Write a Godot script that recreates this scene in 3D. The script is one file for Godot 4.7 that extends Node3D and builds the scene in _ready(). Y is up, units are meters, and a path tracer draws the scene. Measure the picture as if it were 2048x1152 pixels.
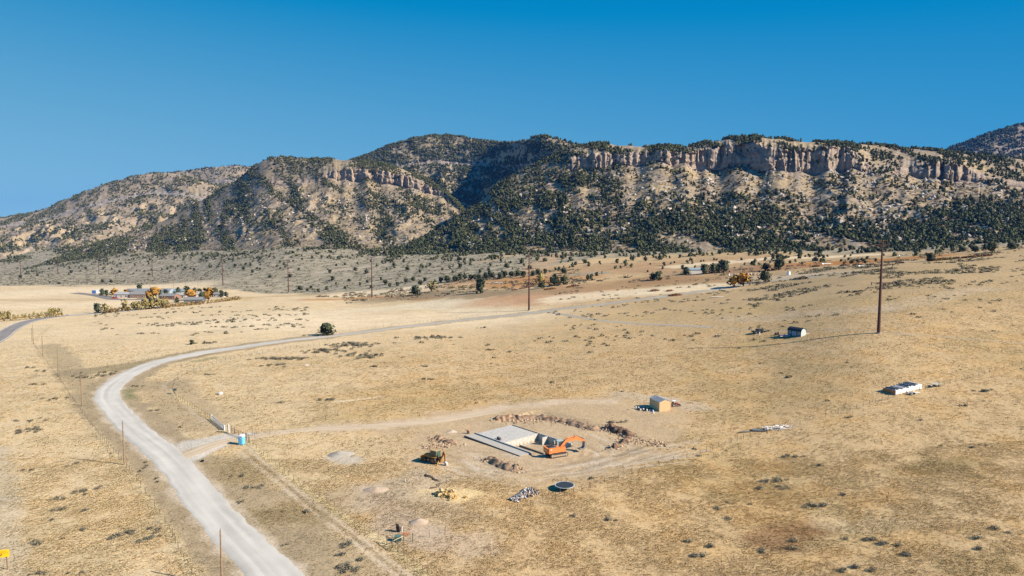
extends Node3D
# A valley of dry grass below a range of juniper hills, seen from about fifty metres up: a house foundation being dug,
# a gravel road that bends past it, fences, sheds, steel transmission poles and a farmstead. x east, -z north, metres.

const EYE := 51.0
const U_KEYS := [-0.95, -0.754, -0.53, -0.33, -0.206, 0.0, 0.35, 0.54, 0.754, 0.95]
const D_KEYS := [60, 150, 250, 330, 410, 570, 700, 900, 1100, 1400, 1900, 2600]
# height of the land: one row per bearing (east over north), one column per distance north
const LAND := [
	[0,0,0,0,-1,-4,-8,-15,-20,-24,20,50],
	[0,0,0,0,-1,-4,-8,-15,-20,-24,28,60],
	[0,0,0,0,-1,-4,-8,-15,-17,16,50,75],
	[0,0,0,0,0,-4,-10,5,23,45,70,90],
	[0,0,0,0,0,-4,-2,10,25,45,70,90],
	[0,0,0,2,3.6,9,15,27,38,50,70,90],
	[0,0,6,13,17,24,30,38,45,55,75,95],
	[0,2,14,23,29,31,34,42,48,60,80,100],
	[0,4,16,28,36,42,43,46,50,60,80,100],
	[0,5,18,30,39,45,46,48,52,62,82,102],]
const NU := 160
const ND := 240
var land := PackedFloat32Array()
var rng := RandomNumberGenerator.new()
var ns := FastNoiseLite.new()     # smooth
var nf := FastNoiseLite.new()     # fractal
var nr := FastNoiseLite.new()     # ridged
var nc := FastNoiseLite.new()     # blocks
var used := {}
var mats := {}
var tex := {}

# ---------------------------------------------------------------- land

func spline(keys: Array, vals: Array, x: float) -> float:
	var n := keys.size()
	x = clampf(x, keys[0], keys[n - 1])
	var i := 0
	while i < n - 2 and x > keys[i + 1]: i += 1
	var i0: int = maxi(i - 1, 0)
	var i3: int = mini(i + 2, n - 1)
	var x1: float = keys[i]
	var x2: float = keys[i + 1]
	var w := x2 - x1
	var t := (x - x1) / w
	var x0: float = keys[i0] if i0 < i else x1 - w
	var x3: float = keys[i3] if i3 > i + 1 else x2 + w
	var p1: float = vals[i]
	var p2: float = vals[i + 1]
	var m1: float = (p2 - vals[i0]) / (x2 - x0) * w
	var m2: float = (vals[i3] - p1) / (x3 - x1) * w
	return (2 * t * t * t - 3 * t * t + 1) * p1 + (t * t * t - 2 * t * t + t) * m1 + (-2 * t * t * t + 3 * t * t) * p2 + (t * t * t - t * t) * m2

func make_land() -> void:
	var lk := []
	for d in D_KEYS: lk.append(log(d))
	var mid := []
	for k in U_KEYS.size():
		var row := []
		for j in ND: row.append(spline(lk, LAND[k], lk[0] + (lk[-1] - lk[0]) * j / (ND - 1)))
		mid.append(row)
	land.resize(NU * ND)
	for j in ND:
		var col := []
		for k in U_KEYS.size(): col.append(mid[k][j])
		for i in NU: land[i * ND + j] = spline(U_KEYS, col, -0.95 + 1.9 * i / (NU - 1))

const LOG0 := 4.0943446
const LOGK := 63.3917   # (ND - 1) / log(2600 / 60)

func elev(x: float, z: float) -> float:
	if z >= -60.0: return 0.0
	var a := clampf((log(-z) - LOG0) * LOGK, 0.0, 238.999)
	var b := clampf((x / -z + 0.95) * 83.68421, 0.0, 158.999)
	var i := int(b)
	var j := int(a)
	b -= i
	a -= j
	var k := i * ND + j
	return lerpf(lerpf(land[k], land[k + 1], a), lerpf(land[k + ND], land[k + ND + 1], a), b)

# the foundation's own frame: origin at its west corner, a runs south-east, b north-east
const FO := Vector2(-12.0, -166.6)
const FA := Vector2(1.7, -151.0)
var fa := (FA - FO).normalized()
var fb := Vector2((FA - FO).normalized().y, -(FA - FO).normalized().x)

func fspot(a: float, b: float) -> Vector2:
	return FO + fa * a + fb * b

const BANK := [Vector2(-5.3, -181.2), Vector2(5.0, -184.3), Vector2(13.2, -182.4), Vector2(18.8, -177.4), Vector2(23.4, -171.9), Vector2(27.1, -168.0), Vector2(25.9, -162.1), Vector2(23.9, -158.0)]

func ground_y(x: float, z: float) -> float:
	var d := -z
	var h := elev(x, z)
	if d < 60.0: return h
	h += ns.get_noise_2d(x * 1.6, z * 1.6) * 0.3 * smoothstep(60.0, 100.0, d)
	if d > 260.0: h += nf.get_noise_2d(x * 0.8, z * 0.8) * 0.7 * smoothstep(260.0, 420.0, d)
	if d < 190.0 and absf(x) < 60.0:
		var q := Vector2(x, z) - FO
		var a := q.dot(fa)
		var b := q.dot(fb)
		if a > 10.9 and a < 25.0 and b > 3.2 and b < 15.1: h -= 1.4 * (1.0 - smoothstep(20.0, 24.0, a))
		elif b > 15.1 and b < 34.0 and a > -6.0 and a < 30.0: h -= 0.5 * smoothstep(15.1, 17.0, b) * (1.0 - smoothstep(30.0, 34.0, b))
	return h

func put(p: Vector2, up := 0.0) -> Vector3:
	return Vector3(p.x, ground_y(p.x, p.y) + up, p.y)

# ---------------------------------------------------------------- things and parts

func numbered(called: String) -> String:
	var n: int = used.get(called, 0)
	used[called] = n + 1
	return called if n == 0 else "%s_%03d" % [called, n]

func thing(called: String, label: String, category: String, at: Vector3, turn := 0.0, group := "") -> Node3D:
	var o := Node3D.new()
	o.name = numbered(called)
	add_child(o)
	o.position = at
	o.rotation.y = turn
	tag(o, label, category, group)
	return o

func tag(o: Node, label: String, category: String, group := "") -> void:
	o.set_meta("label", label)
	o.set_meta("category", category)
	if group: o.set_meta("group", group)

func part(called: String, m: Mesh, mat: Material, parent: Node, at := Transform3D()) -> MeshInstance3D:
	var o := MeshInstance3D.new()
	o.mesh = m
	o.name = called
	if mat: o.material_override = mat
	o.transform = at
	parent.add_child(o, true)
	return o

func single(called: String, m: Mesh, mat: Material, label: String, category: String, at: Vector3, turn := 0.0, group := "") -> MeshInstance3D:
	var o := MeshInstance3D.new()
	o.mesh = m
	o.name = numbered(called)
	o.material_override = mat
	add_child(o)
	o.position = at
	o.rotation.y = turn
	tag(o, label, category, group)
	return o

func struct(called: String, m: Mesh, mat: Material) -> MeshInstance3D:
	var o := MeshInstance3D.new()
	o.mesh = m
	o.name = numbered(called)
	o.material_override = mat
	o.set_meta("kind", "structure")
	add_child(o)
	return o

func copy(o: Node3D, at: Vector3, turn: float, size: float, label: String, group: String, stem := "") -> Node3D:
	var c: Node3D = o.duplicate()
	c.name = numbered(stem if stem else String(o.get_meta("stem")))
	add_child(c)
	c.position = at
	c.rotation = Vector3(0, turn, 0)
	c.scale = Vector3.ONE * size
	c.set_meta("label", label)
	c.set_meta("group", group)
	return c

func scatter(called: String, mesh: Mesh, mat: Material, label: String, category: String, where: Array, tints: Array) -> void:
	var mm := MultiMesh.new()
	mm.transform_format = MultiMesh.TRANSFORM_3D
	mm.use_colors = true
	mm.mesh = mesh
	mm.instance_count = where.size()
	for i in where.size():
		mm.set_instance_transform(i, where[i])
		mm.set_instance_color(i, tints[i])
	var o := MultiMeshInstance3D.new()
	o.multimesh = mm
	o.material_override = mat
	o.name = numbered(called)
	o.set_meta("kind", "stuff")
	tag(o, label, category)
	add_child(o)

# ---------------------------------------------------------------- materials

func lin(r: float, g: float, b: float) -> Color:
	return Color(r, g, b).linear_to_srgb()

func noise_tex(key: String, size: int, freq: float, lo: float, hi: float, octaves := 4) -> Texture2D:
	if tex.has(key): return tex[key]
	var n := FastNoiseLite.new()
	n.seed = key.hash() % 1000
	n.frequency = freq
	n.fractal_octaves = octaves
	var im := n.get_seamless_image(size, size)
	var data := im.get_data()
	var lut := PackedByteArray()
	for i in 256: lut.append(int(clampf(pow(lerpf(lo, hi, smoothstep(0.0, 1.0, i / 255.0)), 1 / 2.2), 0, 1) * 255))
	for i in data.size(): data[i] = lut[data[i]]
	tex[key] = ImageTexture.create_from_image(Image.create_from_data(size, size, false, Image.FORMAT_L8, data))
	return tex[key]

func mat(key: String, r: float, g: float, b: float, rough := 0.8, metal := 0.0) -> StandardMaterial3D:
	if mats.has(key): return mats[key]
	var m := StandardMaterial3D.new()
	m.resource_name = key
	m.albedo_color = lin(r, g, b)
	m.roughness = rough
	m.metallic = metal
	mats[key] = m
	return m

# a worn surface: the colour mottled by a computed noise, seen from every side
func worn(key: String, r: float, g: float, b: float, rough := 0.85, scale := 0.6, lo := 0.6, metal := 0.0) -> StandardMaterial3D:
	if mats.has(key): return mats[key]
	var m := mat(key, r, g, b, rough, metal)
	m.albedo_texture = noise_tex("wear%.2f" % lo, 256, 0.02, lo, 1.0, 5)
	m.uv1_triplanar = true
	m.uv1_scale = Vector3.ONE * scale
	return m

func tinted(key: String, rough := 0.95) -> StandardMaterial3D:
	if mats.has(key): return mats[key]
	var m := mat(key, 1, 1, 1, rough)
	m.vertex_color_use_as_albedo = true
	m.metallic_specular = 0.2
	return m

func leafy(key: String, back := 0.15) -> StandardMaterial3D:
	var m := tinted(key, 0.9)
	m.cull_mode = BaseMaterial3D.CULL_DISABLED
	m.backlight_enabled = true
	m.backlight = Color(back, back, back * 0.6)
	return m

# ---------------------------------------------------------------- shapes

class Shape:
	var st := SurfaceTool.new()
	func _init() -> void:
		st.begin(Mesh.PRIMITIVE_TRIANGLES)
	func v(p: Vector3, n: Vector3) -> void:
		st.set_normal(n)
		st.add_vertex(p)
	func tri(a: Vector3, b: Vector3, c: Vector3) -> void:   # counter-clockwise from outside
		var n := (b - a).cross(c - a).normalized()
		v(a, n); v(c, n); v(b, n)
	func quad(a: Vector3, b: Vector3, c: Vector3, d: Vector3) -> void:
		tri(a, b, c); tri(a, c, d)
	func box(c: Vector3, s: Vector3, turn := Basis(), bevel := 0.0) -> Shape:
		var h := s * 0.5
		if bevel > 0.0:
			var pl := PackedVector2Array()
			for k in [[1, 1], [-1, 1], [-1, -1], [1, -1]]:
				var cx: float = k[0] * (h.x - bevel)
				var cy: float = k[1] * (h.y - bevel)
				var f := Vector2(cx + k[0] * bevel, cy)
				var g := Vector2(cx, cy + k[1] * bevel)
				pl.append_array([f, g] if k[0] * k[1] > 0 else [g, f])
			return prism(pl, -h.z, h.z, Transform3D(turn, c))
		var p := []
		for i in 8: p.append(c + turn * Vector3(h.x if i & 1 else -h.x, h.y if i & 2 else -h.y, h.z if i & 4 else -h.z))
		quad(p[4], p[5], p[7], p[6]); quad(p[1], p[0], p[2], p[3])
		quad(p[5], p[1], p[3], p[7]); quad(p[0], p[4], p[6], p[2])
		quad(p[6], p[7], p[3], p[2]); quad(p[0], p[1], p[5], p[4])
		return self
	func tube(a: Vector3, b: Vector3, r0: float, r1: float, n := 8, caps := true) -> Shape:
		var y := (b - a).normalized()
		var x := y.cross(Vector3.RIGHT if absf(y.x) < 0.8 else Vector3.UP).normalized()
		var z := x.cross(y)
		for i in n:
			var t0 := TAU * i / n
			var t1 := TAU * (i + 1) / n
			var n0 := x * cos(t0) - z * sin(t0)
			var n1 := x * cos(t1) - z * sin(t1)
			v(a + n0 * r0, n0); v(b + n1 * r1, n1); v(a + n1 * r0, n1)
			v(a + n0 * r0, n0); v(b + n0 * r1, n0); v(b + n1 * r1, n1)
			if caps:
				tri(b, b + n0 * r1, b + n1 * r1); tri(a, a + n1 * r0, a + n0 * r0)
		return self
	func prism(poly: PackedVector2Array, z0: float, z1: float, xf := Transform3D()) -> Shape:
		if Geometry2D.is_polygon_clockwise(poly): poly.reverse()
		# Geometry2D counts y downwards: what it calls clockwise is counter-clockwise with y up
		var area := 0.0
		for i in poly.size(): area += poly[i].cross(poly[(i + 1) % poly.size()])
		if area < 0: poly.reverse()
		var t := Geometry2D.triangulate_polygon(poly)
		for k in range(0, t.size(), 3):
			var a := poly[t[k]]
			var b := poly[t[k + 1]]
			var c := poly[t[k + 2]]
			if (b - a).cross(c - a) < 0:
				var w := b
				b = c
				c = w
			tri(xf * Vector3(a.x, a.y, z1), xf * Vector3(b.x, b.y, z1), xf * Vector3(c.x, c.y, z1))
			tri(xf * Vector3(a.x, a.y, z0), xf * Vector3(c.x, c.y, z0), xf * Vector3(b.x, b.y, z0))
		for i in poly.size():
			var a := poly[i]
			var b := poly[(i + 1) % poly.size()]
			quad(xf * Vector3(a.x, a.y, z0), xf * Vector3(b.x, b.y, z0), xf * Vector3(b.x, b.y, z1), xf * Vector3(a.x, a.y, z1))
		return self
	# a lumpy rounded body
	func blob(c: Vector3, r: Vector3, noise: FastNoiseLite, rough: float, rings := 6, segs := 9) -> Shape:
		var p := []
		for i in rings + 1:
			var row := []
			for j in segs:
				var th := PI * i / rings
				var ph := TAU * j / segs
				var d := Vector3(sin(th) * cos(ph), cos(th), sin(th) * sin(ph))
				row.append(c + d * r * (1.0 + rough * noise.get_noise_3dv((d + c * 3.1) * 60.0)))
			p.append(row)
		for i in rings:
			for j in segs:
				var k := (j + 1) % segs
				if i > 0: tri(p[i][j], p[i][k], p[i + 1][j])
				if i < rings - 1: tri(p[i][k], p[i + 1][k], p[i + 1][j])
		return self
	func mesh() -> ArrayMesh:
		return st.commit()

func slab(s: Vector3, c := Vector3.ZERO, bevel := 0.0) -> Mesh:
	return Shape.new().box(c, s, Basis(), bevel).mesh()

func rod(a: Vector3, b: Vector3, r: float, n := 6) -> Mesh:
	return Shape.new().tube(a, b, r, r, n).mesh()

func poly(pts: Array) -> PackedVector2Array:
	var o := PackedVector2Array()
	for k in range(0, pts.size(), 2): o.append(Vector2(pts[k], pts[k + 1]))
	return o

# a grid of points as one smooth sheet; p holds rows * cols points, columns running east and rows away (or up)
func sheet(p: PackedVector3Array, c: PackedColorArray, cols: int, rows: int, uv_scale: float) -> ArrayMesh:
	var n := PackedVector3Array()
	n.resize(p.size())
	var uv := PackedVector2Array()
	uv.resize(p.size())
	for j in rows:
		for i in cols:
			var k := j * cols + i
			var e := p[k + 1 if i < cols - 1 else k] - p[k - 1 if i > 0 else k]
			var f := p[k + cols if j < rows - 1 else k] - p[k - cols if j > 0 else k]
			n[k] = e.cross(f).normalized()
			uv[k] = Vector2(p[k].x, p[k].z) * uv_scale
	var ix := PackedInt32Array()
	ix.resize((cols - 1) * (rows - 1) * 6)
	var q := 0
	for j in rows - 1:
		for i in cols - 1:
			var k := j * cols + i
			ix[q] = k; ix[q + 1] = k + cols; ix[q + 2] = k + 1
			ix[q + 3] = k + 1; ix[q + 4] = k + cols; ix[q + 5] = k + cols + 1
			q += 6
	var a := []
	a.resize(Mesh.ARRAY_MAX)
	a[Mesh.ARRAY_VERTEX] = p
	a[Mesh.ARRAY_NORMAL] = n
	a[Mesh.ARRAY_COLOR] = c
	a[Mesh.ARRAY_TEX_UV] = uv
	a[Mesh.ARRAY_INDEX] = ix
	var m := ArrayMesh.new()
	m.add_surface_from_arrays(Mesh.PRIMITIVE_TRIANGLES, a)
	return m

# ---------------------------------------------------------------- the colours of the ground, laid out on two maps

class Paint:
	var x0: float; var d0: float; var cell: float; var w: int; var h: int
	var c := PackedColorArray()
	var bare := PackedFloat32Array()
	func _init(ax: float, bx: float, ad: float, bd: float, size: float) -> void:
		x0 = ax; d0 = ad; cell = size
		w = int((bx - ax) / size); h = int((bd - ad) / size)
		c.resize(w * h); c.fill(Color(0, 0, 0, 0))
		bare.resize(w * h)
	func blend(k: int, col: Color, s: float, b: float) -> void:
		var o := c[k]
		var na := o.a + (1.0 - o.a) * s
		if na <= 0.0: return
		var t := s / na
		c[k] = Color(lerpf(o.r, col.r, t), lerpf(o.g, col.g, t), lerpf(o.b, col.b, t), na)
		bare[k] = lerpf(bare[k], b, s)
	func dab(a: Vector2, b: Vector2, r: float, col: Color, s: float, soft: float, bareness: float, noise: FastNoiseLite, rough: float) -> void:
		var m := r + soft + rough
		var i0 := maxi(0, int((minf(a.x, b.x) - m - x0) / cell))
		var i1 := mini(w - 1, int((maxf(a.x, b.x) + m - x0) / cell))
		var j0 := maxi(0, int((minf(-a.y, -b.y) - m - d0) / cell))
		var j1 := mini(h - 1, int((maxf(-a.y, -b.y) + m - d0) / cell))
		var ab := b - a
		var l := maxf(ab.length_squared(), 1e-6)
		for j in range(j0, j1 + 1):
			for i in range(i0, i1 + 1):
				var p := Vector2(x0 + (i + 0.5) * cell, -(d0 + (j + 0.5) * cell))
				var t := clampf((p - a).dot(ab) / l, 0.0, 1.0)
				var d := p.distance_to(a + ab * t)
				if d > m: continue
				d += noise.get_noise_2d(p.x * 12.0, p.y * 12.0) * rough
				var e := 1.0 - smoothstep(r - soft, r + soft, d)
				if e > 0.0: blend(j * w + i, col, e * s, bareness)
	func area(pl: PackedVector2Array, col: Color, s: float, soft: float, bareness: float, noise: FastNoiseLite, rough: float) -> void:
		var lo := pl[0]
		var hi := pl[0]
		for p in pl:
			lo = lo.min(p); hi = hi.max(p)
		var m := soft + rough
		for j in range(maxi(0, int((-hi.y - m - d0) / cell)), mini(h - 1, int((-lo.y + m - d0) / cell)) + 1):
			for i in range(maxi(0, int((lo.x - m - x0) / cell)), mini(w - 1, int((hi.x + m - x0) / cell)) + 1):
				var p := Vector2(x0 + (i + 0.5) * cell, -(d0 + (j + 0.5) * cell))
				var d := 1e9
				for k in pl.size(): d = minf(d, p.distance_squared_to(Geometry2D.get_closest_point_to_segment(p, pl[k], pl[(k + 1) % pl.size()])))
				d = sqrt(d)
				if Geometry2D.is_point_in_polygon(p, pl): d = -d
				if d > m: continue
				d += noise.get_noise_2d(p.x * 8.0, p.y * 8.0) * rough
				var e := 1.0 - smoothstep(-soft, soft, d)
				if e > 0.0: blend(j * w + i, col, e * s, bareness)
	func at(x: float, d: float) -> Color:
		var a := (x - x0) / cell - 0.5
		var b := (d - d0) / cell - 0.5
		if a < 0.0 or b < 0.0 or a >= w - 1 or b >= h - 1: return Color(0, 0, 0, 0)
		var i := int(a)
		var j := int(b)
		var k := j * w + i
		a -= i
		b -= j
		return c[k].lerp(c[k + 1], a).lerp(c[k + w].lerp(c[k + w + 1], a), b)
	func bare_at(x: float, d: float) -> float:
		var i := int((x - x0) / cell)
		var j := int((d - d0) / cell)
		if i < 0 or j < 0 or i >= w or j >= h: return 0.0
		return bare[j * w + i]

var near_map: Paint
var far_map: Paint

const DRY := Color(0.535, 0.385, 0.21)
const PALE := Color(0.6, 0.475, 0.295)
const OCHRE := Color(0.47, 0.30, 0.125)
const OLIVE := Color(0.41, 0.3, 0.14)
const SOIL := Color(0.46, 0.345, 0.215)
const VERGE := Color(0.36, 0.28, 0.175)
const GRAVEL := Color(0.55, 0.525, 0.475)
const DUST := Color(0.5, 0.41, 0.3)
const SAGE := Color(0.3, 0.265, 0.185)
const RUST := Color(0.4, 0.185, 0.06)
const CREAM := Color(0.69, 0.56, 0.375)
const GREEN := Color(0.2, 0.21, 0.09)

func line(map: Paint, pts: Array, r: float, col: Color, s := 1.0, soft := 0.6, bareness := 1.0, rough := 0.5) -> void:
	for k in pts.size() - 1: map.dab(pts[k], pts[k + 1], r, col, s, soft, bareness, ns, rough)

const SAGE_EDGE := [Vector2(-0.757, 804), Vector2(-0.535, 827), Vector2(-0.343, 674), Vector2(-0.195, 619), Vector2(-0.092, 590), Vector2(-0.018, 598), Vector2(0.056, 695), Vector2(0.130, 747), Vector2(0.277, 740), Vector2(0.753, 537)]

func ground_col(x: float, d: float, u: float) -> Color:
	var n1 := nf.get_noise_2d(x * 1.1, d * 1.1)
	var n2 := nf.get_noise_2d(x * 6.0 + 500.0, d * 6.0)
	var n3 := ns.get_noise_2d(x * 45.0, d * 45.0)
	var left := smoothstep(0.02, -0.42, u + n1 * 0.12)
	var c := DRY.lerp(PALE, left * 0.85)
	c = c.lerp(OCHRE, clampf(n2 * 1.2 + 0.05 + n1 * 0.5, 0.0, 0.5) * (1.0 - left * 0.6))
	c = c.lerp(OLIVE, clampf(n1 * 1.2 - 0.1 - n2 * 0.8, 0.0, 0.4) * (1.0 - left * 0.5))
	if d > 230.0:
		var fp := smoothstep(230.0, 330.0, d)
		c = c.lerp(CREAM.lerp(DRY, smoothstep(-0.1, 0.25, u)), fp * 0.3 * smoothstep(0.5, 0.0, u))
		c = c.lerp(Color(0.4, 0.295, 0.165), fp * 0.7 * smoothstep(0.05, 0.4, u + n1 * 0.1))
		var de := 0.0
		for k in SAGE_EDGE.size() - 1:
			var a: Vector2 = SAGE_EDGE[k]
			var b: Vector2 = SAGE_EDGE[k + 1]
			if u < b.x or k == SAGE_EDGE.size() - 2:
				de = lerpf(a.y, b.y, clampf((u - a.x) / (b.x - a.x), 0.0, 1.0))
				break
		var sg := smoothstep(de - 15.0, de + 15.0, d + n1 * 50.0)
		c = c.lerp(SAGE.lerp(DUST, clampf(n2 * 0.9 + 0.05, 0.0, 0.6)), sg)
		var f := far_map.at(x + n2 * 4.0, d + n1 * 8.0)
		c = c.lerp(Color(f.r, f.g, f.b), f.a)
	if d < 428.0:
		var p := near_map.at(x, d)
		if p.a > 0.0: c = c.lerp(Color(p.r, p.g, p.b), p.a)
	var v := 1.0 + 0.12 * n3 + 0.14 * n2
	return Color(c.r * v, c.g * v, c.b * v)

# ---------------------------------------------------------------- the setting

const ROAD := [Vector2(-19.2, -76.4), Vector2(-35.4, -97.2), Vector2(-46.0, -110.0), Vector2(-59.0, -126.1), Vector2(-75.5, -147.3), Vector2(-93.6, -167.9), Vector2(-105.3, -181.6), Vector2(-123.3, -203.8), Vector2(-129.2, -213.5), Vector2(-133.3, -222.8), Vector2(-138.5, -242.0), Vector2(-140.1, -263.7), Vector2(-132.4, -284.7), Vector2(-118.6, -304.0), Vector2(-108.9, -315.4), Vector2(-93.7, -328.0), Vector2(-71.0, -348.8), Vector2(-47.5, -367.3), Vector2(-21.1, -384.9), Vector2(9.9, -393.4), Vector2(37.6, -402.9), Vector2(84.3, -412.4), Vector2(117.3, -421.6), Vector2(153.2, -435.4), Vector2(175.6, -435.5), Vector2(189.8, -417.2)]
const DRIVE := [Vector2(-76.1, -147.3), Vector2(-73.5, -154.9), Vector2(-71.0, -161.3), Vector2(-65.4, -165.8), Vector2(-59.4, -170.0), Vector2(-50.0, -173.1), Vector2(-40.0, -174.9), Vector2(-29.9, -177.4), Vector2(-22.2, -180.5), Vector2(-13.2, -186.4), Vector2(-3.5, -192.9)]
const HIGHWAY := [Vector2(-198.4, -232.0), Vector2(-224.4, -277.6), Vector2(-250.7, -329.1), Vector2(-269.2, -362.7), Vector2(-280.5, -392.7), Vector2(-280.0, -417.5), Vector2(-271.6, -439.0), Vector2(-259.9, -458.8), Vector2(-252.5, -483.9)]
const VILLAGE := [Vector2(-410.8, -635.3), Vector2(-376.1, -605.8), Vector2(-340.6, -568.8), Vector2(-316.5, -552.3), Vector2(-296.0, -552.2), Vector2(-254.3, -568.7)]
const TRACK := [Vector2(19.5, -398.5), Vector2(29.6, -376.3), Vector2(40.8, -352.0), Vector2(55.8, -332.6), Vector2(88.4, -300.5)]

func smooth_path(pts: Array, step: float) -> PackedVector2Array:
	var cv := Curve2D.new()
	for i in pts.size():
		var a: Vector2 = pts[maxi(i - 1, 0)]
		var b: Vector2 = pts[mini(i + 1, pts.size() - 1)]
		var p: Vector2 = pts[i]
		var t := (b - a).normalized()
		cv.add_point(p, -t * p.distance_to(a) * 0.33, t * p.distance_to(b) * 0.33)
	cv.bake_interval = step
	return cv.get_baked_points()

# a road as a sheet over the land; its edges wander and its crown is a little lighter where tyres run
func ribbon(pts: Array, width: float, up: float, base: Color, wander: float, tracks: Array, step := 1.0, worn_far := Color(0, 0, 0, 0)) -> Mesh:
	var path := smooth_path(pts, step)
	var cols := 17
	var p := PackedVector3Array()
	var c := PackedColorArray()
	var paint := base
	for j in path.size():
		var t := (path[mini(j + 1, path.size() - 1)] - path[maxi(j - 1, 0)]).normalized()
		var r := Vector2(-t.y, t.x)
		var s := j * step
		if worn_far.a > 0.0:
			base = paint.lerp(worn_far, smoothstep(270.0, 400.0, -path[j].y))
			width = lerpf(7.0, 5.0, smoothstep(270.0, 400.0, -path[j].y))
		var wl := width * 0.5 + wander * (nf.get_noise_2d(s * 9.0, 11.0) + 0.15 * ns.get_noise_2d(s * 40.0, 70.0))
		var wr := width * 0.5 + wander * (nf.get_noise_2d(s * 9.0, 311.0) + 0.15 * ns.get_noise_2d(s * 40.0, 470.0))
		for i in cols:
			var f := 2.0 * i / (cols - 1) - 1.0
			var q := path[j] + r * f * (wr if f > 0 else wl)
			var e := 1.0 - absf(f)
			p.append(Vector3(q.x, ground_y(q.x, q.y) + up * smoothstep(0.0, 0.12, e) - 0.02 * (1.0 - smoothstep(0.0, 0.06, e)), q.y))
			var k := 0.9 + 0.12 * ns.get_noise_2d(f * 200.0, s * 2.0) + 0.08 * nf.get_noise_2d(q.x * 15.0, q.y * 15.0)
			for w in tracks: k += 0.1 * (1.0 - smoothstep(0.0, 0.16, absf(f - w)))
			if e < 0.2: k -= 0.12 * (0.2 - e) / 0.2
			c.append(Color(base.r * k, base.g * k, base.b * k))
	return sheet(p, c, cols, path.size(), 0.25)

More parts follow.
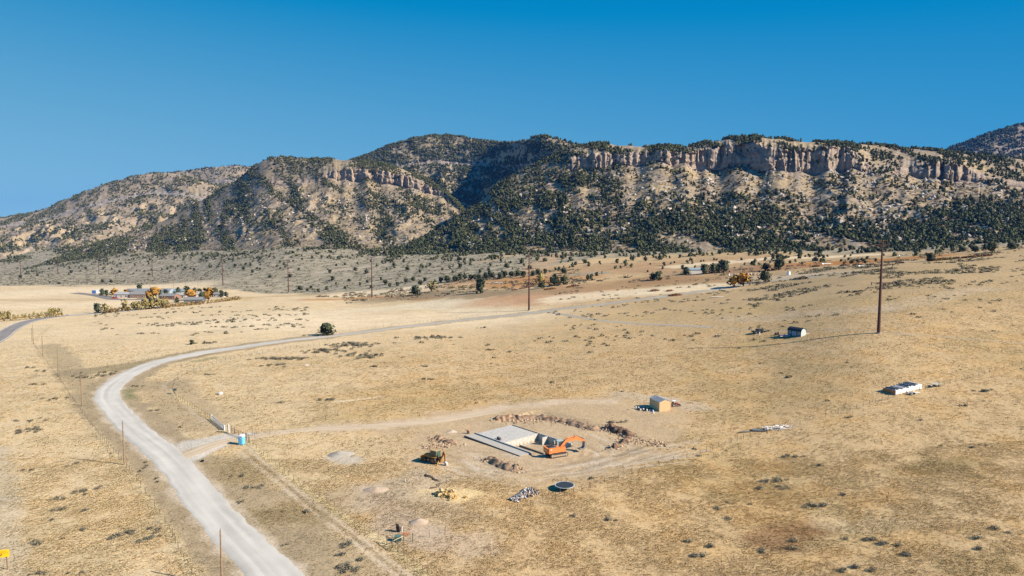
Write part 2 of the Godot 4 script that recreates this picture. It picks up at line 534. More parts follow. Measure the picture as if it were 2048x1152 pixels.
func lay_paint() -> void:
	near_map = Paint.new(-270, 390, 62, 430, 0.5)
	far_map = Paint.new(-1500, 1100, 230, 2000, 4.0)
	var m := near_map
	# mown verges along the gravel road
	var road := smooth_path(ROAD, 6.0)
	for k in road.size() - 1:
		if -road[k].y < 425: m.dab(road[k], road[k + 1], 8.0 if -road[k].y < 330.0 else 5.0, VERGE, 0.75, 1.2, 0.75, ns, 1.5)
	line(m, [Vector2(-50.1, -126.1), Vector2(-34.7, -107.3), Vector2(-23.2, -93.3)], 7.0, VERGE, 0.75, 2.0, 0.7, 2.0)
	line(m, [Vector2(-63.2, -145.7), Vector2(-50.1, -126.1)], 6.0, VERGE, 0.75, 2.0, 0.7, 2.0)
	line(m, [Vector2(-127.8, -220.6), Vector2(-116.4, -224.3), Vector2(-82.9, -176.8)], 8.0, VERGE, 0.6, 2.0, 0.7, 2.0)
	line(m, [Vector2(-159.7, -244.6), Vector2(-142.4, -263.7), Vector2(-130.3, -289.5)], 7.0, Color(0.30, 0.24, 0.14), 0.85, 1.0, 0.7, 1.0)
	line(m, [Vector2(-209.8, -305.0), Vector2(-159.7, -244.6), Vector2(-115.5, -186.7)], 5.0, Color(0.34, 0.27, 0.165), 0.7, 1.5, 0.6, 2.0)
	line(m, [Vector2(-124.9, -217.0), Vector2(-121.9, -210.2), Vector2(-118.2, -206.9)], 2.2, GREEN, 0.5, 1.0, 0.5, 1.0)
	line(m, [Vector2(-125.2, -266.8), Vector2(-122.1, -273.3)], 2.2, GREEN, 0.6, 1.0, 0.5, 1.0)
	for k in road.size() - 1:
		if -road[k].y < 425: m.dab(road[k], road[k + 1], 4.1 if -road[k].y < 330.0 else 3.0, DUST, 0.8, 0.9, 1.0, ns, 1.2)
	# the driveway and its mouth
	line(m, [Vector2(-79.9, -156.0), Vector2(-77.3, -160.5), Vector2(-71.5, -165.3), Vector2(-67.0, -166.6)], 3.0, Color(0.52, 0.475, 0.405), 0.95, 0.8, 1.0, 0.8)
	line(m, [Vector2(-73.4, -144.1), Vector2(-72.7, -150.7), Vector2(-71.0, -158.6)], 2.6, Color(0.55, 0.5, 0.43), 0.95, 0.8, 1.0, 0.8)
	# tyre tracks beside the fences
	line(m, [Vector2(-80.9, -176.8), Vector2(-106.1, -210.2), Vector2(-117.3, -224.3), Vector2(-119.8, -236.1)], 0.45, DUST, 0.6, 0.3, 0.8, 0.3)
	line(m, [Vector2(-63.0, -157.9), Vector2(-49.0, -139.5), Vector2(-35.7, -122.5), Vector2(-23.3, -107.3), Vector2(-13.4, -94.6)], 0.6, Color(0.53, 0.43, 0.31), 0.7, 0.3, 1.0, 0.2)
	line(m, [Vector2(-63.3, -154.2), Vector2(-51.1, -139.5), Vector2(-37.4, -121.8), Vector2(-25.3, -107.3), Vector2(-16.5, -96.1)], 0.6, Color(0.53, 0.43, 0.31), 0.7, 0.3, 1.0, 0.2)
	line(m, [Vector2(-63.3, -156.4), Vector2(-50.1, -139.8), Vector2(-36.6, -122.3), Vector2(-24.2, -107.3), Vector2(-14.9, -95.3)], 0.3, Color(0.2, 0.15, 0.08), 0.5, 0.2, 0.4, 0.2)
	# graded dirt round the foundation
	m.area(PackedVector2Array([Vector2(-50.1, -173.6), Vector2(-35.5, -178.7), Vector2(-20.4, -188.3), Vector2(-5.1, -200.0), Vector2(11.6, -203.3), Vector2(28.2, -202.1), Vector2(36.6, -198.7), Vector2(47.1, -192.5), Vector2(48.6, -182.6), Vector2(42.4, -173.1), Vector2(39.7, -161.5), Vector2(30.2, -150.2), Vector2(18.6, -140.0), Vector2(8.8, -135.1), Vector2(-2.5, -135.1), Vector2(-9.9, -138.8), Vector2(-17.7, -142.5), Vector2(-25.5, -150.7), Vector2(-28.5, -161.7), Vector2(-24.8, -169.7), Vector2(-33.9, -170.4), Vector2(-48.8, -168.7)]), SOIL, 0.85, 4.0, 0.93, ns, 5.0)
	m.area(PackedVector2Array([Vector2(-18.2, -168.0), Vector2(-4.7, -183.2), Vector2(11.9, -183.9), Vector2(24.2, -172.7), Vector2(26.3, -165.6), Vector2(22.8, -154.4), Vector2(11.3, -141.2), Vector2(1.7, -141.0), Vector2(-8.4, -150.7), Vector2(-16.0, -157.9)]), Color(0.475, 0.36, 0.23), 0.85, 2.0, 1.0, ns, 2.0)
	line(m, [Vector2(33.4, -206.7), Vector2(45.7, -199.0), Vector2(52.2, -190.2)], 4.0, DUST, 0.6, 2.0, 0.8, 2.0)
	line(m, [Vector2(-50.1, -173.6), Vector2(-35.0, -176.3), Vector2(-19.8, -183.1), Vector2(-3.5, -194.0), Vector2(11.4, -199.8), Vector2(29.3, -199.6)], 2.6, Color(0.56, 0.44, 0.31), 0.8, 1.5, 1.0, 1.5)
	# ruts of the machines
	for k in 16:
		var hub: Vector2 = Vector2(Vector2(11.2, -154.3)) + Vector2(rng.randf_range(-5, 5), rng.randf_range(-4, 4))
		var r := rng.randf_range(6.0, 17.0)
		var a0 := rng.randf_range(-0.9, 1.2)
		var arc := []
		for q in 9: arc.append(hub + Vector2(cos(a0 + q * 0.11), sin(a0 + q * 0.11)) * r)
		line(m, arc, 0.38, SOIL.darkened(0.3) if k % 2 else DUST.lightened(0.1), 0.55, 0.25, 1.0, 0.2)
	for k in 60:
		var a := rng.randf_range(0.0, 1.0)
		var y0 := Vector2(Vector2(1.7, -138.0)).lerp(Vector2(34.5, -154.5), a) + Vector2(rng.randf_range(-3, 3), rng.randf_range(-4, 6))
		line(m, [y0, y0 + Vector2(rng.randf_range(7, 16), -rng.randf_range(2, 9))], 0.4, SOIL.darkened(0.35) if k % 2 else DUST.lightened(0.08), 0.55, 0.2, 1.0, 0.2)
	for k in 60:
		var c0 := Vector2(Vector2(-17.1, -147.3)).lerp(Vector2(-1.6, -147.3), rng.randf()) + Vector2(rng.randf_range(-4, 4), rng.randf_range(-9, 9))
		line(m, [c0, c0 + Vector2(rng.randf_range(3, 8), rng.randf_range(1, 7))], 0.36, SOIL.darkened(0.32) if k % 2 else DUST.lightened(0.08), 0.55, 0.2, 1.0, 0.2)
	line(m, [Vector2(23.5, -151.0), Vector2(31.8, -158.8), Vector2(42.5, -163.3)], 0.7, SOIL.darkened(0.5), 0.7, 0.3, 1.0, 0.3)
	line(m, [Vector2(13.5, -141.3), Vector2(23.1, -148.7), Vector2(36.8, -159.8)], 0.6, SOIL.darkened(0.5), 0.6, 0.3, 1.0, 0.3)
	# bare ground at the lower paddock, straw, litter
	line(m, [Vector2(-26.0, -129.8), Vector2(-19.7, -134.3)], 6.0, Color(0.45, 0.37, 0.27), 0.7, 2.0, 0.6, 3.0)
	line(m, [Vector2(-17.0, -128.5), Vector2(-9.2, -128.5)], 2.9, Color(0.68, 0.52, 0.27), 0.85, 1.2, 1.0, 1.5)
	line(m, [Vector2(-31.6, -128.5), Vector2(-22.0, -123.7), Vector2(-15.5, -117.0)], 7.0, Color(0.46, 0.36, 0.25), 0.45, 3.0, 0.4, 3.0)
	line(m, [Vector2(-21.3, -114.9), Vector2(-13.8, -110.0), Vector2(-6.9, -107.2)], 5.0, Color(0.46, 0.36, 0.26), 0.6, 2.0, 0.5, 2.0)
	line(m, [Vector2(-39.1, -150.7), Vector2(-36.6, -149.6)], 3.0, Color(0.47, 0.42, 0.35), 0.8, 1.5, 0.9, 1.0)
	line(m, [Vector2(-42.4, -120.2), Vector2(-39.0, -118.1)], 5.0, Color(0.27, 0.2, 0.085), 0.4, 2.0, 0.3, 3.0)
	line(m, [Vector2(-62.1, -145.7), Vector2(-55.9, -141.0)], 5.0, Color(0.28, 0.21, 0.09), 0.35, 2.0, 0.3, 3.0)
	line(m, [Vector2(43.0, -109.3), Vector2(51.5, -113.4)], 4.0, Color(0.22, 0.115, 0.05), 0.65, 2.0, 0.5, 2.5)
	line(m, [Vector2(84.4, -138.6), Vector2(92.6, -140.0)], 5.0, Color(0.2, 0.15, 0.055), 0.55, 3.0, 0.2, 4.0)
	line(m, [Vector2(23.0, -98.3), Vector2(31.3, -103.3)], 5.0, DRY.darkened(0.2), 0.3, 3.0, 0.2, 4.0)
	line(m, [Vector2(58.6, -115.6), Vector2(64.9, -115.9)], 4.0, PALE, 0.5, 2.0, 0.0, 3.0)
	# paths trodden through the grass
	line(m, [Vector2(-60.4, -173.1), Vector2(-44.8, -184.1), Vector2(-26.7, -204.5), Vector2(-4.0, -221.8), Vector2(31.3, -238.2), Vector2(71.0, -253.2), Vector2(97.0, -268.1)], 2.2, OLIVE, 0.35, 1.2, 0.2, 1.2)
	line(m, [Vector2(-53.9, -200.1), Vector2(-49.0, -201.9), Vector2(-40.9, -207.0)], 0.8, CREAM, 0.8, 0.4, 0.5, 0.3)
	line(m, [Vector2(58.7, -220.4), Vector2(87.2, -256.7), Vector2(100.6, -272.7)], 3.0, OLIVE, 0.3, 1.5, 0.2, 1.5)
	line(m, [Vector2(88.4, -300.5), Vector2(119.8, -270.4), Vector2(141.3, -244.9), Vector2(175.5, -227.6)], 1.2, Color(0.4, 0.33, 0.23), 0.6, 0.6, 0.5, 0.6)
	for k in 5: line(m, [Vector2(Vector2(6.6, -343.0)) + Vector2(k * 30, -k * 4), Vector2(Vector2(74.6, -328.6)) + Vector2(k * 26, k * 2)], 1.6, OLIVE, 0.25, 1.0, 0.1, 1.5)
	line(m, [Vector2(-121.6, -156.0), Vector2(-97.0, -126.1), Vector2(-74.7, -96.1)], 2.5, Color(0.5, 0.42, 0.3), 0.6, 1.0, 0.6, 1.0)
	line(m, [Vector2(-177.6, -232.0), Vector2(-223.4, -305.0), Vector2(-260.8, -375.9)], 6.0, PALE, 0.6, 3.0, 0.2, 2.0)
	line(m, [Vector2(-227.5, -319.6), Vector2(-256.6, -376.0)], 0.6, OLIVE, 0.5, 0.4, 0.2, 0.3)
	# long grass left standing along the wire
	line(m, [Vector2(-63.8, -161.3), Vector2(-50.4, -143.7), Vector2(-37.0, -127.0), Vector2(-28.7, -116.6), Vector2(-20.5, -107.3), Vector2(-13.4, -98.0), Vector2(-9.5, -91.9)], 0.9, Color(0.62, 0.5, 0.29), 0.8, 0.4, 0.0, 0.3)
	line(m, [Vector2(-111.2, -218.4), Vector2(-105.0, -208.9), Vector2(-92.2, -193.8), Vector2(-82.1, -182.1)], 0.9, Color(0.6, 0.47, 0.27), 0.8, 0.4, 0.0, 0.3)
	line(m, [Vector2(-108.0, -172.2), Vector2(-95.0, -157.1), Vector2(-79.8, -138.9), Vector2(-69.0, -125.6), Vector2(-58.2, -111.8), Vector2(-46.2, -95.4)], 0.8, Color(0.6, 0.48, 0.29), 0.7, 0.4, 0.0, 0.3)
	# pastures and fields farther out
	var f := far_map
	line(f, [Vector2(-175.0, -396.9), Vector2(-117.7, -392.4), Vector2(-7.0, -391.7)], 36.0, CREAM, 0.75, 19.6, 0, 12.0)
	line(f, [Vector2(-133.7, -446.5), Vector2(-57.9, -476.3), Vector2(-21.0, -441.8)], 25.2, Color(0.66, 0.55, 0.38), 0.8, 11.2, 0, 8.0)
	line(f, [Vector2(-230.4, -401.0), Vector2(-162.3, -471.8), Vector2(-126.2, -526.0)], 39.6, Color(0.6, 0.47, 0.29), 0.7, 19.6, 0, 12.0)
	line(f, [Vector2(-163.9, -547.9), Vector2(-121.0, -575.4), Vector2(-63.4, -521.8)], 10.8, RUST, 0.75, 7.0, 0, 8.0)
	line(f, [Vector2(-149.5, -623.5), Vector2(-88.3, -615.9), Vector2(-27.1, -572.9)], 21.6, CREAM, 0.85, 8.4, 0, 5.0)
	line(f, [Vector2(-37.4, -602.6), Vector2(6.7, -568.7), Vector2(40.1, -566.2)], 36.0, RUST, 0.55, 11.2, 0, 8.0)
	line(f, [Vector2(-106.6, -545.2), Vector2(-66.3, -546.0), Vector2(-16.5, -505.3), Vector2(20.2, -488.3)], 23.4, Color(0.27, 0.2, 0.12), 0.7, 11.2, 0, 10.0)
	line(f, [Vector2(-8.1, -457.1), Vector2(32.2, -452.9), Vector2(69.3, -455.0)], 25.2, RUST.lightened(0.08), 0.7, 11.2, 0, 8.0)
	line(f, [Vector2(35.0, -446.0), Vector2(87.9, -446.9), Vector2(128.4, -438.7)], 19.8, CREAM, 0.9, 8.4, 0, 6.0)
	line(f, [Vector2(45.8, -491.9), Vector2(110.3, -504.7), Vector2(159.4, -473.3)], 25.2, Color(0.33, 0.2, 0.1), 0.7, 11.2, 0, 8.0)
	line(f, [Vector2(49.8, -637.3), Vector2(131.0, -600.0), Vector2(209.1, -622.4)], 45.0, Color(0.4, 0.26, 0.14), 0.75, 14.0, 0, 10.0)
	line(f, [Vector2(149.0, -601.4), Vector2(242.7, -614.7), Vector2(318.3, -603.6)], 14.4, CREAM, 0.85, 7.0, 0, 8.0)
	line(f, [Vector2(186.8, -532.1), Vector2(239.0, -526.3), Vector2(291.7, -485.3)], 25.2, RUST, 0.9, 8.4, 0, 6.0)
	line(f, [Vector2(129.5, -538.1), Vector2(169.7, -539.8), Vector2(207.3, -524.4)], 21.6, Color(0.3, 0.2, 0.12), 0.6, 11.2, 0, 8.0)
	line(f, [Vector2(164.3, -467.3), Vector2(187.4, -440.6), Vector2(205.5, -411.9)], 14.4, Color(0.5, 0.4, 0.27), 0.6, 7.0, 0, 5.0)
	line(f, [Vector2(-460.1, -607.2), Vector2(-430.5, -689.6), Vector2(-404.1, -787.6)], 54.0, CREAM, 0.8, 28.0, 0, 20.0)
	line(f, [Vector2(-373.3, -492.0), Vector2(-310.9, -509.4)], 28.8, CREAM, 0.8, 16.8, 0, 10.0)
	line(f, [Vector2(-414.7, -546.9), Vector2(-348.5, -557.7)], 9.0, Color(0.42, 0.31, 0.17), 0.5, 5.6, 0, 6.0)
	line(f, [Vector2(-223.4, -544.5), Vector2(-214.4, -624.4), Vector2(-191.5, -640.5)], 10.8, OLIVE, 0.5, 7.0, 0, 4.0)
	line(f, [Vector2(-237.0, -836.3), Vector2(-204.2, -854.5), Vector2(-170.4, -875.4)], 10.8, DUST, 0.5, 7.0, 0, 4.0)
	line(f, [Vector2(-31.3, -786.4), Vector2(-8.6, -831.0), Vector2(22.7, -857.2)], 10.8, Color(0.45, 0.33, 0.2), 0.8, 7.0, 0, 4.0)
	line(f, [Vector2(17.6, -662.4), Vector2(50.1, -791.3), Vector2(76.4, -823.6)], 14.4, Color(0.45, 0.31, 0.18), 0.7, 8.4, 0, 5.0)
	line(f, [Vector2(45.4, -347.4), Vector2(117.6, -333.3), Vector2(173.0, -301.1), Vector2(226.0, -298.3)], 9.0, OLIVE, 0.35, 5.6, 0, 5.0)
	line(f, [Vector2(99.0, -313.0), Vector2(155.1, -288.2), Vector2(223.3, -315.9)], 5.4, DUST, 0.4, 3.5, 0, 3.0)

func make_ground() -> void:
	var us := PackedFloat32Array()
	for k in 12: us.append(lerpf(-3.2, -0.9, k / 12.0))
	for k in 801: us.append(lerpf(-0.88, 0.88, k / 800.0))
	for k in 12: us.append(lerpf(0.9, 3.2, (k + 1) / 12.0))
	var ds := PackedFloat32Array()
	ds.append_array([-3000.0, 0.0, 50.0])
	var d: float = 66.0
	while d < 2100.0:
		ds.append(d)
		d *= 1.005
	while d < 9000.0:
		ds.append(d)
		d *= 1.08
	var cols := us.size()
	var p := PackedVector3Array()
	var c := PackedColorArray()
	p.resize(cols * ds.size())
	c.resize(cols * ds.size())
	var k := 0
	for dd in ds:
		for u in us:
			var x: float = u * maxf(dd, 66.0)
			if absf(u) > 3.19: x = signf(u) * 9000.0
			p[k] = Vector3(x, ground_y(x, -dd) if absf(u) < 3.19 else 0.0, -dd)
			c[k] = ground_col(x, dd, u)
			k += 1
	var m := tinted("ground", 1.0)
	m.albedo_texture = noise_tex("turf", 1024, 0.035, 0.62, 1.15, 5)
	m.heightmap_enabled = true
	m.heightmap_texture = m.albedo_texture
	m.heightmap_scale = 4.0
	struct("ground", sheet(p, c, cols, ds.size(), 1.0 / 23.0), m)

func make_roads() -> void:
	var g := tinted("gravel", 1.0)
	g.albedo_texture = noise_tex("grit", 512, 0.06, 0.8, 1.1, 4)
	struct("gravel_road", ribbon(ROAD, 7.0, 0.07, GRAVEL, 0.6, [-0.42, 0.3], 1.0, Color(0.4, 0.37, 0.315)), g)
	struct("driveway", ribbon(DRIVE, 4.0, 0.05, Color(0.56, 0.45, 0.32), 0.6, [-0.4, 0.4]), g)
	struct("track", ribbon(TRACK, 3.6, 0.06, Color(0.42, 0.37, 0.29), 0.6, [-0.4, 0.4]), g)
	var a := tinted("asphalt", 0.95)
	a.albedo_texture = tex["grit"]
	struct("asphalt_road", ribbon(HIGHWAY, 8.0, 0.12, Color(0.27, 0.25, 0.24), 0.15, []), a)
	struct("village_road", ribbon(VILLAGE, 9.0, 0.25, Color(0.24, 0.225, 0.21), 0.3, [], 2.0), a)
	var path := smooth_path(HIGHWAY, 1.0)
	for side in [-3.4, 3.4]:
		var pts := []
		for j in range(0, path.size() - 1, 4):
			var t := (path[j + 1] - path[j]).normalized()
			pts.append(path[j] + Vector2(-t.y, t.x) * side)
		struct("road_marking", ribbon(pts, 0.22, 0.16, Color(0.7, 0.7, 0.68), 0.0, [], 2.0), a)

# ---------------------------------------------------------------- the hills
# a row: bearing, distance of the foot, then distance and height of the cliff's foot, the cliff's brow and the crest
const HILLS := {
	"cliff_range": [
		[-0.187, 980, 1019, 22.7, 1021, 22.7, 1040, 22.8],
		[-0.157, 960, 1026, 25.4, 1029, 25.5, 1060, 26.1],
		[-0.128, 940, 1039, 38.0, 1043, 38.6, 1090, 43.8],
		[-0.091, 930, 1055, 52.8, 1061, 54.1, 1120, 65.7],
		[-0.054, 900, 1071, 70.3, 1079, 72.5, 1160, 92.5],
		[-0.018, 880, 1091, 99.0, 1100, 102.8, 1200, 137.5],
		[0.012, 860, 1097, 110.8, 1108, 115.2, 1220, 156.5],
		[0.041, 850, 1100, 121.9, 1112, 126.9, 1230, 174.2],
		[0.066, 840, 1097, 132.0, 1109, 137.5, 1230, 190.2],
		[0.079, 830, 1130, 155.3, 1138, 172.4, 1230, 197.2],
		[0.099, 820, 1120, 156.0, 1128, 177.8, 1220, 203.9],
		[0.128, 810, 1110, 156.6, 1118, 178.3, 1210, 206.1],
		[0.157, 800, 1100, 154.1, 1106, 173.7, 1200, 202.3],
		[0.169, 790, 1110, 162.2, 1116, 180.5, 1190, 199.3],
		[0.201, 780, 1090, 161.0, 1096, 178.9, 1175, 194.9],
		[0.262, 750, 1070, 157.4, 1076, 175.8, 1160, 194.7],
		[0.275, 740, 1065, 143.9, 1072, 170.0, 1150, 196.0],
		[0.282, 740, 1080, 150.6, 1087, 186.5, 1165, 202.9],
		[0.331, 730, 1052, 151.1, 1061, 186.3, 1150, 208.3],
		[0.375, 720, 1018, 144.9, 1028, 181.3, 1140, 206.1],
		[0.381, 720, 1005, 139.4, 1014, 168.6, 1130, 203.2],
		[0.419, 715, 1000, 138.2, 1010, 171.1, 1120, 195.4],
		[0.455, 710, 1000, 139.7, 1010, 174.7, 1120, 194.6],
		[0.500, 705, 1000, 140.4, 1010, 174.0, 1120, 193.0],
		[0.507, 705, 1010, 147.1, 1016, 165.9, 1120, 193.0],
		[0.517, 700, 977, 132.4, 989, 138.0, 1120, 192.2],
		[0.550, 695, 975, 130.8, 988, 136.3, 1120, 189.8],
		[0.564, 690, 1000, 137.5, 1006, 146.7, 1120, 187.4],
		[0.601, 690, 990, 129.5, 998, 148.1, 1110, 183.0],
		[0.626, 690, 975, 121.2, 984, 148.9, 1110, 180.6],
		[0.659, 690, 975, 122.7, 984, 147.5, 1100, 176.2],
		[0.670, 690, 985, 131.9, 990, 144.5, 1100, 175.5],
		[0.681, 690, 960, 122.2, 972, 127.1, 1100, 174.7],
		[0.746, 690, 954, 116.1, 966, 120.6, 1090, 164.1],
		[0.857, 690, 947, 112.3, 959, 116.5, 1080, 156.9],
		[1.076, 690, 947, 105.8, 959, 109.5, 1080, 145.2]],
	"west_hill": [
		[-0.726, 1350, 1383, -37.8, 1384, -37.9, 1400, -38.6],
		[-0.681, 1380, 1419, -11.9, 1421, -11.9, 1440, -12.5],
		[-0.643, 1390, 1462, 7.9, 1465, 8.0, 1500, 8.1],
		[-0.606, 1380, 1498, 25.8, 1504, 26.2, 1560, 29.3],
		[-0.531, 1330, 1534, 49.0, 1543, 50.4, 1640, 63.0],
		[-0.457, 1250, 1540, 89.2, 1553, 92.7, 1690, 125.0],
		[-0.419, 1200, 1530, 112.7, 1545, 117.5, 1700, 162.4],
		[-0.382, 1150, 1513, 137.0, 1529, 143.2, 1700, 201.7],
		[-0.367, 1140, 1509, 153.4, 1526, 160.4, 1700, 227.4],
		[-0.346, 1120, 1502, 160.7, 1520, 168.2, 1700, 239.7],
		[-0.327, 1110, 1486, 155.4, 1503, 162.6, 1680, 231.4],
		[-0.294, 1100, 1456, 152.5, 1472, 159.5, 1640, 225.9],
		[-0.274, 1090, 1470, 171.8, 1474, 179.6, 1620, 222.6],
		[-0.261, 1085, 1460, 166.7, 1466, 183.1, 1610, 220.4],
		[-0.236, 1075, 1450, 162.8, 1457, 185.4, 1600, 218.2],
		[-0.207, 1060, 1440, 158.9, 1447, 182.4, 1590, 214.9],
		[-0.171, 1040, 1425, 152.6, 1432, 173.8, 1560, 200.6],
		[-0.149, 1030, 1415, 142.7, 1422, 163.7, 1530, 184.4],
		[-0.127, 1020, 1405, 132.9, 1412, 150.7, 1490, 165.9],
		[-0.105, 1010, 1395, 126.2, 1400, 136.7, 1450, 146.0],
		[-0.087, 1000, 1380, 116.4, 1384, 122.6, 1410, 127.0],
		[-0.069, 1000, 1217, 67.8, 1227, 70.1, 1330, 90.8],
		[-0.047, 1000, 1165, 48.1, 1172, 49.3, 1250, 60.1],
		[-0.018, 1000, 1079, 27.2, 1082, 27.4, 1120, 28.8],
		[-0.003, 1000, 1039, 22.6, 1041, 22.5, 1060, 22.2]],
	"back_mountain": [
		[-0.310, 1700, 2030, 148.0, 2045, 153.1, 2200, 199.9],
		[-0.280, 1700, 2063, 175.5, 2079, 182.0, 2250, 242.4],
		[-0.251, 1700, 2096, 195.0, 2114, 202.5, 2300, 273.2],
		[-0.221, 1700, 2096, 212.4, 2114, 220.9, 2300, 299.6],
		[-0.192, 1700, 2096, 229.9, 2114, 239.2, 2300, 326.1],
		[-0.163, 1650, 2079, 244.6, 2098, 254.8, 2300, 350.8],
		[-0.126, 1650, 2079, 257.6, 2098, 268.4, 2300, 370.6],
		[-0.108, 1600, 2062, 258.0, 2083, 269.1, 2300, 373.9],
		[-0.090, 1600, 2062, 253.7, 2083, 264.6, 2300, 367.3],
		[-0.068, 1600, 2029, 248.4, 2048, 258.8, 2250, 357.2],
		[-0.046, 1600, 1996, 242.1, 2014, 252.1, 2200, 345.7],
		[-0.017, 1550, 1913, 228.2, 1929, 237.4, 2100, 323.2],
		[-0.001, 1500, 1797, 214.6, 1810, 222.9, 1950, 299.6],
		[0.012, 1450, 1714, 212.4, 1726, 220.5, 1850, 294.8],
		[0.044, 1400, 1631, 213.0, 1641, 221.1, 1750, 294.2],
		[0.062, 1380, 1604, 206.2, 1614, 213.9, 1720, 283.8],
		[0.092, 1380, 1591, 194.2, 1600, 201.3, 1700, 265.3],
		[0.128, 1380, 1591, 185.1, 1600, 191.8, 1700, 251.9],
		[0.201, 1380, 1591, 174.4, 1600, 180.5, 1700, 236.0]],
	"far_west_ridge": [
		[-1.061, 1500, 2094, 30.4, 2121, 31.6, 2400, 42.2],
		[-0.935, 1480, 2087, 40.4, 2114, 42.1, 2400, 58.0],
		[-0.810, 1460, 2080, 56.9, 2108, 59.5, 2400, 84.3],
		[-0.751, 1450, 2077, 66.7, 2105, 69.9, 2400, 100.1],
		[-0.699, 1470, 2083, 79.9, 2111, 83.8, 2400, 121.1],
		[-0.654, 1500, 2094, 107.6, 2121, 113.0, 2400, 164.8],
		[-0.602, 1550, 2111, 139.0, 2136, 146.1, 2400, 213.5],
		[-0.543, 1750, 2146, 165.2, 2164, 173.2, 2350, 247.5],
		[-0.519, 1750, 2146, 170.8, 2164, 179.1, 2350, 256.0],
		[-0.495, 1720, 2102, 165.1, 2120, 173.0, 2300, 246.6],
		[-0.455, 1700, 2063, 152.1, 2079, 159.4, 2250, 226.1],
		[-0.419, 1680, 2023, 129.0, 2038, 135.0, 2200, 190.4],
		[-0.369, 1650, 1947, 93.4, 1960, 97.6, 2100, 135.3],
		[-0.311, 1600, 1798, 52.3, 1807, 54.3, 1900, 71.8]],
	"far_west_summit": [
		[-0.588, 2500, 2962, 184.5, 2983, 189.7, 3200, 237.5],
		[-0.528, 2500, 2962, 227.8, 2983, 235.1, 3200, 302.4],
		[-0.491, 2500, 2962, 246.4, 2983, 254.6, 3200, 330.1],
		[-0.455, 2500, 2962, 257.2, 2983, 265.9, 3200, 346.2],
		[-0.422, 2450, 2912, 259.8, 2933, 268.7, 3150, 350.7],
		[-0.404, 2450, 2912, 265.8, 2933, 275.0, 3150, 359.8],
		[-0.382, 2450, 2912, 259.8, 2933, 268.7, 3150, 350.7],
		[-0.353, 2450, 2912, 240.0, 2933, 248.0, 3150, 321.2],
		[-0.310, 2450, 2879, 203.3, 2898, 209.4, 3100, 265.4],
		[-0.252, 2450, 2846, 156.9, 2864, 160.7, 3050, 195.6]],
	"east_mountain": [
		[0.551, 1900, 2296, 211.8, 2314, 217.3, 2500, 269.0],
		[0.609, 1900, 2329, 249.2, 2348, 256.7, 2550, 326.7],
		[0.635, 1900, 2362, 271.7, 2383, 280.3, 2600, 362.0],
		[0.651, 1900, 2362, 283.9, 2383, 293.2, 2600, 380.6],
		[0.680, 1900, 2362, 302.3, 2383, 312.5, 2600, 408.6],
		[0.708, 1900, 2362, 318.2, 2383, 329.2, 2600, 432.7],
		[0.742, 1900, 2362, 334.0, 2383, 345.8, 2600, 456.9],
		[0.794, 1900, 2362, 352.3, 2383, 365.1, 2600, 484.7],
		[0.852, 1900, 2362, 362.1, 2383, 375.3, 2600, 499.5],
		[0.961, 1900, 2362, 351.1, 2383, 363.8, 2600, 482.8],
		[1.145, 1900, 2362, 296.2, 2383, 306.0, 2600, 399.2]],}

var hill_p := {}    # the sheets' points, to plant trees on
var hill_n := {}

func row_at(rows: Array, u: float) -> PackedFloat32Array:
	var i := 0
	while i < rows.size() - 2 and u > rows[i + 1][0]: i += 1
	var a: Array = rows[i]
	var b: Array = rows[i + 1]
	var t := clampf((u - a[0]) / (b[0] - a[0]), 0.0, 1.0)
	var o := PackedFloat32Array()
	for k in 8: o.append(lerpf(a[k], b[k], t))
	return o

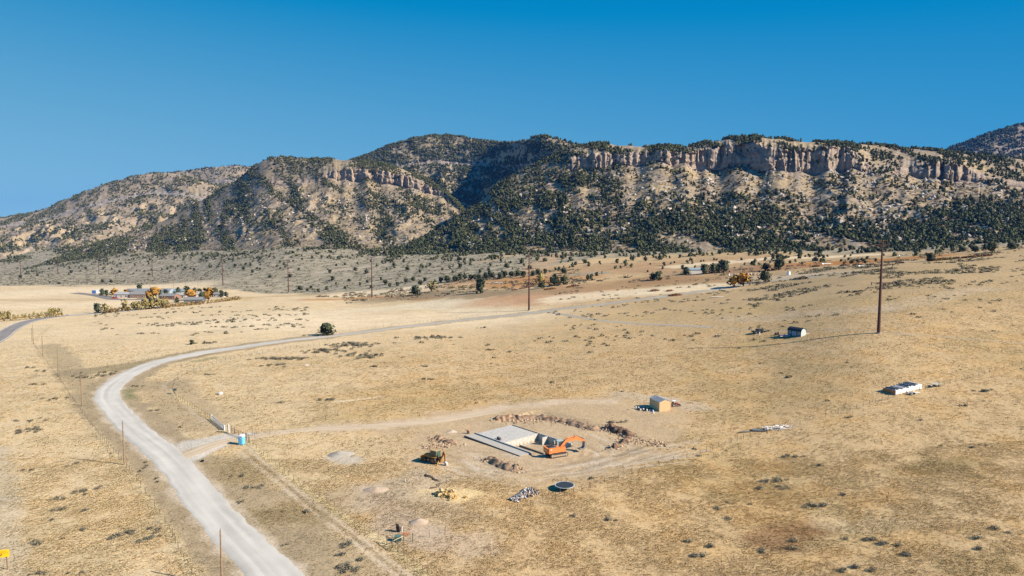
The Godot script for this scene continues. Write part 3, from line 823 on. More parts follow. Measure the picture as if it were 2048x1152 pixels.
func make_hill(key: String, cols: int, v: Array, gully: float, seed_x: float, tones: Array) -> void:
	var rows: Array = HILLS[key]
	var u0: float = rows[0][0]
	var u1: float = rows[-1][0]
	var n0: int = v[0]
	var n1: int = v[1]
	var n2: int = v[2]
	var n3: int = v[3]
	var count := n0 + n1 + n2 + n3 + 1
	var p := PackedVector3Array()
	var c := PackedColorArray()
	p.resize(cols * count)
	c.resize(cols * count)
	var earth: Color = tones[0]
	var straw: Color = tones[1]
	var rock: Color = tones[2]
	for i in cols:
		var u := lerpf(u0, u1, i / float(cols - 1))
		var r := row_at(rows, u)
		for off in [-0.016, -0.008, 0.008, 0.016]:
			var e := row_at(rows, clampf(u + off, u0, u1))
			for q in 8: r[q] += e[q]
		for q in 8: r[q] *= 0.2
		var db := r[1]
		var hb := elev(u * db, -db) - 5.0
		var dk := r[6]
		var s := u * r[4]                    # metres along the range
		var butt := 9.0 * nr.get_noise_2d(s * 1.3 + seed_x, 5.0) + 4.0 * nf.get_noise_2d(s * 4.0, seed_x)
		var tall := r[5] - r[3]
		butt *= clampf(tall / 25.0, 0.0, 1.2)
		var brow := clampf(tall / 25.0, 0.0, 1.0) * (3.5 * ns.get_noise_2d(s * 7.0, 13.0) + 2.0 * ns.get_noise_2d(s * 25.0, 23.0))
		var talus := clampf(tall / 25.0, 0.0, 1.0) * 7.0 * ns.get_noise_2d(s * 3.0, 43.0)
		var crest := 2.0 * ns.get_noise_2d(s * 3.5, 77.0 + seed_x)
		for j in count:
			var dd: float
			var h: float
			var cliff := 0.0
			var t := 0.0
			if j <= n0:
				t = j / float(n0)
				dd = lerpf(db, r[2], t)
				h = lerpf(hb, r[3] + talus, pow(t, 1.22))
				dd += butt * smoothstep(0.8, 1.0, t)
				cliff = smoothstep(0.96, 1.0, t)
			elif j <= n0 + n1:
				t = (j - n0) / float(n1)
				h = lerpf(r[3] + talus, r[5] + brow, t)
				dd = lerpf(r[2], r[4], pow(t, 1.4)) + butt + 1.5 * ns.get_noise_2d(h * 9.0, s * 1.2) + clampf(tall / 25.0, 0.0, 1.0) * (5.0 * nc.get_noise_2d(s * 7.0 + seed_x, h * 0.9) + 3.0 * nc.get_noise_2d(s * 20.0, h * 2.5 + seed_x) + 3.5 * smoothstep(0.55, 0.6, t + 0.3 * ns.get_noise_1d(s * 3.0)))
				cliff = 1.0
			elif j <= n0 + n1 + n2:
				t = (j - n0 - n1) / float(n2)
				dd = lerpf(r[4], dk, t) + butt * (1.0 - smoothstep(0.0, 0.6, t))
				h = lerpf(r[5] + brow * (1.0 - t), r[7], sin(t * PI * 0.5)) + crest * t
				cliff = 1.0 - smoothstep(0.0, 0.1, t)
			else:
				t = (j - n0 - n1 - n2) / float(n3)
				dd = lerpf(dk, dk * 1.5, t)
				h = lerpf(r[7] + crest, minf(r[7] * 0.35, 60.0), t * t * (3.0 - 2.0 * t))
			var x := u * dd
			# gullies run down and to the west
			var q := s + 0.6 * (h - hb) + 70.0 * nf.get_noise_2d(x * 0.7 + seed_x, dd * 0.7)
			var w := 0.0
			if j <= n0: w = sin(clampf(j / float(n0), 0.0, 1.0) * PI) * 0.9 + 0.1 * j / n0
			elif j > n0 + n1: w = 0.12
			else: w = 0.1
			if tall < 8.0 and j <= n0 + n1: w = maxf(w, sin(clampf(j / float(n0 + n1), 0.0, 1.0) * PI))
			var g := gully * w * (nr.get_noise_2d(q * 0.42 + seed_x, h * 0.25) * 0.9 + 0.35 * nf.get_noise_2d(q * 1.5 + seed_x, dd * 1.5) - 0.15)
			var small := nf.get_noise_3d(x * 4.0, h * 4.0, dd * 4.0)
			h += g + 1.6 * w * small
			p[j * cols + i] = Vector3(x, h, -dd)
			var n1v := nf.get_noise_2d(x * 1.2 + seed_x, dd * 1.2)
			var n2v := ns.get_noise_3d(x * 14.0, h * 14.0, dd * 14.0)
			var col := earth.lerp(straw, clampf(0.4 + n1v * 1.6 + g * 0.02, 0.0, 1.0))
			var stone := clampf(smoothstep(0.18, 0.5, small + 0.3 * n2v) * 0.7 + cliff * 0.95, 0.0, 1.0)
			var rk := rock
			if cliff > 0.5:
				var strat := ns.get_noise_2d(h * 11.0 + 3.0 * n1v, s * 0.4)
				var streak := 0.6 * ns.get_noise_2d(s * 20.0, h * 1.2) + 0.5 * nc.get_noise_2d(s * 7.0 + seed_x, h * 0.9)
				rk = rock.lerp(Color(0.4, 0.31, 0.23), clampf(streak * 0.9 + 0.2, 0.0, 0.5)).lerp(Color(0.2, 0.16, 0.14), clampf(strat * 0.8, 0.0, 0.55))
			else: rk = rock.lerp(Color(0.4, 0.365, 0.32), 0.5)
			col = col.lerp(rk, stone)
			var f := 0.88 * (1.0 + 0.3 * n2v)
			c[j * cols + i] = Color(col.r * f, col.g * f, col.b * f)
	var m := tinted("hill_" + key, 1.0)
	m.albedo_texture = noise_tex("scree", 512, 0.05, 0.6, 1.2, 5)
	var me := sheet(p, c, cols, count, 1.0 / 37.0)
	struct("hill", me, m)
	hill_p[key] = p
	hill_n[key] = [cols, count, n0, n1, n2]

# ---------------------------------------------------------------- plants

func leaf_tri(s: Shape, c: Vector3, size: float, out := Vector3.ZERO) -> void:
	var a := Vector3(rng.randfn(), rng.randfn(), rng.randfn()).normalized()
	var b := a.cross(Vector3(rng.randfn(), rng.randfn(), rng.randfn())).normalized()
	var p := [c + a * size, c - a * size * 0.5 + b * size * 0.8, c - a * size * 0.5 - b * size * 0.8]
	if out == Vector3.ZERO: return s.tri(p[0], p[1], p[2])
	var n := a.cross(b)
	if n.dot(out) < 0: n = -n
	n = (out.normalized() + n * 0.45).normalized()
	for q in p: s.v(q, n)

# a crown of leaf sprays on lobes about a darker core; height 1, base at 0
func crown_mesh(lobes: int, sprays: int, size: float, wide: float, tip: float, base: float, light: Color, dark: Color) -> Mesh:
	var s := Shape.new()
	var centres := []
	for k in lobes:
		var y := rng.randf_range(base + 0.12, 0.84)
		var r := wide * (1.0 - tip * (y - base)) * rng.randf_range(0.25, 0.8)
		var a := TAU * (k * 0.382 + rng.randf() * 0.2)
		centres.append([Vector3(cos(a) * r, y, sin(a) * r), rng.randf_range(0.1, 0.27)])
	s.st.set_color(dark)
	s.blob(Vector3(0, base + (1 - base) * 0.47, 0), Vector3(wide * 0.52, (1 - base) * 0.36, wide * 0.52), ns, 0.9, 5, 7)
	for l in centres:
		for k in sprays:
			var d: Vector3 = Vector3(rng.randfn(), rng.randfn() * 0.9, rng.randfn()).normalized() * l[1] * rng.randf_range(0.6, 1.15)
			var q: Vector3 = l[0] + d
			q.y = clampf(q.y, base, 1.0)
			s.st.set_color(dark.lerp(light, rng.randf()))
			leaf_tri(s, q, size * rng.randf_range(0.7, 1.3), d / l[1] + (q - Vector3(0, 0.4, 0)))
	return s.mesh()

func trunk_mesh(h: float, r: float) -> Mesh:
	var s := Shape.new().tube(Vector3(0, -0.05, 0), Vector3(0.02, h, 0.01), r, r * 0.55, 6)
	for k in 3:
		var a := TAU * k / 3.0 + 0.4
		s.tube(Vector3(0.01, h * 0.6, 0), Vector3(cos(a) * 0.2, h * 1.25, sin(a) * 0.2), r * 0.45, r * 0.15, 4)
	return s.mesh()

func tree_proto(called: String, category: String, crown: Mesh, cmat: Material, trunk: Mesh) -> Node3D:
	var o := Node3D.new()
	part("crown", crown, cmat, o)
	part("trunk", trunk, worn("bark", 0.13, 0.09, 0.065), o)
	o.set_meta("category", category)
	o.set_meta("stem", called)
	return o

var junipers := []
var autumn := []
var sages := []
var spare := []

func make_protos() -> void:
	var jl := Color(0.125, 0.14, 0.07)
	var jd := Color(0.06, 0.072, 0.04)
	for k in 3:
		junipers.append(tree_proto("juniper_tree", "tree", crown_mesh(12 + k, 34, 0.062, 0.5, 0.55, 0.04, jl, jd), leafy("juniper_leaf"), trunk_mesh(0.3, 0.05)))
	for k in 2:
		autumn.append(tree_proto("autumn_tree", "tree", crown_mesh(9, 30, 0.075, 0.42, 0.35, 0.14, Color(0.58, 0.35, 0.07), Color(0.34, 0.18, 0.04)), leafy("gold_leaf", 0.3), trunk_mesh(0.35, 0.035)))
	for k in 2:
		autumn.append(tree_proto("poplar_tree", "tree", crown_mesh(8, 22, 0.07, 0.3, 0.3, 0.05, Color(0.42, 0.345, 0.14), Color(0.24, 0.2, 0.08)), leafy("poplar_leaf", 0.3), trunk_mesh(0.35, 0.03)))
	for k in 3:
		var s := Shape.new()
		for b in 16:
			var a := TAU * b / 16.0 + rng.randf()
			s.st.set_color(Color(0.14, 0.11, 0.08))
			s.tube(Vector3.ZERO, Vector3(cos(a) * 0.4, rng.randf_range(0.4, 0.75), sin(a) * 0.4), 0.025, 0.01, 3, false)
		for b in 150:
			var a := rng.randf() * TAU
			var r := sqrt(rng.randf()) * 0.62
			var y := (0.3 + 0.65 * rng.randf()) * (1.0 - 0.55 * r)
			s.st.set_color(Color(0.23, 0.22, 0.165).lerp(Color(0.44, 0.42, 0.33), rng.randf()))
			leaf_tri(s, Vector3(cos(a) * r, y, sin(a) * r), rng.randf_range(0.05, 0.11), Vector3(cos(a) * r, 0.55 + 0.3 * y, sin(a) * r))
		var o := Node3D.new()
		part("foliage", s.mesh(), leafy("sage_leaf"), o)
		o.set_meta("category", "bush")
		o.set_meta("stem", "sagebrush")
		sages.append(o)
	spare = junipers + autumn + sages

func tree(kind: Node3D, p: Vector2, h: float, label: String, group := "", wide := 1.0, stem := "") -> Node3D:
	var t := copy(kind, put(p, -0.05), rng.randf() * TAU, h, label, group, stem)
	t.scale = Vector3(h * wide, h, h * wide)
	return t

# the woods on a hill: a tree at random spots of its sheet, as thickly as «wood» says
func wooded(key: String, tries: int, label: String, lo: float, hi: float, tint: Color, wood: Callable) -> void:
	var p: PackedVector3Array = hill_p[key]
	var g: Array = hill_n[key]
	var cols: int = g[0]
	var count: int = g[1]
	var n0: int = g[2]
	var n1: int = g[3]
	var n2: int = g[4]
	var where := []
	var tints := []
	var cum := PackedFloat32Array()   # rows weighted by their area
	var total := 0.0
	var mid := cols / 2
	for j in n0 + n1 + n2:
		total += p[(j + 1) * cols + mid].distance_to(p[j * cols + mid]) if j < n0 or j >= n0 + n1 else 0.6
		cum.append(total)
	for k in tries:
		var j := cum.bsearch(rng.randf() * total)
		var fi := rng.randf() * (cols - 2)
		var i := int(fi)
		j = mini(j, n0 + n1 + n2 - 1)
		var a := p[j * cols + i]
		var q := a.lerp(p[j * cols + i + 1], fi - i).lerp(p[(j + 1) * cols + i], rng.randf())
		var rise := p[(j + 1) * cols + i] - a
		if rise.y > 1.6 * Vector2(rise.x, rise.z).length() : continue
		if rng.randf() > float(wood.call(q.x / -q.z, q.y, clampf(j / float(n0), 0, 1), j > n0, q)): continue
		var s := lerpf(lo, hi, pow(rng.randf(), 1.5))
		q.y -= 0.3
		where.append(Transform3D(Basis(Vector3.UP, rng.randf() * TAU).scaled(Vector3(s * rng.randf_range(0.7, 1.4), s * rng.randf_range(0.65, 1.35), s)), q))
		var f := rng.randf_range(0.65, 1.35)
		tints.append(Color(tint.r * f, tint.g * f, tint.b * f * rng.randf_range(0.8, 1.1)))
	print(key, " trees ", where.size())
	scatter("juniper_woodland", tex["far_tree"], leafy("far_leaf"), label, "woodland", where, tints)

# ---------------------------------------------------------------- fences, poles, signs

func fence(label: String, pts: Array, spacing: float, high: float, m: Material, thick := 0.045) -> void:
	var root := put(pts[0])
	var t := thing("wire_fence", label, "fence", root, 0, "post and wire fences")
	var path := smooth_path(pts, spacing)
	var post := rod(Vector3(0, -0.3, 0), Vector3(0, high, 0), thick, 5)
	var w := Shape.new()
	var last := Vector3.ZERO
	for k in path.size():
		var q := put(path[k]) - root
		var tilt := Basis.from_euler(Vector3(rng.randfn() * 0.035, rng.randf() * TAU, rng.randfn() * 0.035))
		part("post", post, m, t, Transform3D(tilt.scaled(Vector3(1, rng.randf_range(0.9, 1.1), 1)), q))
		if k > 0:
			for h in [0.35, 0.7, 1.05]: w.tube(last + Vector3.UP * h * high / 1.2, q + Vector3.UP * h * high / 1.2, 0.006, 0.006, 3, false)
		last = q
	part("wire", w.mesh(), mat("wire", 0.2, 0.19, 0.18, 0.6, 0.6), t)

func line_pole(p: Vector2, high: float, label: String, turn: float) -> void:
	var t := thing("transmission_pole", label, "utility pole", put(p), turn, "steel transmission poles across the valley")
	var m := worn("weathered_steel", 0.12, 0.052, 0.038, 0.75, 0.3, 0.6, 0.2)
	part("pole", Shape.new().tube(Vector3(0, -1, 0), Vector3(0, high, 0), 0.62, 0.26, 14).mesh(), m, t)
	for a in [[0.993, 1.9, 0.0], [0.945, 3.1, 0.35], [0.738, 4.2, 0.25], [0.545, 3.5, 0.0]]:
		var y: float = high * a[0]
		var r := 0.3 + 0.3 * (1.0 - y / high)
		for s in [-1, 1]:
			part("crossarm", Shape.new().tube(Vector3(s * r * 0.5, y, 0), Vector3(s * a[1], y + a[2], 0), 0.17, 0.1, 6).mesh(), m, t)
			if a[1] > 3.3:
				part("insulator", Shape.new().tube(Vector3(s * a[1], y + a[2] + 0.25, 0), Vector3(s * a[1], y + a[2] - 0.9, 0), 0.14, 0.14, 7).mesh(), mat("insulator", 0.06, 0.04, 0.04, 0.4), t)
	part("base_flange", Shape.new().tube(Vector3(0, -0.4, 0), Vector3(0, 0.3, 0), 0.95, 0.9, 14).mesh(), worn("concrete", 0.42, 0.4, 0.37), t)

func wood_pole(p: Vector2, high: float, label: String) -> void:
	var t := thing("wooden_pole", label, "utility pole", put(p), 0, "bare wooden poles along the gravel road")
	part("pole", Shape.new().tube(Vector3(0, -0.5, 0), Vector3(0.05, high, 0), 0.15, 0.1, 9).mesh(), worn("pole_wood", 0.3, 0.2, 0.125, 0.9, 0.5), t)
	part("pole_top_pin", Shape.new().tube(Vector3(0.05, high, 0), Vector3(0.05, high + 0.35, 0), 0.035, 0.03, 6).mesh(), mat("pin", 0.1, 0.1, 0.1, 0.5), t)

# ---------------------------------------------------------------- heaps

# a heap or bank along a line: crest height h, half width w, rough with clods
func bank_mesh(pts: Array, w: float, h: float, rough: float, col: Color, dark: Color, root: Vector3, step := 0.45) -> Mesh:
	var path := smooth_path(pts, step)
	var p := PackedVector3Array()
	var c := PackedColorArray()
	var cols := 15
	var n := path.size()
	for j in n:
		var t := (path[mini(j + 1, n - 1)] - path[maxi(j - 1, 0)]).normalized()
		var r := Vector2(-t.y, t.x)
		var end := smoothstep(0.0, 1.0, minf(j, n - 1 - j) * step / (w * 1.3))
		var k := 0.85 + 0.3 * ns.get_noise_1d(j * step * 22.0 + root.x * 10.0)
		for i in cols:
			var f := 2.0 * i / (cols - 1) - 1.0
			var q := path[j] + r * f * w * (0.6 + 0.4 * end) + r * ns.get_noise_1d(j * step * 30.0) * 0.5
			var y := pow(cos(f * PI * 0.5), 1.1) * h * end * k
			var cl := nf.get_noise_2d(q.x * 70.0, q.y * 70.0)
			y += rough * cl * (1.0 - f * f) * end
			p.append(Vector3(q.x, ground_y(q.x, q.y) + y - 0.06, q.y) - root)
			c.append(col.lerp(dark, clampf(0.4 + cl * 1.4, 0.0, 1.0)))
	return sheet(p, c, cols, n, 0.3)

func bank(called: String, label: String, category: String, pts: Array, w: float, h: float, rough: float, col: Color, dark: Color) -> void:
	var root := put(pts[0])
	var m := tinted("earth", 1.0)
	var o := single(called, bank_mesh(pts, w, h, rough, col, dark, root), m, label, category, root)
	o.set_meta("group", "banks and heaps of earth on the site")

func heap(called: String, label: String, category: String, at: Vector2, r: Vector2, h: float, col: Color, dark: Color, rough := 0.12) -> void:
	var p := PackedVector3Array()
	var c := PackedColorArray()
	var root := put(at)
	for j in 22:
		for i in 31:
			var a := TAU * i / 30.0
			var f := 1.18 * j / 21.0
			var wob := 1.0 + 0.22 * ns.get_noise_2d(cos(a) * 40.0 + at.x * 9.0, sin(a) * 40.0)
			var q := at + Vector2(cos(a) * r.x, sin(a) * r.y) * f * wob
			var cl := nf.get_noise_2d(q.x * 30.0, q.y * 30.0)
			var y := h * (pow(maxf(0.0, 1.0 - f), 0.9) * 0.75 + 0.25 * maxf(0, 1.0 - f * f)) + rough * cl * smoothstep(1.1, 0.7, f) - 0.1 * smoothstep(0.95, 1.18, f)
			p.append(Vector3(q.x, ground_y(q.x, q.y) + y, q.y) - root)
			c.append(col.lerp(dark, clampf(0.3 + cl, 0.0, 1.0)))
	var o := single(called, sheet(p, c, 31, 22, 0.3), tinted("earth", 1.0), label, category, root)
	o.set_meta("group", "banks and heaps of earth on the site")

# clods and stones thrown out along the banks
func clods() -> void:
	var where := []
	var tints := []
	for l in [[Vector2(-5.4, -183.2), Vector2(14.4, -180.9)], [Vector2(14.4, -180.9), Vector2(22.9, -172.8)], [Vector2(24.5, -174.9), Vector2(29.8, -166.4)], [Vector2(29.6, -166.8), Vector2(23.9, -156.9)], [Vector2(-19.9, -165.5), Vector2(-13.2, -159.5)], [Vector2(-5.9, -149.6), Vector2(1.5, -141.9)], [Vector2(30.3, -163.6), Vector2(36.8, -159.8)], [Vector2(-19.9, -158.7), Vector2(-16.7, -158.3)]]:
		for k in 260:
			var q: Vector2 = Vector2(l[0]).lerp(l[1], rng.randf()) + Vector2(rng.randfn(), rng.randfn()) * 1.15
			var s := 0.06 + 0.3 * pow(rng.randf(), 3.0)
			where.append(Transform3D(Basis.from_euler(Vector3(rng.randf() * 6, rng.randf() * 6, rng.randf() * 6)).scaled(Vector3(s * 1.3, s, s)), put(q, s * 0.3)))
			tints.append(Color(0.3, 0.21, 0.14).lerp(Color(0.5, 0.38, 0.26), rng.randf()))
	var m := Shape.new()
	m.st.set_color(Color.WHITE)
	m.blob(Vector3.ZERO, Vector3.ONE, ns, 0.9, 4, 6)
	scatter("soil_clods", m.mesh(), tinted("boulder", 0.95), "brown clods and stones strewn along the dug banks", "clods", where, tints)

# ---------------------------------------------------------------- buildings

func gable(called: String, label: String, at: Vector3, turn: float, w: float, d: float, eave: float, ridge: float, wall: Material, roof: Material, group := "", category := "house", windows := 3) -> Node3D:
	var t := thing(called, label, category, at, turn, group)
	var pf := poly([-d / 2, -0.3, d / 2, -0.3, d / 2, eave, 0, ridge, -d / 2, eave])
	var along := Transform3D(Basis(Vector3.UP, PI / 2), Vector3.ZERO)
	part("wall", Shape.new().prism(pf, -w / 2, w / 2, along).mesh(), wall, t)
	for s in [-1, 1]:
		var dir := Vector3(0, eave - ridge, s * d / 2).normalized()
		var n := Vector3(0, d / 2, s * (ridge - eave)).normalized()
		var len := Vector2(d / 2, ridge - eave).length() + 0.35
		var b := Basis(Vector3.RIGHT * s, n, Vector3.RIGHT.cross(n) * s)
		part("roof", Shape.new().box(Vector3(0, ridge, 0) + dir * (len / 2) + n * 0.08, Vector3(w + 0.6, 0.13, len), b).mesh(), roof, t)
	if windows > 0:
		var glass := mat("dark_glass", 0.03, 0.04, 0.05, 0.15)
		var trim := mat("white_trim", 0.7, 0.7, 0.68, 0.6)
		for k in windows:
			var x := (k + 0.5) / windows * w - w / 2
			if k == windows / 2:
				var door := part("door", slab(Vector3(0.95, 2.05, 0.08), Vector3(x, 1.03, d / 2 + 0.04)), mat("house_door", 0.3, 0.22, 0.16, 0.6), t)
				part("handle", Shape.new().tube(Vector3(x + 0.35, 1, d / 2 + 0.08), Vector3(x + 0.35, 1, d / 2 + 0.14), 0.04, 0.04, 6).mesh(), trim, door)
			else:
				var f := part("window", slab(Vector3(1.3, 1.2, 0.08), Vector3(x, 1.5, d / 2 + 0.03)), trim, t)
				part("pane", slab(Vector3(1.1, 1.0, 0.04), Vector3(x, 1.5, d / 2 + 0.07)), glass, f)
		var f2 := part("window", slab(Vector3(0.08, 1.1, 1.2), Vector3(w / 2 + 0.03, 1.5, 0)), trim, t)
		part("pane", slab(Vector3(0.04, 0.9, 1.0), Vector3(w / 2 + 0.07, 1.5, 0)), glass, f2)
	return t

func foundation() -> void:
	var base := ground_y(FO.x, FO.y)
	var t := thing("house_foundation", "pale grey concrete house foundation with a raised slab and open basement bay", "foundation", Vector3(FO.x, base - 0.13, FO.y), atan2(-fa.y, fa.x))
	var con := worn("poured_concrete", 0.5, 0.48, 0.445, 0.9, 0.25, 0.75)
	var grey := worn("grey_concrete", 0.45, 0.425, 0.375, 0.95, 0.4, 0.72)
	var tar := worn("damp_wall", 0.1, 0.095, 0.09, 0.9, 0.4)
	# local x runs along a, local -z along b
	var strip := part("porch_floor", slab(Vector3(20.6, 0.5, 2.9), Vector3(10.3, 0.2, -1.75)), grey, t)
	strip.set_meta("label", "long strip of grey floor between the two low front walls")
	part("outer_wall", slab(Vector3(20.7, 1.0, 0.25), Vector3(10.35, 0.05, -0.13)), tar, t)
	part("inner_wall", slab(Vector3(20.9, 2.6, 0.28), Vector3(10.6, -0.55, -3.36)), con, t)
	part("main_slab", Shape.new().box(Vector3(6.1, -0.45, -9.25), Vector3(10.2, 2.2, 11.4)).mesh(), con, t)
	part("basement_floor", slab(Vector3(12.0, 0.3, 11.6), Vector3(17.0, -1.3, -9.3)), grey, t)
	part("far_wall", slab(Vector3(11.6, 2.35, 0.28), Vector3(16.95, -0.4, -15.1)), con, t)
	part("cross_wall", slab(Vector3(0.28, 2.3, 1.9), Vector3(14.6, -0.42, -14.0)), con, t)
	part("cross_wall", slab(Vector3(0.28, 2.2, 1.3), Vector3(18.2, -0.45, -14.3)), con, t)
	part("partition_footing", slab(Vector3(8.5, 0.5, 0.3), Vector3(16.0, -1.02, -8.2)), tar, t)
	part("slab_edge_form", slab(Vector3(9.6, 0.14, 0.16), Vector3(6.2, 0.73, -14.9)), worn("form_board", 0.2, 0.15, 0.11), t)
	# trowel marks and damp patches stay in the slab's own sheet of finish, a few millimetres thick
	for k in [[3.6, -7.2, 2.4, 1.5], [6.4, -10.0, 2.6, 1.7], [8.6, -7.4, 2.0, 1.6], [8.8, -11.2, 1.8, 1.4]]:
		part("damp_patch", Shape.new().tube(Vector3(k[0], 0.64, k[1]), Vector3(k[0], 0.655, k[1]), k[2] * 0.55, k[2] * 0.5, 14).mesh(), worn("damp_concrete", 0.5, 0.475, 0.43, 0.9, 0.3, 0.75), t)
	for k in 8:
		part("anchor_bolt", rod(Vector3(11.6 + k * 1.2, -0.4, -3.36), Vector3(11.6 + k * 1.2, 0.95, -3.36), 0.025, 4), mat("bolt", 0.15, 0.12, 0.1, 0.5, 0.5), t)
	var hole := base + 0.6
	var ang := atan2(-fa.y, fa.x)
	single("form_box", slab(Vector3(1.5, 0.6, 0.45), Vector3(0, 0.3, 0), 0.05), worn("old_form", 0.16, 0.12, 0.1), "brown box lying on the near edge of the concrete slab", "box", Vector3(fspot(8.6, 4.2).x, base + 0.52, fspot(8.6, 4.2).y), ang - 0.2)
	for k in 5:
		var q := fspot(0.4 + k * 0.35, 3.4 + k * 0.45)
		single("form_board", slab(Vector3(rng.randf_range(2.2, 4.0), 0.06, 0.22), Vector3(0, 0.05, 0)), worn("form_plank", 0.4, 0.3, 0.2), "loose timber form board lying at the west corner of the slab", "board", put(q, 0.03 + 0.5 * float(q.distance_to(FO) < 0)), ang + rng.randf_range(-0.3, 0.3), "loose form boards by the slab")
	# compactor standing at the west corner
	var c := thing("plate_compactor", "small orange and black plate compactor standing west of the concrete slab", "compactor", put(Vector2(-11.2, -169.9)), 0.6)
	part("base_plate", slab(Vector3(0.7, 0.12, 0.5), Vector3(0, 0.08, 0), 0.03), mat("iron", 0.05, 0.05, 0.05, 0.6), c)
	part("engine", slab(Vector3(0.45, 0.55, 0.4), Vector3(0, 0.45, 0), 0.06), mat("engine_black", 0.04, 0.04, 0.04, 0.5), c)
	part("fuel_tank", slab(Vector3(0.4, 0.25, 0.36), Vector3(0, 0.9, 0), 0.06), mat("machine_orange", 0.62, 0.14, 0.03, 0.5), c)
	part("handle", Shape.new().tube(Vector3(-0.2, 0.4, 0.2), Vector3(-0.8, 1.25, 0.2), 0.03, 0.03, 6).tube(Vector3(-0.2, 0.4, -0.2), Vector3(-0.8, 1.25, -0.2), 0.03, 0.03, 6).tube(Vector3(-0.8, 1.25, -0.2), Vector3(-0.8, 1.25, 0.2), 0.03, 0.03, 6).mesh(), mat("engine_black", 0.04, 0.04, 0.04, 0.5), c)

func stadium(half: float, r: float, y: float) -> PackedVector2Array:
	var o := PackedVector2Array()
	for k in 9: o.append(Vector2(half + cos(-PI / 2 + PI * k / 8.0) * r, y + sin(-PI / 2 + PI * k / 8.0) * r))
	for k in 9: o.append(Vector2(-half + cos(PI / 2 + PI * k / 8.0) * r, y + sin(PI / 2 + PI * k / 8.0) * r))
	return o

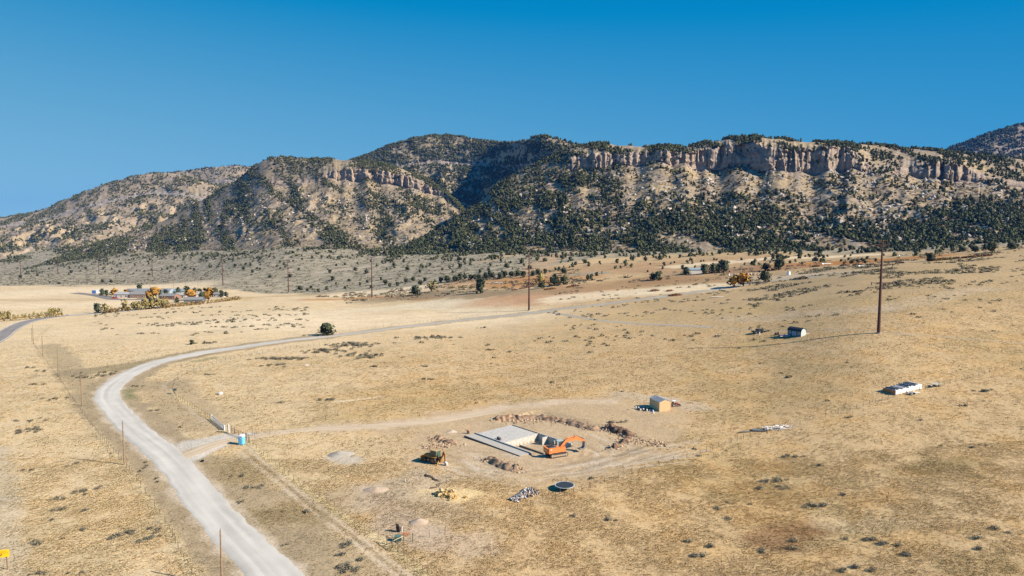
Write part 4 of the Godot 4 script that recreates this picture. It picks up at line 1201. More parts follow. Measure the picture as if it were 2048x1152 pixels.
func excavator() -> void:
	var at := put(Vector2(10.2, -151.8))
	var t := thing("excavator", "orange crawler excavator with bent boom at the basement edge", "excavator", at, 0.42)
	var orange := worn("excavator_orange", 0.8, 0.25, 0.065, 0.6, 0.6, 0.65)
	var dark := worn("track_steel", 0.05, 0.045, 0.042, 0.7, 1.0)
	var dusty := worn("dusty_steel", 0.42, 0.33, 0.24, 0.9, 0.8)
	var black := mat("black_rubber", 0.025, 0.025, 0.025, 0.6)
	for s in [-1, 1]:
		var tr := part("track", Shape.new().prism(stadium(1.75, 0.5, 0.5), s * 1.15 - 0.3, s * 1.15 + 0.3).mesh(), dark, t)
		var side: float = s * 1.15 + s * 0.31
		part("track_frame", Shape.new().box(Vector3(0, 0.45, side), Vector3(3.3, 0.42, 0.06)).mesh(), dusty, tr)
		for x in [-1.75, 1.75]: part("sprocket", Shape.new().tube(Vector3(x, 0.5, side - s * 0.02), Vector3(x, 0.5, side + s * 0.06), 0.33, 0.3, 12).mesh(), dusty, tr)
		for k in 6: part("roller", Shape.new().tube(Vector3(-1.45 + k * 0.58, 0.22, side), Vector3(-1.45 + k * 0.58, 0.22, side + s * 0.07), 0.12, 0.12, 8).mesh(), dark, tr)
		for k in 16: part("track_shoe", slab(Vector3(0.2, 0.05, 0.62), Vector3(-1.7 + k * 0.227, 1.02, s * 1.15)), dark, tr)
	part("undercarriage", slab(Vector3(1.9, 0.45, 1.8), Vector3(0, 0.75, 0), 0.1), dark, t)
	part("slew_ring", Shape.new().tube(Vector3(0, 0.9, 0), Vector3(0, 1.15, 0), 0.75, 0.75, 16).mesh(), dark, t)
	part("deck", slab(Vector3(3.9, 0.35, 2.7), Vector3(-0.35, 1.32, 0), 0.08), orange, t)
	# rear weight with rounded corners, seen from above
	var cw := poly([-2.85, -1.0, -2.85, 1.0, -2.55, 1.32, -1.75, 1.36, -1.75, -1.36, -2.55, -1.32])
	var flat := Transform3D(Basis(Vector3.RIGHT, Vector3(0, 0, -1), Vector3.UP), Vector3.ZERO)
	var w := part("counterweight", Shape.new().prism(cw, 1.05, 2.25, flat).mesh(), orange, t)
	part("lettering_strip", slab(Vector3(0.02, 0.16, 1.1), Vector3(-2.865, 1.62, 0.1)), mat("decal_white", 0.8, 0.62, 0.5, 0.5), w)
	part("model_plate", slab(Vector3(0.36, 0.17, 0.02), Vector3(-2.05, 2.0, 1.372)), mat("white_plate", 0.8, 0.8, 0.78, 0.5), w)
	part("engine_house", slab(Vector3(2.1, 0.75, 2.62), Vector3(-0.72, 1.88, 0), 0.08), orange, t)
	var hood := part("engine_hood", slab(Vector3(1.7, 0.16, 1.7), Vector3(-1.4, 2.34, 0.1), 0.05), mat("hood_grey", 0.09, 0.1, 0.11, 0.6), t)
	for k in 4: part("vent_slat", slab(Vector3(0.1, 0.05, 1.4), Vector3(-1.95 + k * 0.3, 2.445, 0.1)), black, hood)
	part("exhaust", rod(Vector3(-0.5, 2.2, 0.55), Vector3(-0.5, 2.85, 0.55), 0.07, 8), black, t)
	var cab := part("cab", slab(Vector3(1.55, 1.75, 1.0), Vector3(1.05, 2.35, -0.78), 0.12), worn("cab_grey", 0.3, 0.36, 0.37, 0.5, 0.8), t)
	var gl := mat("cab_glass", 0.05, 0.08, 0.09, 0.1)
	part("window", slab(Vector3(0.95, 0.8, 0.04), Vector3(1.2, 2.65, -0.27)), gl, cab)
	part("window", slab(Vector3(0.04, 1.1, 0.75), Vector3(1.84, 2.55, -0.78)), gl, cab)
	part("window", slab(Vector3(0.04, 0.6, 0.7), Vector3(0.26, 2.75, -0.78)), gl, cab)
	part("roof_plate", slab(Vector3(1.45, 0.08, 0.95), Vector3(1.05, 3.25, -0.78), 0.03), mat("cab_roof", 0.36, 0.43, 0.44, 0.5), cab)
	part("tank_box", slab(Vector3(1.3, 0.75, 0.75), Vector3(1.0, 1.85, 0.92), 0.06), orange, t)
	# boom, stick and bucket, all in the machine's middle plane
	var bm := poly([0.5, 1.7, 0.95, 1.5, 1.75, 2.25, 2.5, 2.8, 3.1, 2.95, 4.95, 3.15, 5.1, 3.4, 4.85, 3.65, 3.1, 3.7, 2.2, 3.45, 1.35, 2.65])
	var boom := part("boom", Shape.new().prism(bm, -0.27, 0.27).mesh(), orange, t)
	var stk := poly([4.35, 3.65, 4.75, 4.05, 5.2, 3.95, 7.45, 2.75, 7.35, 2.5, 7.1, 2.5, 4.95, 3.1])
	var stick := part("stick", Shape.new().prism(stk, -0.2, 0.2).mesh(), orange, t)
	for z in [-0.42, 0.42]:
		var c := part("hydraulic_cylinder", Shape.new().tube(Vector3(1.35, 1.5, z), Vector3(1.95, 2.3, z), 0.12, 0.12, 8).mesh(), orange, boom)
		part("rod", Shape.new().tube(Vector3(1.95, 2.2, z), Vector3(2.6, 2.95, z), 0.06, 0.06, 6).mesh(), mat("chrome", 0.5, 0.5, 0.5, 0.25, 0.9), boom)
	part("hydraulic_cylinder", Shape.new().tube(Vector3(2.6, 3.75, 0), Vector3(4.5, 3.9, 0), 0.11, 0.08, 8).mesh(), orange, boom)
	part("hydraulic_cylinder", Shape.new().tube(Vector3(5.1, 4.0, 0), Vector3(6.7, 3.25, 0), 0.09, 0.07, 8).mesh(), black, stick)
	part("link", Shape.new().tube(Vector3(6.7, 3.35, 0), Vector3(7.35, 2.7, 0), 0.1, 0.1, 6).mesh(), black, stick)
	var bk := poly([7.1, 2.6, 7.45, 2.5, 7.6, 1.8, 7.35, 1.0, 6.8, 0.55, 6.0, 0.75, 5.95, 0.9, 6.7, 0.95, 7.05, 1.3, 7.1, 1.9])
	var bucket := part("bucket", Shape.new().prism(bk, -0.55, 0.55).mesh(), worn("bucket_steel", 0.3, 0.27, 0.25, 0.6, 1.0, 0.5), t)
	for k in 5: part("tooth", Shape.new().box(Vector3(5.87, 0.8, -0.48 + k * 0.24), Vector3(0.3, 0.07, 0.1)).mesh(), dark, bucket)
	part("step", slab(Vector3(0.5, 0.06, 0.3), Vector3(0.9, 1.1, 1.4)), dark, t)
	part("handrail", rod(Vector3(0.5, 2.25, 1.25), Vector3(1.6, 2.6, 1.25), 0.03, 5), black, t)

func wheel(parent: Node3D, at: Vector3, r: float, w: float, hub: Material) -> void:
	var n := part("wheel", Shape.new().tube(at + Vector3(0, 0, -w / 2), at + Vector3(0, 0, w / 2), r, r, 16).mesh(), mat("black_rubber", 0.025, 0.025, 0.025, 0.6), parent)
	for s in [-1, 1]: part("rim", Shape.new().tube(at + Vector3(0, 0, s * w * 0.42), at + Vector3(0, 0, s * (w * 0.5 + 0.02)), r * 0.52, r * 0.48, 12).mesh(), hub, n)

func backhoe() -> void:
	var t := thing("backhoe_loader", "old yellow backhoe loader with green cab glass parked on bare soil", "backhoe loader", put(Vector2(-17.3, -146.9)), PI - 0.6)
	var yel := worn("old_yellow", 0.55, 0.28, 0.035, 0.6, 0.8, 0.55)
	var brown := worn("rusty_yellow", 0.36, 0.155, 0.03, 0.7, 0.9, 0.5)
	var dark := worn("track_steel", 0.05, 0.045, 0.042, 0.7, 1.0)
	part("chassis", slab(Vector3(4.0, 0.45, 0.9), Vector3(0.3, 0.85, 0), 0.06), dark, t)
	part("bonnet", slab(Vector3(1.6, 0.7, 0.9), Vector3(1.6, 1.4, 0), 0.1), yel, t)
	part("exhaust", rod(Vector3(1.6, 1.7, 0.25), Vector3(1.6, 2.4, 0.25), 0.06, 7), dark, t)
	for s in [-1, 1]:
		wheel(t, Vector3(1.9, 0.5, s * 0.85), 0.5, 0.32, brown)
		wheel(t, Vector3(-0.55, 0.75, s * 0.9), 0.75, 0.45, brown)
		part("mudguard", slab(Vector3(1.5, 0.1, 0.5), Vector3(-0.55, 1.55, s * 0.9), 0.03), yel, t)
		part("loader_arm", Shape.new().tube(Vector3(0.6, 1.75, s * 0.75), Vector3(2.2, 1.55, s * 0.75), 0.1, 0.1, 6).tube(Vector3(2.2, 1.55, s * 0.75), Vector3(3.1, 0.6, s * 0.75), 0.1, 0.09, 6).mesh(), yel, t)
		part("stabiliser", Shape.new().tube(Vector3(-1.8, 0.9, s * 0.6), Vector3(-1.9, 0.05, s * 1.2), 0.09, 0.09, 6).box(Vector3(-1.9, 0.06, s * 1.2), Vector3(0.35, 0.08, 0.35)).mesh(), yel, t)
	part("loader_bucket", Shape.new().prism(poly([2.9, 0.25, 3.75, 0.2, 3.8, 0.3, 3.1, 0.45, 2.98, 1.0, 3.2, 1.2, 3.1, 1.25, 2.85, 1.0]), -1.1, 1.1).mesh(), yel, t)
	var cab := part("cab", Shape.new().prism(poly([-1.3, 1.3, 0.55, 1.3, 0.6, 1.75, 0.3, 2.85, -1.2, 2.85, -1.35, 1.8]), -0.72, 0.72).mesh(), mat("green_glass", 0.05, 0.09, 0.075, 0.12), t)
	for s in [-1, 1]:
		for k in [[-1.3, 1.3, -1.22, 2.85], [-0.4, 1.3, -0.42, 2.85], [0.58, 1.6, 0.32, 2.85]]:
			part("cab_pillar", Shape.new().tube(Vector3(k[0], k[1], s * 0.73), Vector3(k[2], k[3], s * 0.73), 0.06, 0.06, 5).mesh(), brown, cab)
	part("cab_roof", slab(Vector3(1.8, 0.12, 1.6), Vector3(-0.45, 2.92, 0), 0.04), worn("faded_cream", 0.5, 0.36, 0.18), cab)
	part("backhoe_post", slab(Vector3(0.4, 1.2, 0.6), Vector3(-1.9, 1.1, 0), 0.06), brown, t)
	part("backhoe_boom", Shape.new().prism(poly([-2.0, 0.9, -1.75, 0.8, -2.35, 2.0, -2.75, 2.75, -3.0, 2.75, -2.7, 2.1]), -0.16, 0.16).mesh(), brown, t)
	part("dipper", Shape.new().prism(poly([-2.6, 2.95, -2.95, 3.0, -3.25, 2.6, -3.35, 0.7, -3.15, 0.7, -2.95, 2.4]), -0.13, 0.13).mesh(), brown, t)
	part("hydraulic_cylinder", Shape.new().tube(Vector3(-2.3, 2.4, 0), Vector3(-2.9, 2.9, 0), 0.06, 0.06, 6).mesh(), dark, t)
	part("backhoe_bucket", Shape.new().prism(poly([-3.15, 0.8, -3.4, 0.85, -3.85, 0.5, -3.8, 0.05, -3.35, 0.0, -3.15, 0.35]), -0.3, 0.3).mesh(), mat("worn_metal", 0.42, 0.4, 0.38, 0.6), t)
	part("headlight", Shape.new().tube(Vector3(2.38, 1.5, 0.3), Vector3(2.44, 1.5, 0.3), 0.1, 0.1, 8).mesh(), mat("lamp_glass", 0.7, 0.7, 0.65, 0.2), t)
	part("headlight", Shape.new().tube(Vector3(2.38, 1.5, -0.3), Vector3(2.44, 1.5, -0.3), 0.1, 0.1, 8).mesh(), mat("lamp_glass", 0.7, 0.7, 0.65, 0.2), t)

func gate_group() -> void:
	# the portable toilet
	var blue := mat("toilet_blue", 0.12, 0.48, 0.78, 0.45)
	var white := mat("plastic_white", 0.82, 0.84, 0.86, 0.45)
	var t := thing("portable_toilet", "sky blue portable toilet with white roof by the metal gate", "portable toilet", put(Vector2(-65.2, -160.1)), -0.18)
	part("cabin", slab(Vector3(1.12, 2.0, 1.15), Vector3(0, 1.05, 0), 0.08), blue, t)
	part("base", slab(Vector3(1.2, 0.16, 1.24), Vector3(0, 0.08, 0), 0.03), mat("toilet_base", 0.08, 0.2, 0.35, 0.6), t)
	part("roof", Shape.new().prism(poly([-0.6, 2.0, 0.6, 2.0, 0.58, 2.18, 0.3, 2.36, -0.3, 2.36, -0.58, 2.18]), -0.62, 0.62).mesh(), white, t)
	var d := part("door", slab(Vector3(0.78, 1.72, 0.05), Vector3(0, 1.02, 0.6), 0.02), mat("toilet_door", 0.16, 0.55, 0.83, 0.45), t)
	part("notice", slab(Vector3(0.34, 0.14, 0.02), Vector3(0.08, 1.6, 0.635)), white, d)
	part("latch", slab(Vector3(0.08, 0.12, 0.05), Vector3(-0.3, 1.55, 0.64)), mat("latch_dark", 0.1, 0.02, 0.02, 0.5), d)
	part("vent_pipe", rod(Vector3(-0.4, 2.1, -0.45), Vector3(-0.4, 2.55, -0.45), 0.06, 8), white, t)
	for k in 3: part("side_rib", slab(Vector3(0.04, 1.7, 0.12), Vector3(-0.575, 1.05, -0.35 + k * 0.35)), blue, t)
	# tube gate, standing open behind it
	var rust := worn("gate_rust", 0.17, 0.075, 0.05, 0.8, 1.0)
	var g0 := put(Vector2(-71.2, -168.7))
	var g1 := put(Vector2(-64.5, -162.9))
	var v := g1 - g0
	var g := thing("tube_gate", "rust brown tubular farm gate across the driveway behind blue toilet", "gate", g0, atan2(-v.z, v.x))
	var L := v.length()
	for k in 5: part("rail", rod(Vector3(0, 0.3 + k * 0.3, 0), Vector3(L, 0.3 + k * 0.3, 0), 0.035, 6), rust, g)
	for k in 6: part("upright", rod(Vector3(L * k / 5.0, 0.2, 0), Vector3(L * k / 5.0, 1.55, 0), 0.04, 6), rust, g)
	var wood := worn("grey_post", 0.24, 0.185, 0.13, 0.9, 1.0)
	var labels := ["dark timber gatepost nearest the white panel sign", "timber gatepost with cross rail beside the tube gate", "timber gatepost right of the blue toilet", "dark bottle-green gatepost at the driveway corner"]
	var spots := [Vector2(-71.5, -169.6), Vector2(-70.3, -168.3), Vector2(-65.5, -163.7), Vector2(-63.9, -161.3)]
	for k in 4:
		single("gatepost", rod(Vector3(0, -0.3, 0), Vector3(0, 1.9 if k < 3 else 1.5, 0), 0.1, 8), wood if k < 3 else mat("post_green", 0.03, 0.045, 0.04, 0.7), labels[k], "post", put(spots[k]), 0, "posts at the driveway gate")
	# pale rail fence beyond the gate
	var pts := [Vector2(-65.1, -167.0), Vector2(-64.2, -168.7), Vector2(-61.9, -171.8)]
	for k in 3: single("fence_post", rod(Vector3(0, -0.3, 0), Vector3(0, 1.55, 0), 0.11, 8), worn("pale_post", 0.42, 0.34, 0.24, 0.9, 1.0), ["pale timber post just beyond the blue toilet", "pale timber post on the driveway's far edge", "pale timber post farthest along the driveway edge"][k], "post", put(pts[k]), 0, "pale posts along the driveway")
	# long white sign of upright letters by the fence
	var s0 := put(Vector2(-82.1, -182.1))
	var s1 := put(Vector2(-74.3, -171.8))
	var sv := s1 - s0
	var s := thing("rail_sign", "long low white board fence with dark gaps beside the gravel road", "sign", s0, atan2(-sv.z, sv.x))
	var wl := Vector2(sv.x, sv.z).length()
	var wht := worn("painted_board", 0.72, 0.73, 0.75, 0.7, 0.8, 0.8)
	part("rail", slab(Vector3(wl, 0.14, 0.06), Vector3(wl / 2, 1.15, 0)), wht, s)
	part("rail", slab(Vector3(wl, 0.16, 0.06), Vector3(wl / 2, 0.35, 0)), wht, s)
	for k in 10: part("picket", slab(Vector3(wl * 0.058, 1.0, 0.05), Vector3(wl * (k + 0.5) / 10.0, 0.66, 0.06)), wht, s)
	for k in 2: part("end_post", slab(Vector3(0.2, 1.45, 0.2), Vector3(wl * k, 0.7, 0)), mat("plastic_white", 0.82, 0.84, 0.86, 0.45), s)
	# upright sale board
	var bt := thing("panel_sign", "tall white panel sign with dark emblem and red foot by the gate", "sign", put(Vector2(-72.4, -169.6)), -0.9)
	part("board", slab(Vector3(1.0, 2.0, 0.08), Vector3(0, 1.25, 0)), mat("plastic_white", 0.82, 0.84, 0.86, 0.45), bt)
	part("emblem", slab(Vector3(0.6, 0.35, 0.02), Vector3(0.05, 1.75, 0.052)), mat("ink", 0.02, 0.03, 0.05, 0.6), bt)
	part("emblem", slab(Vector3(0.45, 0.18, 0.02), Vector3(0, 1.3, 0.052)), mat("ink", 0.02, 0.03, 0.05, 0.6), bt)
	part("red_band", slab(Vector3(0.96, 0.28, 0.02), Vector3(0, 0.55, 0.052)), mat("sign_red", 0.45, 0.03, 0.04, 0.6), bt)
	for x in [-0.45, 0.45]: part("leg", rod(Vector3(x, -0.3, -0.06), Vector3(x, 2.3, -0.06), 0.05, 6), mat("plastic_white", 0.82, 0.84, 0.86, 0.45), bt)
	# letter boxes at the bend
	var mb := thing("letterbox", "dark letterbox on a post at the road bend", "letterbox", put(Vector2(-107.1, -212.2)), 0.3)
	part("post", slab(Vector3(0.12, 1.3, 0.12), Vector3(0, 0.6, 0)), wood, mb)
	part("box", slab(Vector3(1.0, 0.6, 0.7), Vector3(0, 1.5, 0), 0.15), worn("teal_box", 0.03, 0.07, 0.08, 0.6), mb)
	var bag := Shape.new().blob(Vector3(0, 0.4, 0), Vector3(0.75, 0.5, 0.6), ns, 0.5)
	single("white_bundle", bag.mesh(), mat("bundle_white", 0.8, 0.8, 0.78, 0.7), "white lumpy bundle lying in the tan grass", "bundle", put(Vector2(-92.1, -210.9)), 0.4)
	single("black_bag", Shape.new().blob(Vector3(0, 0.2, 0), Vector3(0.45, 0.28, 0.35), ns, 0.5).mesh(), mat("bag_black", 0.015, 0.016, 0.02, 0.4), "black bag lying at the driveway corner by the gravel road", "bag", put(Vector2(-69.0, -147.6)))
	# yellow notice at the lower left
	var ys := thing("yellow_sign", "yellow rectangular sign with black arrow on a brown post", "sign", put(Vector2(-76.3, -98.7)), 0.3)
	part("board", slab(Vector3(1.85, 1.15, 0.04), Vector3(-0.5, 2.55, 0), 0.04), mat("sign_yellow", 0.85, 0.5, 0.01, 0.5), ys)
	part("post", slab(Vector3(0.11, 2.6, 0.09), Vector3(0.02, 1.0, -0.07)), worn("brown_post", 0.22, 0.13, 0.09), ys)
	var ink := mat("faded_orange", 0.6, 0.27, 0.0, 0.6)
	for k in 7: part("letter_bar", slab(Vector3(0.09, 0.13, 0.01), Vector3(-0.78 + k * 0.13, 2.84, 0.026)), ink, ys)
	for k in 11: part("letter_bar", slab(Vector3(0.09, 0.12, 0.01), Vector3(-1.1 + k * 0.13, 2.62, 0.026)), ink, ys)
	var blk := mat("arrow_black", 0.02, 0.02, 0.015, 0.6)
	part("arrow", Shape.new().box(Vector3(-0.75, 2.27, 0.027), Vector3(0.5, 0.1, 0.01), Basis(Vector3.BACK, 0.75)).prism(poly([-0.5, 2.52, -0.72, 2.46, -0.54, 2.28]), 0.022, 0.032).mesh(), blk, ys)

func site_things() -> void:
	# trampoline
	var t := thing("trampoline", "round black trampoline with pale rim standing in dry grass", "trampoline", put(Vector2(10.5, -131.9)), 0.2)
	part("mat", Shape.new().tube(Vector3(0, 0.9, 0), Vector3(0, 0.93, 0), 1.82, 1.82, 40).mesh(), mat("mat_black", 0.022, 0.03, 0.04, 0.7), t)
	var rim := TorusMesh.new()
	rim.inner_radius = 1.8
	rim.outer_radius = 1.98
	rim.rings = 48
	part("rim", rim, mat("rim_pale", 0.55, 0.6, 0.6, 0.4, 0.3), t, Transform3D(Basis().scaled(Vector3(1, 0.35, 1)), Vector3(0, 0.93, 0)))
	for k in 6:
		var a := TAU * k / 6.0 + 0.2
		part("leg", rod(Vector3(cos(a) * 1.92, 0, sin(a) * 1.92), Vector3(cos(a) * 1.92, 0.92, sin(a) * 1.92), 0.035, 6), mat("galvanised", 0.5, 0.52, 0.52, 0.4, 0.5), t)
	# heap of broken blocks
	var root := put(Vector2(2.2, -128.6))
	var b := thing("rubble_pile", "long heap of mixed grey and white rubble blocks in the grass", "rubble pile", root)
	var ax := Vector2(Vector2(4.2, -131.2)) - Vector2(Vector2(0.4, -126.5))
	var tones := [worn("rubble_white", 0.6, 0.58, 0.56), worn("rubble_grey", 0.3, 0.3, 0.33), worn("rubble_dark", 0.08, 0.08, 0.1), worn("rubble_brown", 0.25, 0.16, 0.1), worn("rubble_buff", 0.48, 0.38, 0.3)]
	var shapes := []
	for k in 3: shapes.append(slab(Vector3(0.42, 0.2, 0.2) * (0.8 + k * 0.25), Vector3.ZERO, 0.02))
	for k in 260:
		var f := rng.randf_range(-0.55, 0.55)
		var wide := 1.7 if f > 0.05 else 1.15
		var g := clampf(rng.randfn() * 0.5, -1, 1)
		var q := ax * f + Vector2(-ax.y, ax.x).normalized() * g * wide
		var y := (1.0 - absf(g)) * rng.randf() * (0.75 if f > 0 else 0.45) + 0.1
		part("block", shapes[k % 3], tones[[0, 1, 2, 4, 3, 0, 1, 2][rng.randi() % 8]], b, Transform3D(Basis.from_euler(Vector3(rng.randf() * 6, rng.randf() * 6, rng.randf() * 6)), Vector3(q.x, y, q.y)))
	# straw bales, some burst
	var straw := [worn("straw_gold", 0.62, 0.43, 0.18, 0.95, 1.2, 0.6), worn("straw_pale", 0.7, 0.53, 0.27, 0.95, 1.2, 0.6)]
	var spots := [[Vector2(-14.3, -128.5), 0.2, 0, "leftmost straw bale of the pile, on its end"], [Vector2(-13.6, -128.0), 1.2, 0, "straw bale second from left in the pile"], [Vector2(-13.0, -127.7), 0.0, 0, "broad straw bale at the pile's near side"], [Vector2(-12.2, -127.5), -0.3, 0, "straw bale lying at the pile's near right"], [Vector2(-12.8, -129.2), 0.1, 0, "straw bale at the back middle of the pile"], [Vector2(-11.9, -129.2), 0.6, 0, "straw bale at the back right of the pile"], [Vector2(-12.8, -128.7), 0.4, 1, "straw bale on top of the pile's middle"], [Vector2(-13.8, -128.5), -0.5, 1, "straw bale on top of the pile's left end"], [Vector2(-11.8, -128.5), 0.2, 1, "straw bale on top of the pile's right end"], [Vector2(-11.1, -127.0), 0.9, 0, "loose straw bale right of the pile"], [Vector2(-8.9, -127.2), 0.5, 0, "small broken straw bale far right of the pile"], [Vector2(-11.8, -126.0), 0.3, 0, "small broken straw bale in front of the pile"]]
	for s in spots:
		var small := 0.6 if String(s[3]).begins_with("small") else 1.0
		var me := Shape.new()
		me.blob(Vector3(0, 0.34, 0), Vector3(0.58, 0.34, 0.42), ns, 1.2, 7, 10)
		for k in 60: leaf_tri(me, Vector3(rng.randfn() * 0.45, rng.randf_range(0.05, 0.75), rng.randfn() * 0.35), 0.1)
		var o := single("straw_bale", me.mesh(), straw[rng.randi() % 2], s[3], "straw bale", put(s[0], 0.55 * s[2]), s[1], "straw bales in a burst pile")
		o.scale = Vector3.ONE * small
		o.rotation.z = rng.randfn() * 0.12
	# stock trough, covered well and corner braces at the lower fence
	var tr := thing("green_bin", "dark green box behind the timber fence corner", "box", put(Vector2(-18.9, -108.7)), 0.12)
	part("body", slab(Vector3(1.1, 0.8, 0.7), Vector3(0, 0.4, 0), 0.04), worn("bin_green", 0.06, 0.13, 0.105, 0.6), tr)
	part("lid", slab(Vector3(1.16, 0.1, 0.76), Vector3(0, 0.85, 0), 0.03), worn("bin_lid", 0.1, 0.21, 0.18, 0.6), tr)
	var cov := Shape.new().blob(Vector3(0, 0.55, 0), Vector3(0.4, 0.65, 0.35), ns, 0.55, 8, 10).blob(Vector3(-0.15, 1.15, 0), Vector3(0.24, 0.3, 0.22), ns, 0.5)
	single("covered_wellhead", cov.mesh(), mat("cover_black", 0.02, 0.013, 0.014, 0.7), "black wrapped shape beside a white standpipe", "cover", put(Vector2(-19.4, -112.1)), 0.0)
	single("standpipe", rod(Vector3(0, -0.2, 0), Vector3(0, 0.95, 0), 0.06, 8), mat("plastic_white", 0.82, 0.84, 0.86, 0.45), "white standpipe beside the black wrapped shape", "pipe", put(Vector2(-18.8, -112.3)))
	single("standpipe", rod(Vector3(0, -0.2, 0), Vector3(0, 0.8, 0), 0.05, 8), mat("plastic_white", 0.82, 0.84, 0.86, 0.45), "white standpipe on bare ground near the pink soil heap", "pipe", put(Vector2(-21.8, -135.2)))
	var red := Shape.new()
	for k in 60: leaf_tri(red, Vector3(rng.randfn() * 0.8, 0.1 + rng.randf() * 0.25, rng.randfn() * 0.35), 0.14)
	single("rust_weeds", red.mesh(), mat("weed_rust", 0.42, 0.14, 0.05, 0.9), "low patch of rust red weeds behind the green box", "weeds", put(Vector2(-18.4, -110.8)))
	var timber := worn("brace_timber", 0.27, 0.22, 0.15, 0.9, 1.0)
	var grn := worn("brace_green", 0.11, 0.12, 0.085, 0.9, 1.0)
	var br := thing("corner_brace", "timber corner brace of green grey posts and pale rail at fence corner", "fence brace", put(Vector2(-20.5, -107.7)))
	var bp := []
	for p in [Vector2(-20.5, -107.5), Vector2(-19.4, -106.2), Vector2(-18.2, -104.7), Vector2(-17.8, -107.8), Vector2(-16.4, -108.4)]: bp.append(put(p) - br.position)
	for q in bp: part("post", rod(q - Vector3.UP * 0.3, q + Vector3.UP * 1.5, 0.075, 7), grn, br)
	part("rail", rod(bp[0] + Vector3.UP * 1.3, bp[2] + Vector3.UP * 1.3, 0.06, 6), grn, br)
	part("pale_rail", rod(bp[1] + Vector3.UP * 1.05, bp[3] + Vector3.UP * 1.25, 0.06, 6), worn("pale_timber", 0.6, 0.5, 0.36), br)
	part("pale_rail", rod(bp[3] + Vector3.UP * 1.25, bp[4] + Vector3.UP * 1.3, 0.045, 6), timber, br)
	# mats and the heap of white lengths on the right
	var pile := thing("white_log_pile", "heap of white peeled logs and offcuts beside wire fence", "log pile", put(Vector2(67.9, -168.4)))
	var lx := Vector2(Vector2(70.7, -168.4)) - Vector2(Vector2(64.1, -167.8))
	var wt := [worn("peeled_white", 0.78, 0.72, 0.66, 0.9, 1.0, 0.7), worn("peeled_tan", 0.55, 0.43, 0.31, 0.9, 1.0, 0.6)]
	for k in 75:
		var f := rng.randf_range(-0.5, 0.48)
		var g := rng.randfn() * 0.7
		var q := lx * f + Vector2(-lx.y, lx.x).normalized() * g
		var y := 0.12 + rng.randf() * maxf(0.1, 0.95 - absf(g) * 0.7) * smoothstep(-0.6, -0.1, f)
		var d := Vector3(lx.x, rng.randfn() * 0.6, lx.y).normalized().rotated(Vector3.UP, rng.randfn() * 0.6) * rng.randf_range(0.5, 1.3)
		var c := Vector3(q.x, y, q.y)
		part("log", rod(c - d, c + d, rng.randf_range(0.06, 0.12), 6), wt[0 if rng.randf() < 0.8 else 1], pile)
	var sheet_turn := atan2(-lx.y, lx.x)
	single("steel_sheet", slab(Vector3(3.4, 0.08, 1.7), Vector3(0, 0.2, 0)), worn("sheet_grey", 0.16, 0.17, 0.18, 0.5, 0.5), "wide dark grey sheet lying flat left of white log pile", "sheet", put(Vector2(62.5, -168.2)), sheet_turn - 0.35)
	single("steel_sheet", slab(Vector3(2.6, 0.08, 0.6), Vector3(0, 0.18, 0)), worn("sheet_teal", 0.13, 0.17, 0.17, 0.5, 0.5), "narrow grey green sheet lying apart at the far left of log pile", "sheet", put(Vector2(58.7, -167.7)), sheet_turn)
	single("pale_board", slab(Vector3(3.0, 0.1, 0.35), Vector3(0, 0.3, 0)), worn("pale_timber", 0.6, 0.5, 0.36), "pale board lying along the edge of the grey sheet", "board", put(Vector2(64.8, -169.3)), sheet_turn - 0.1)

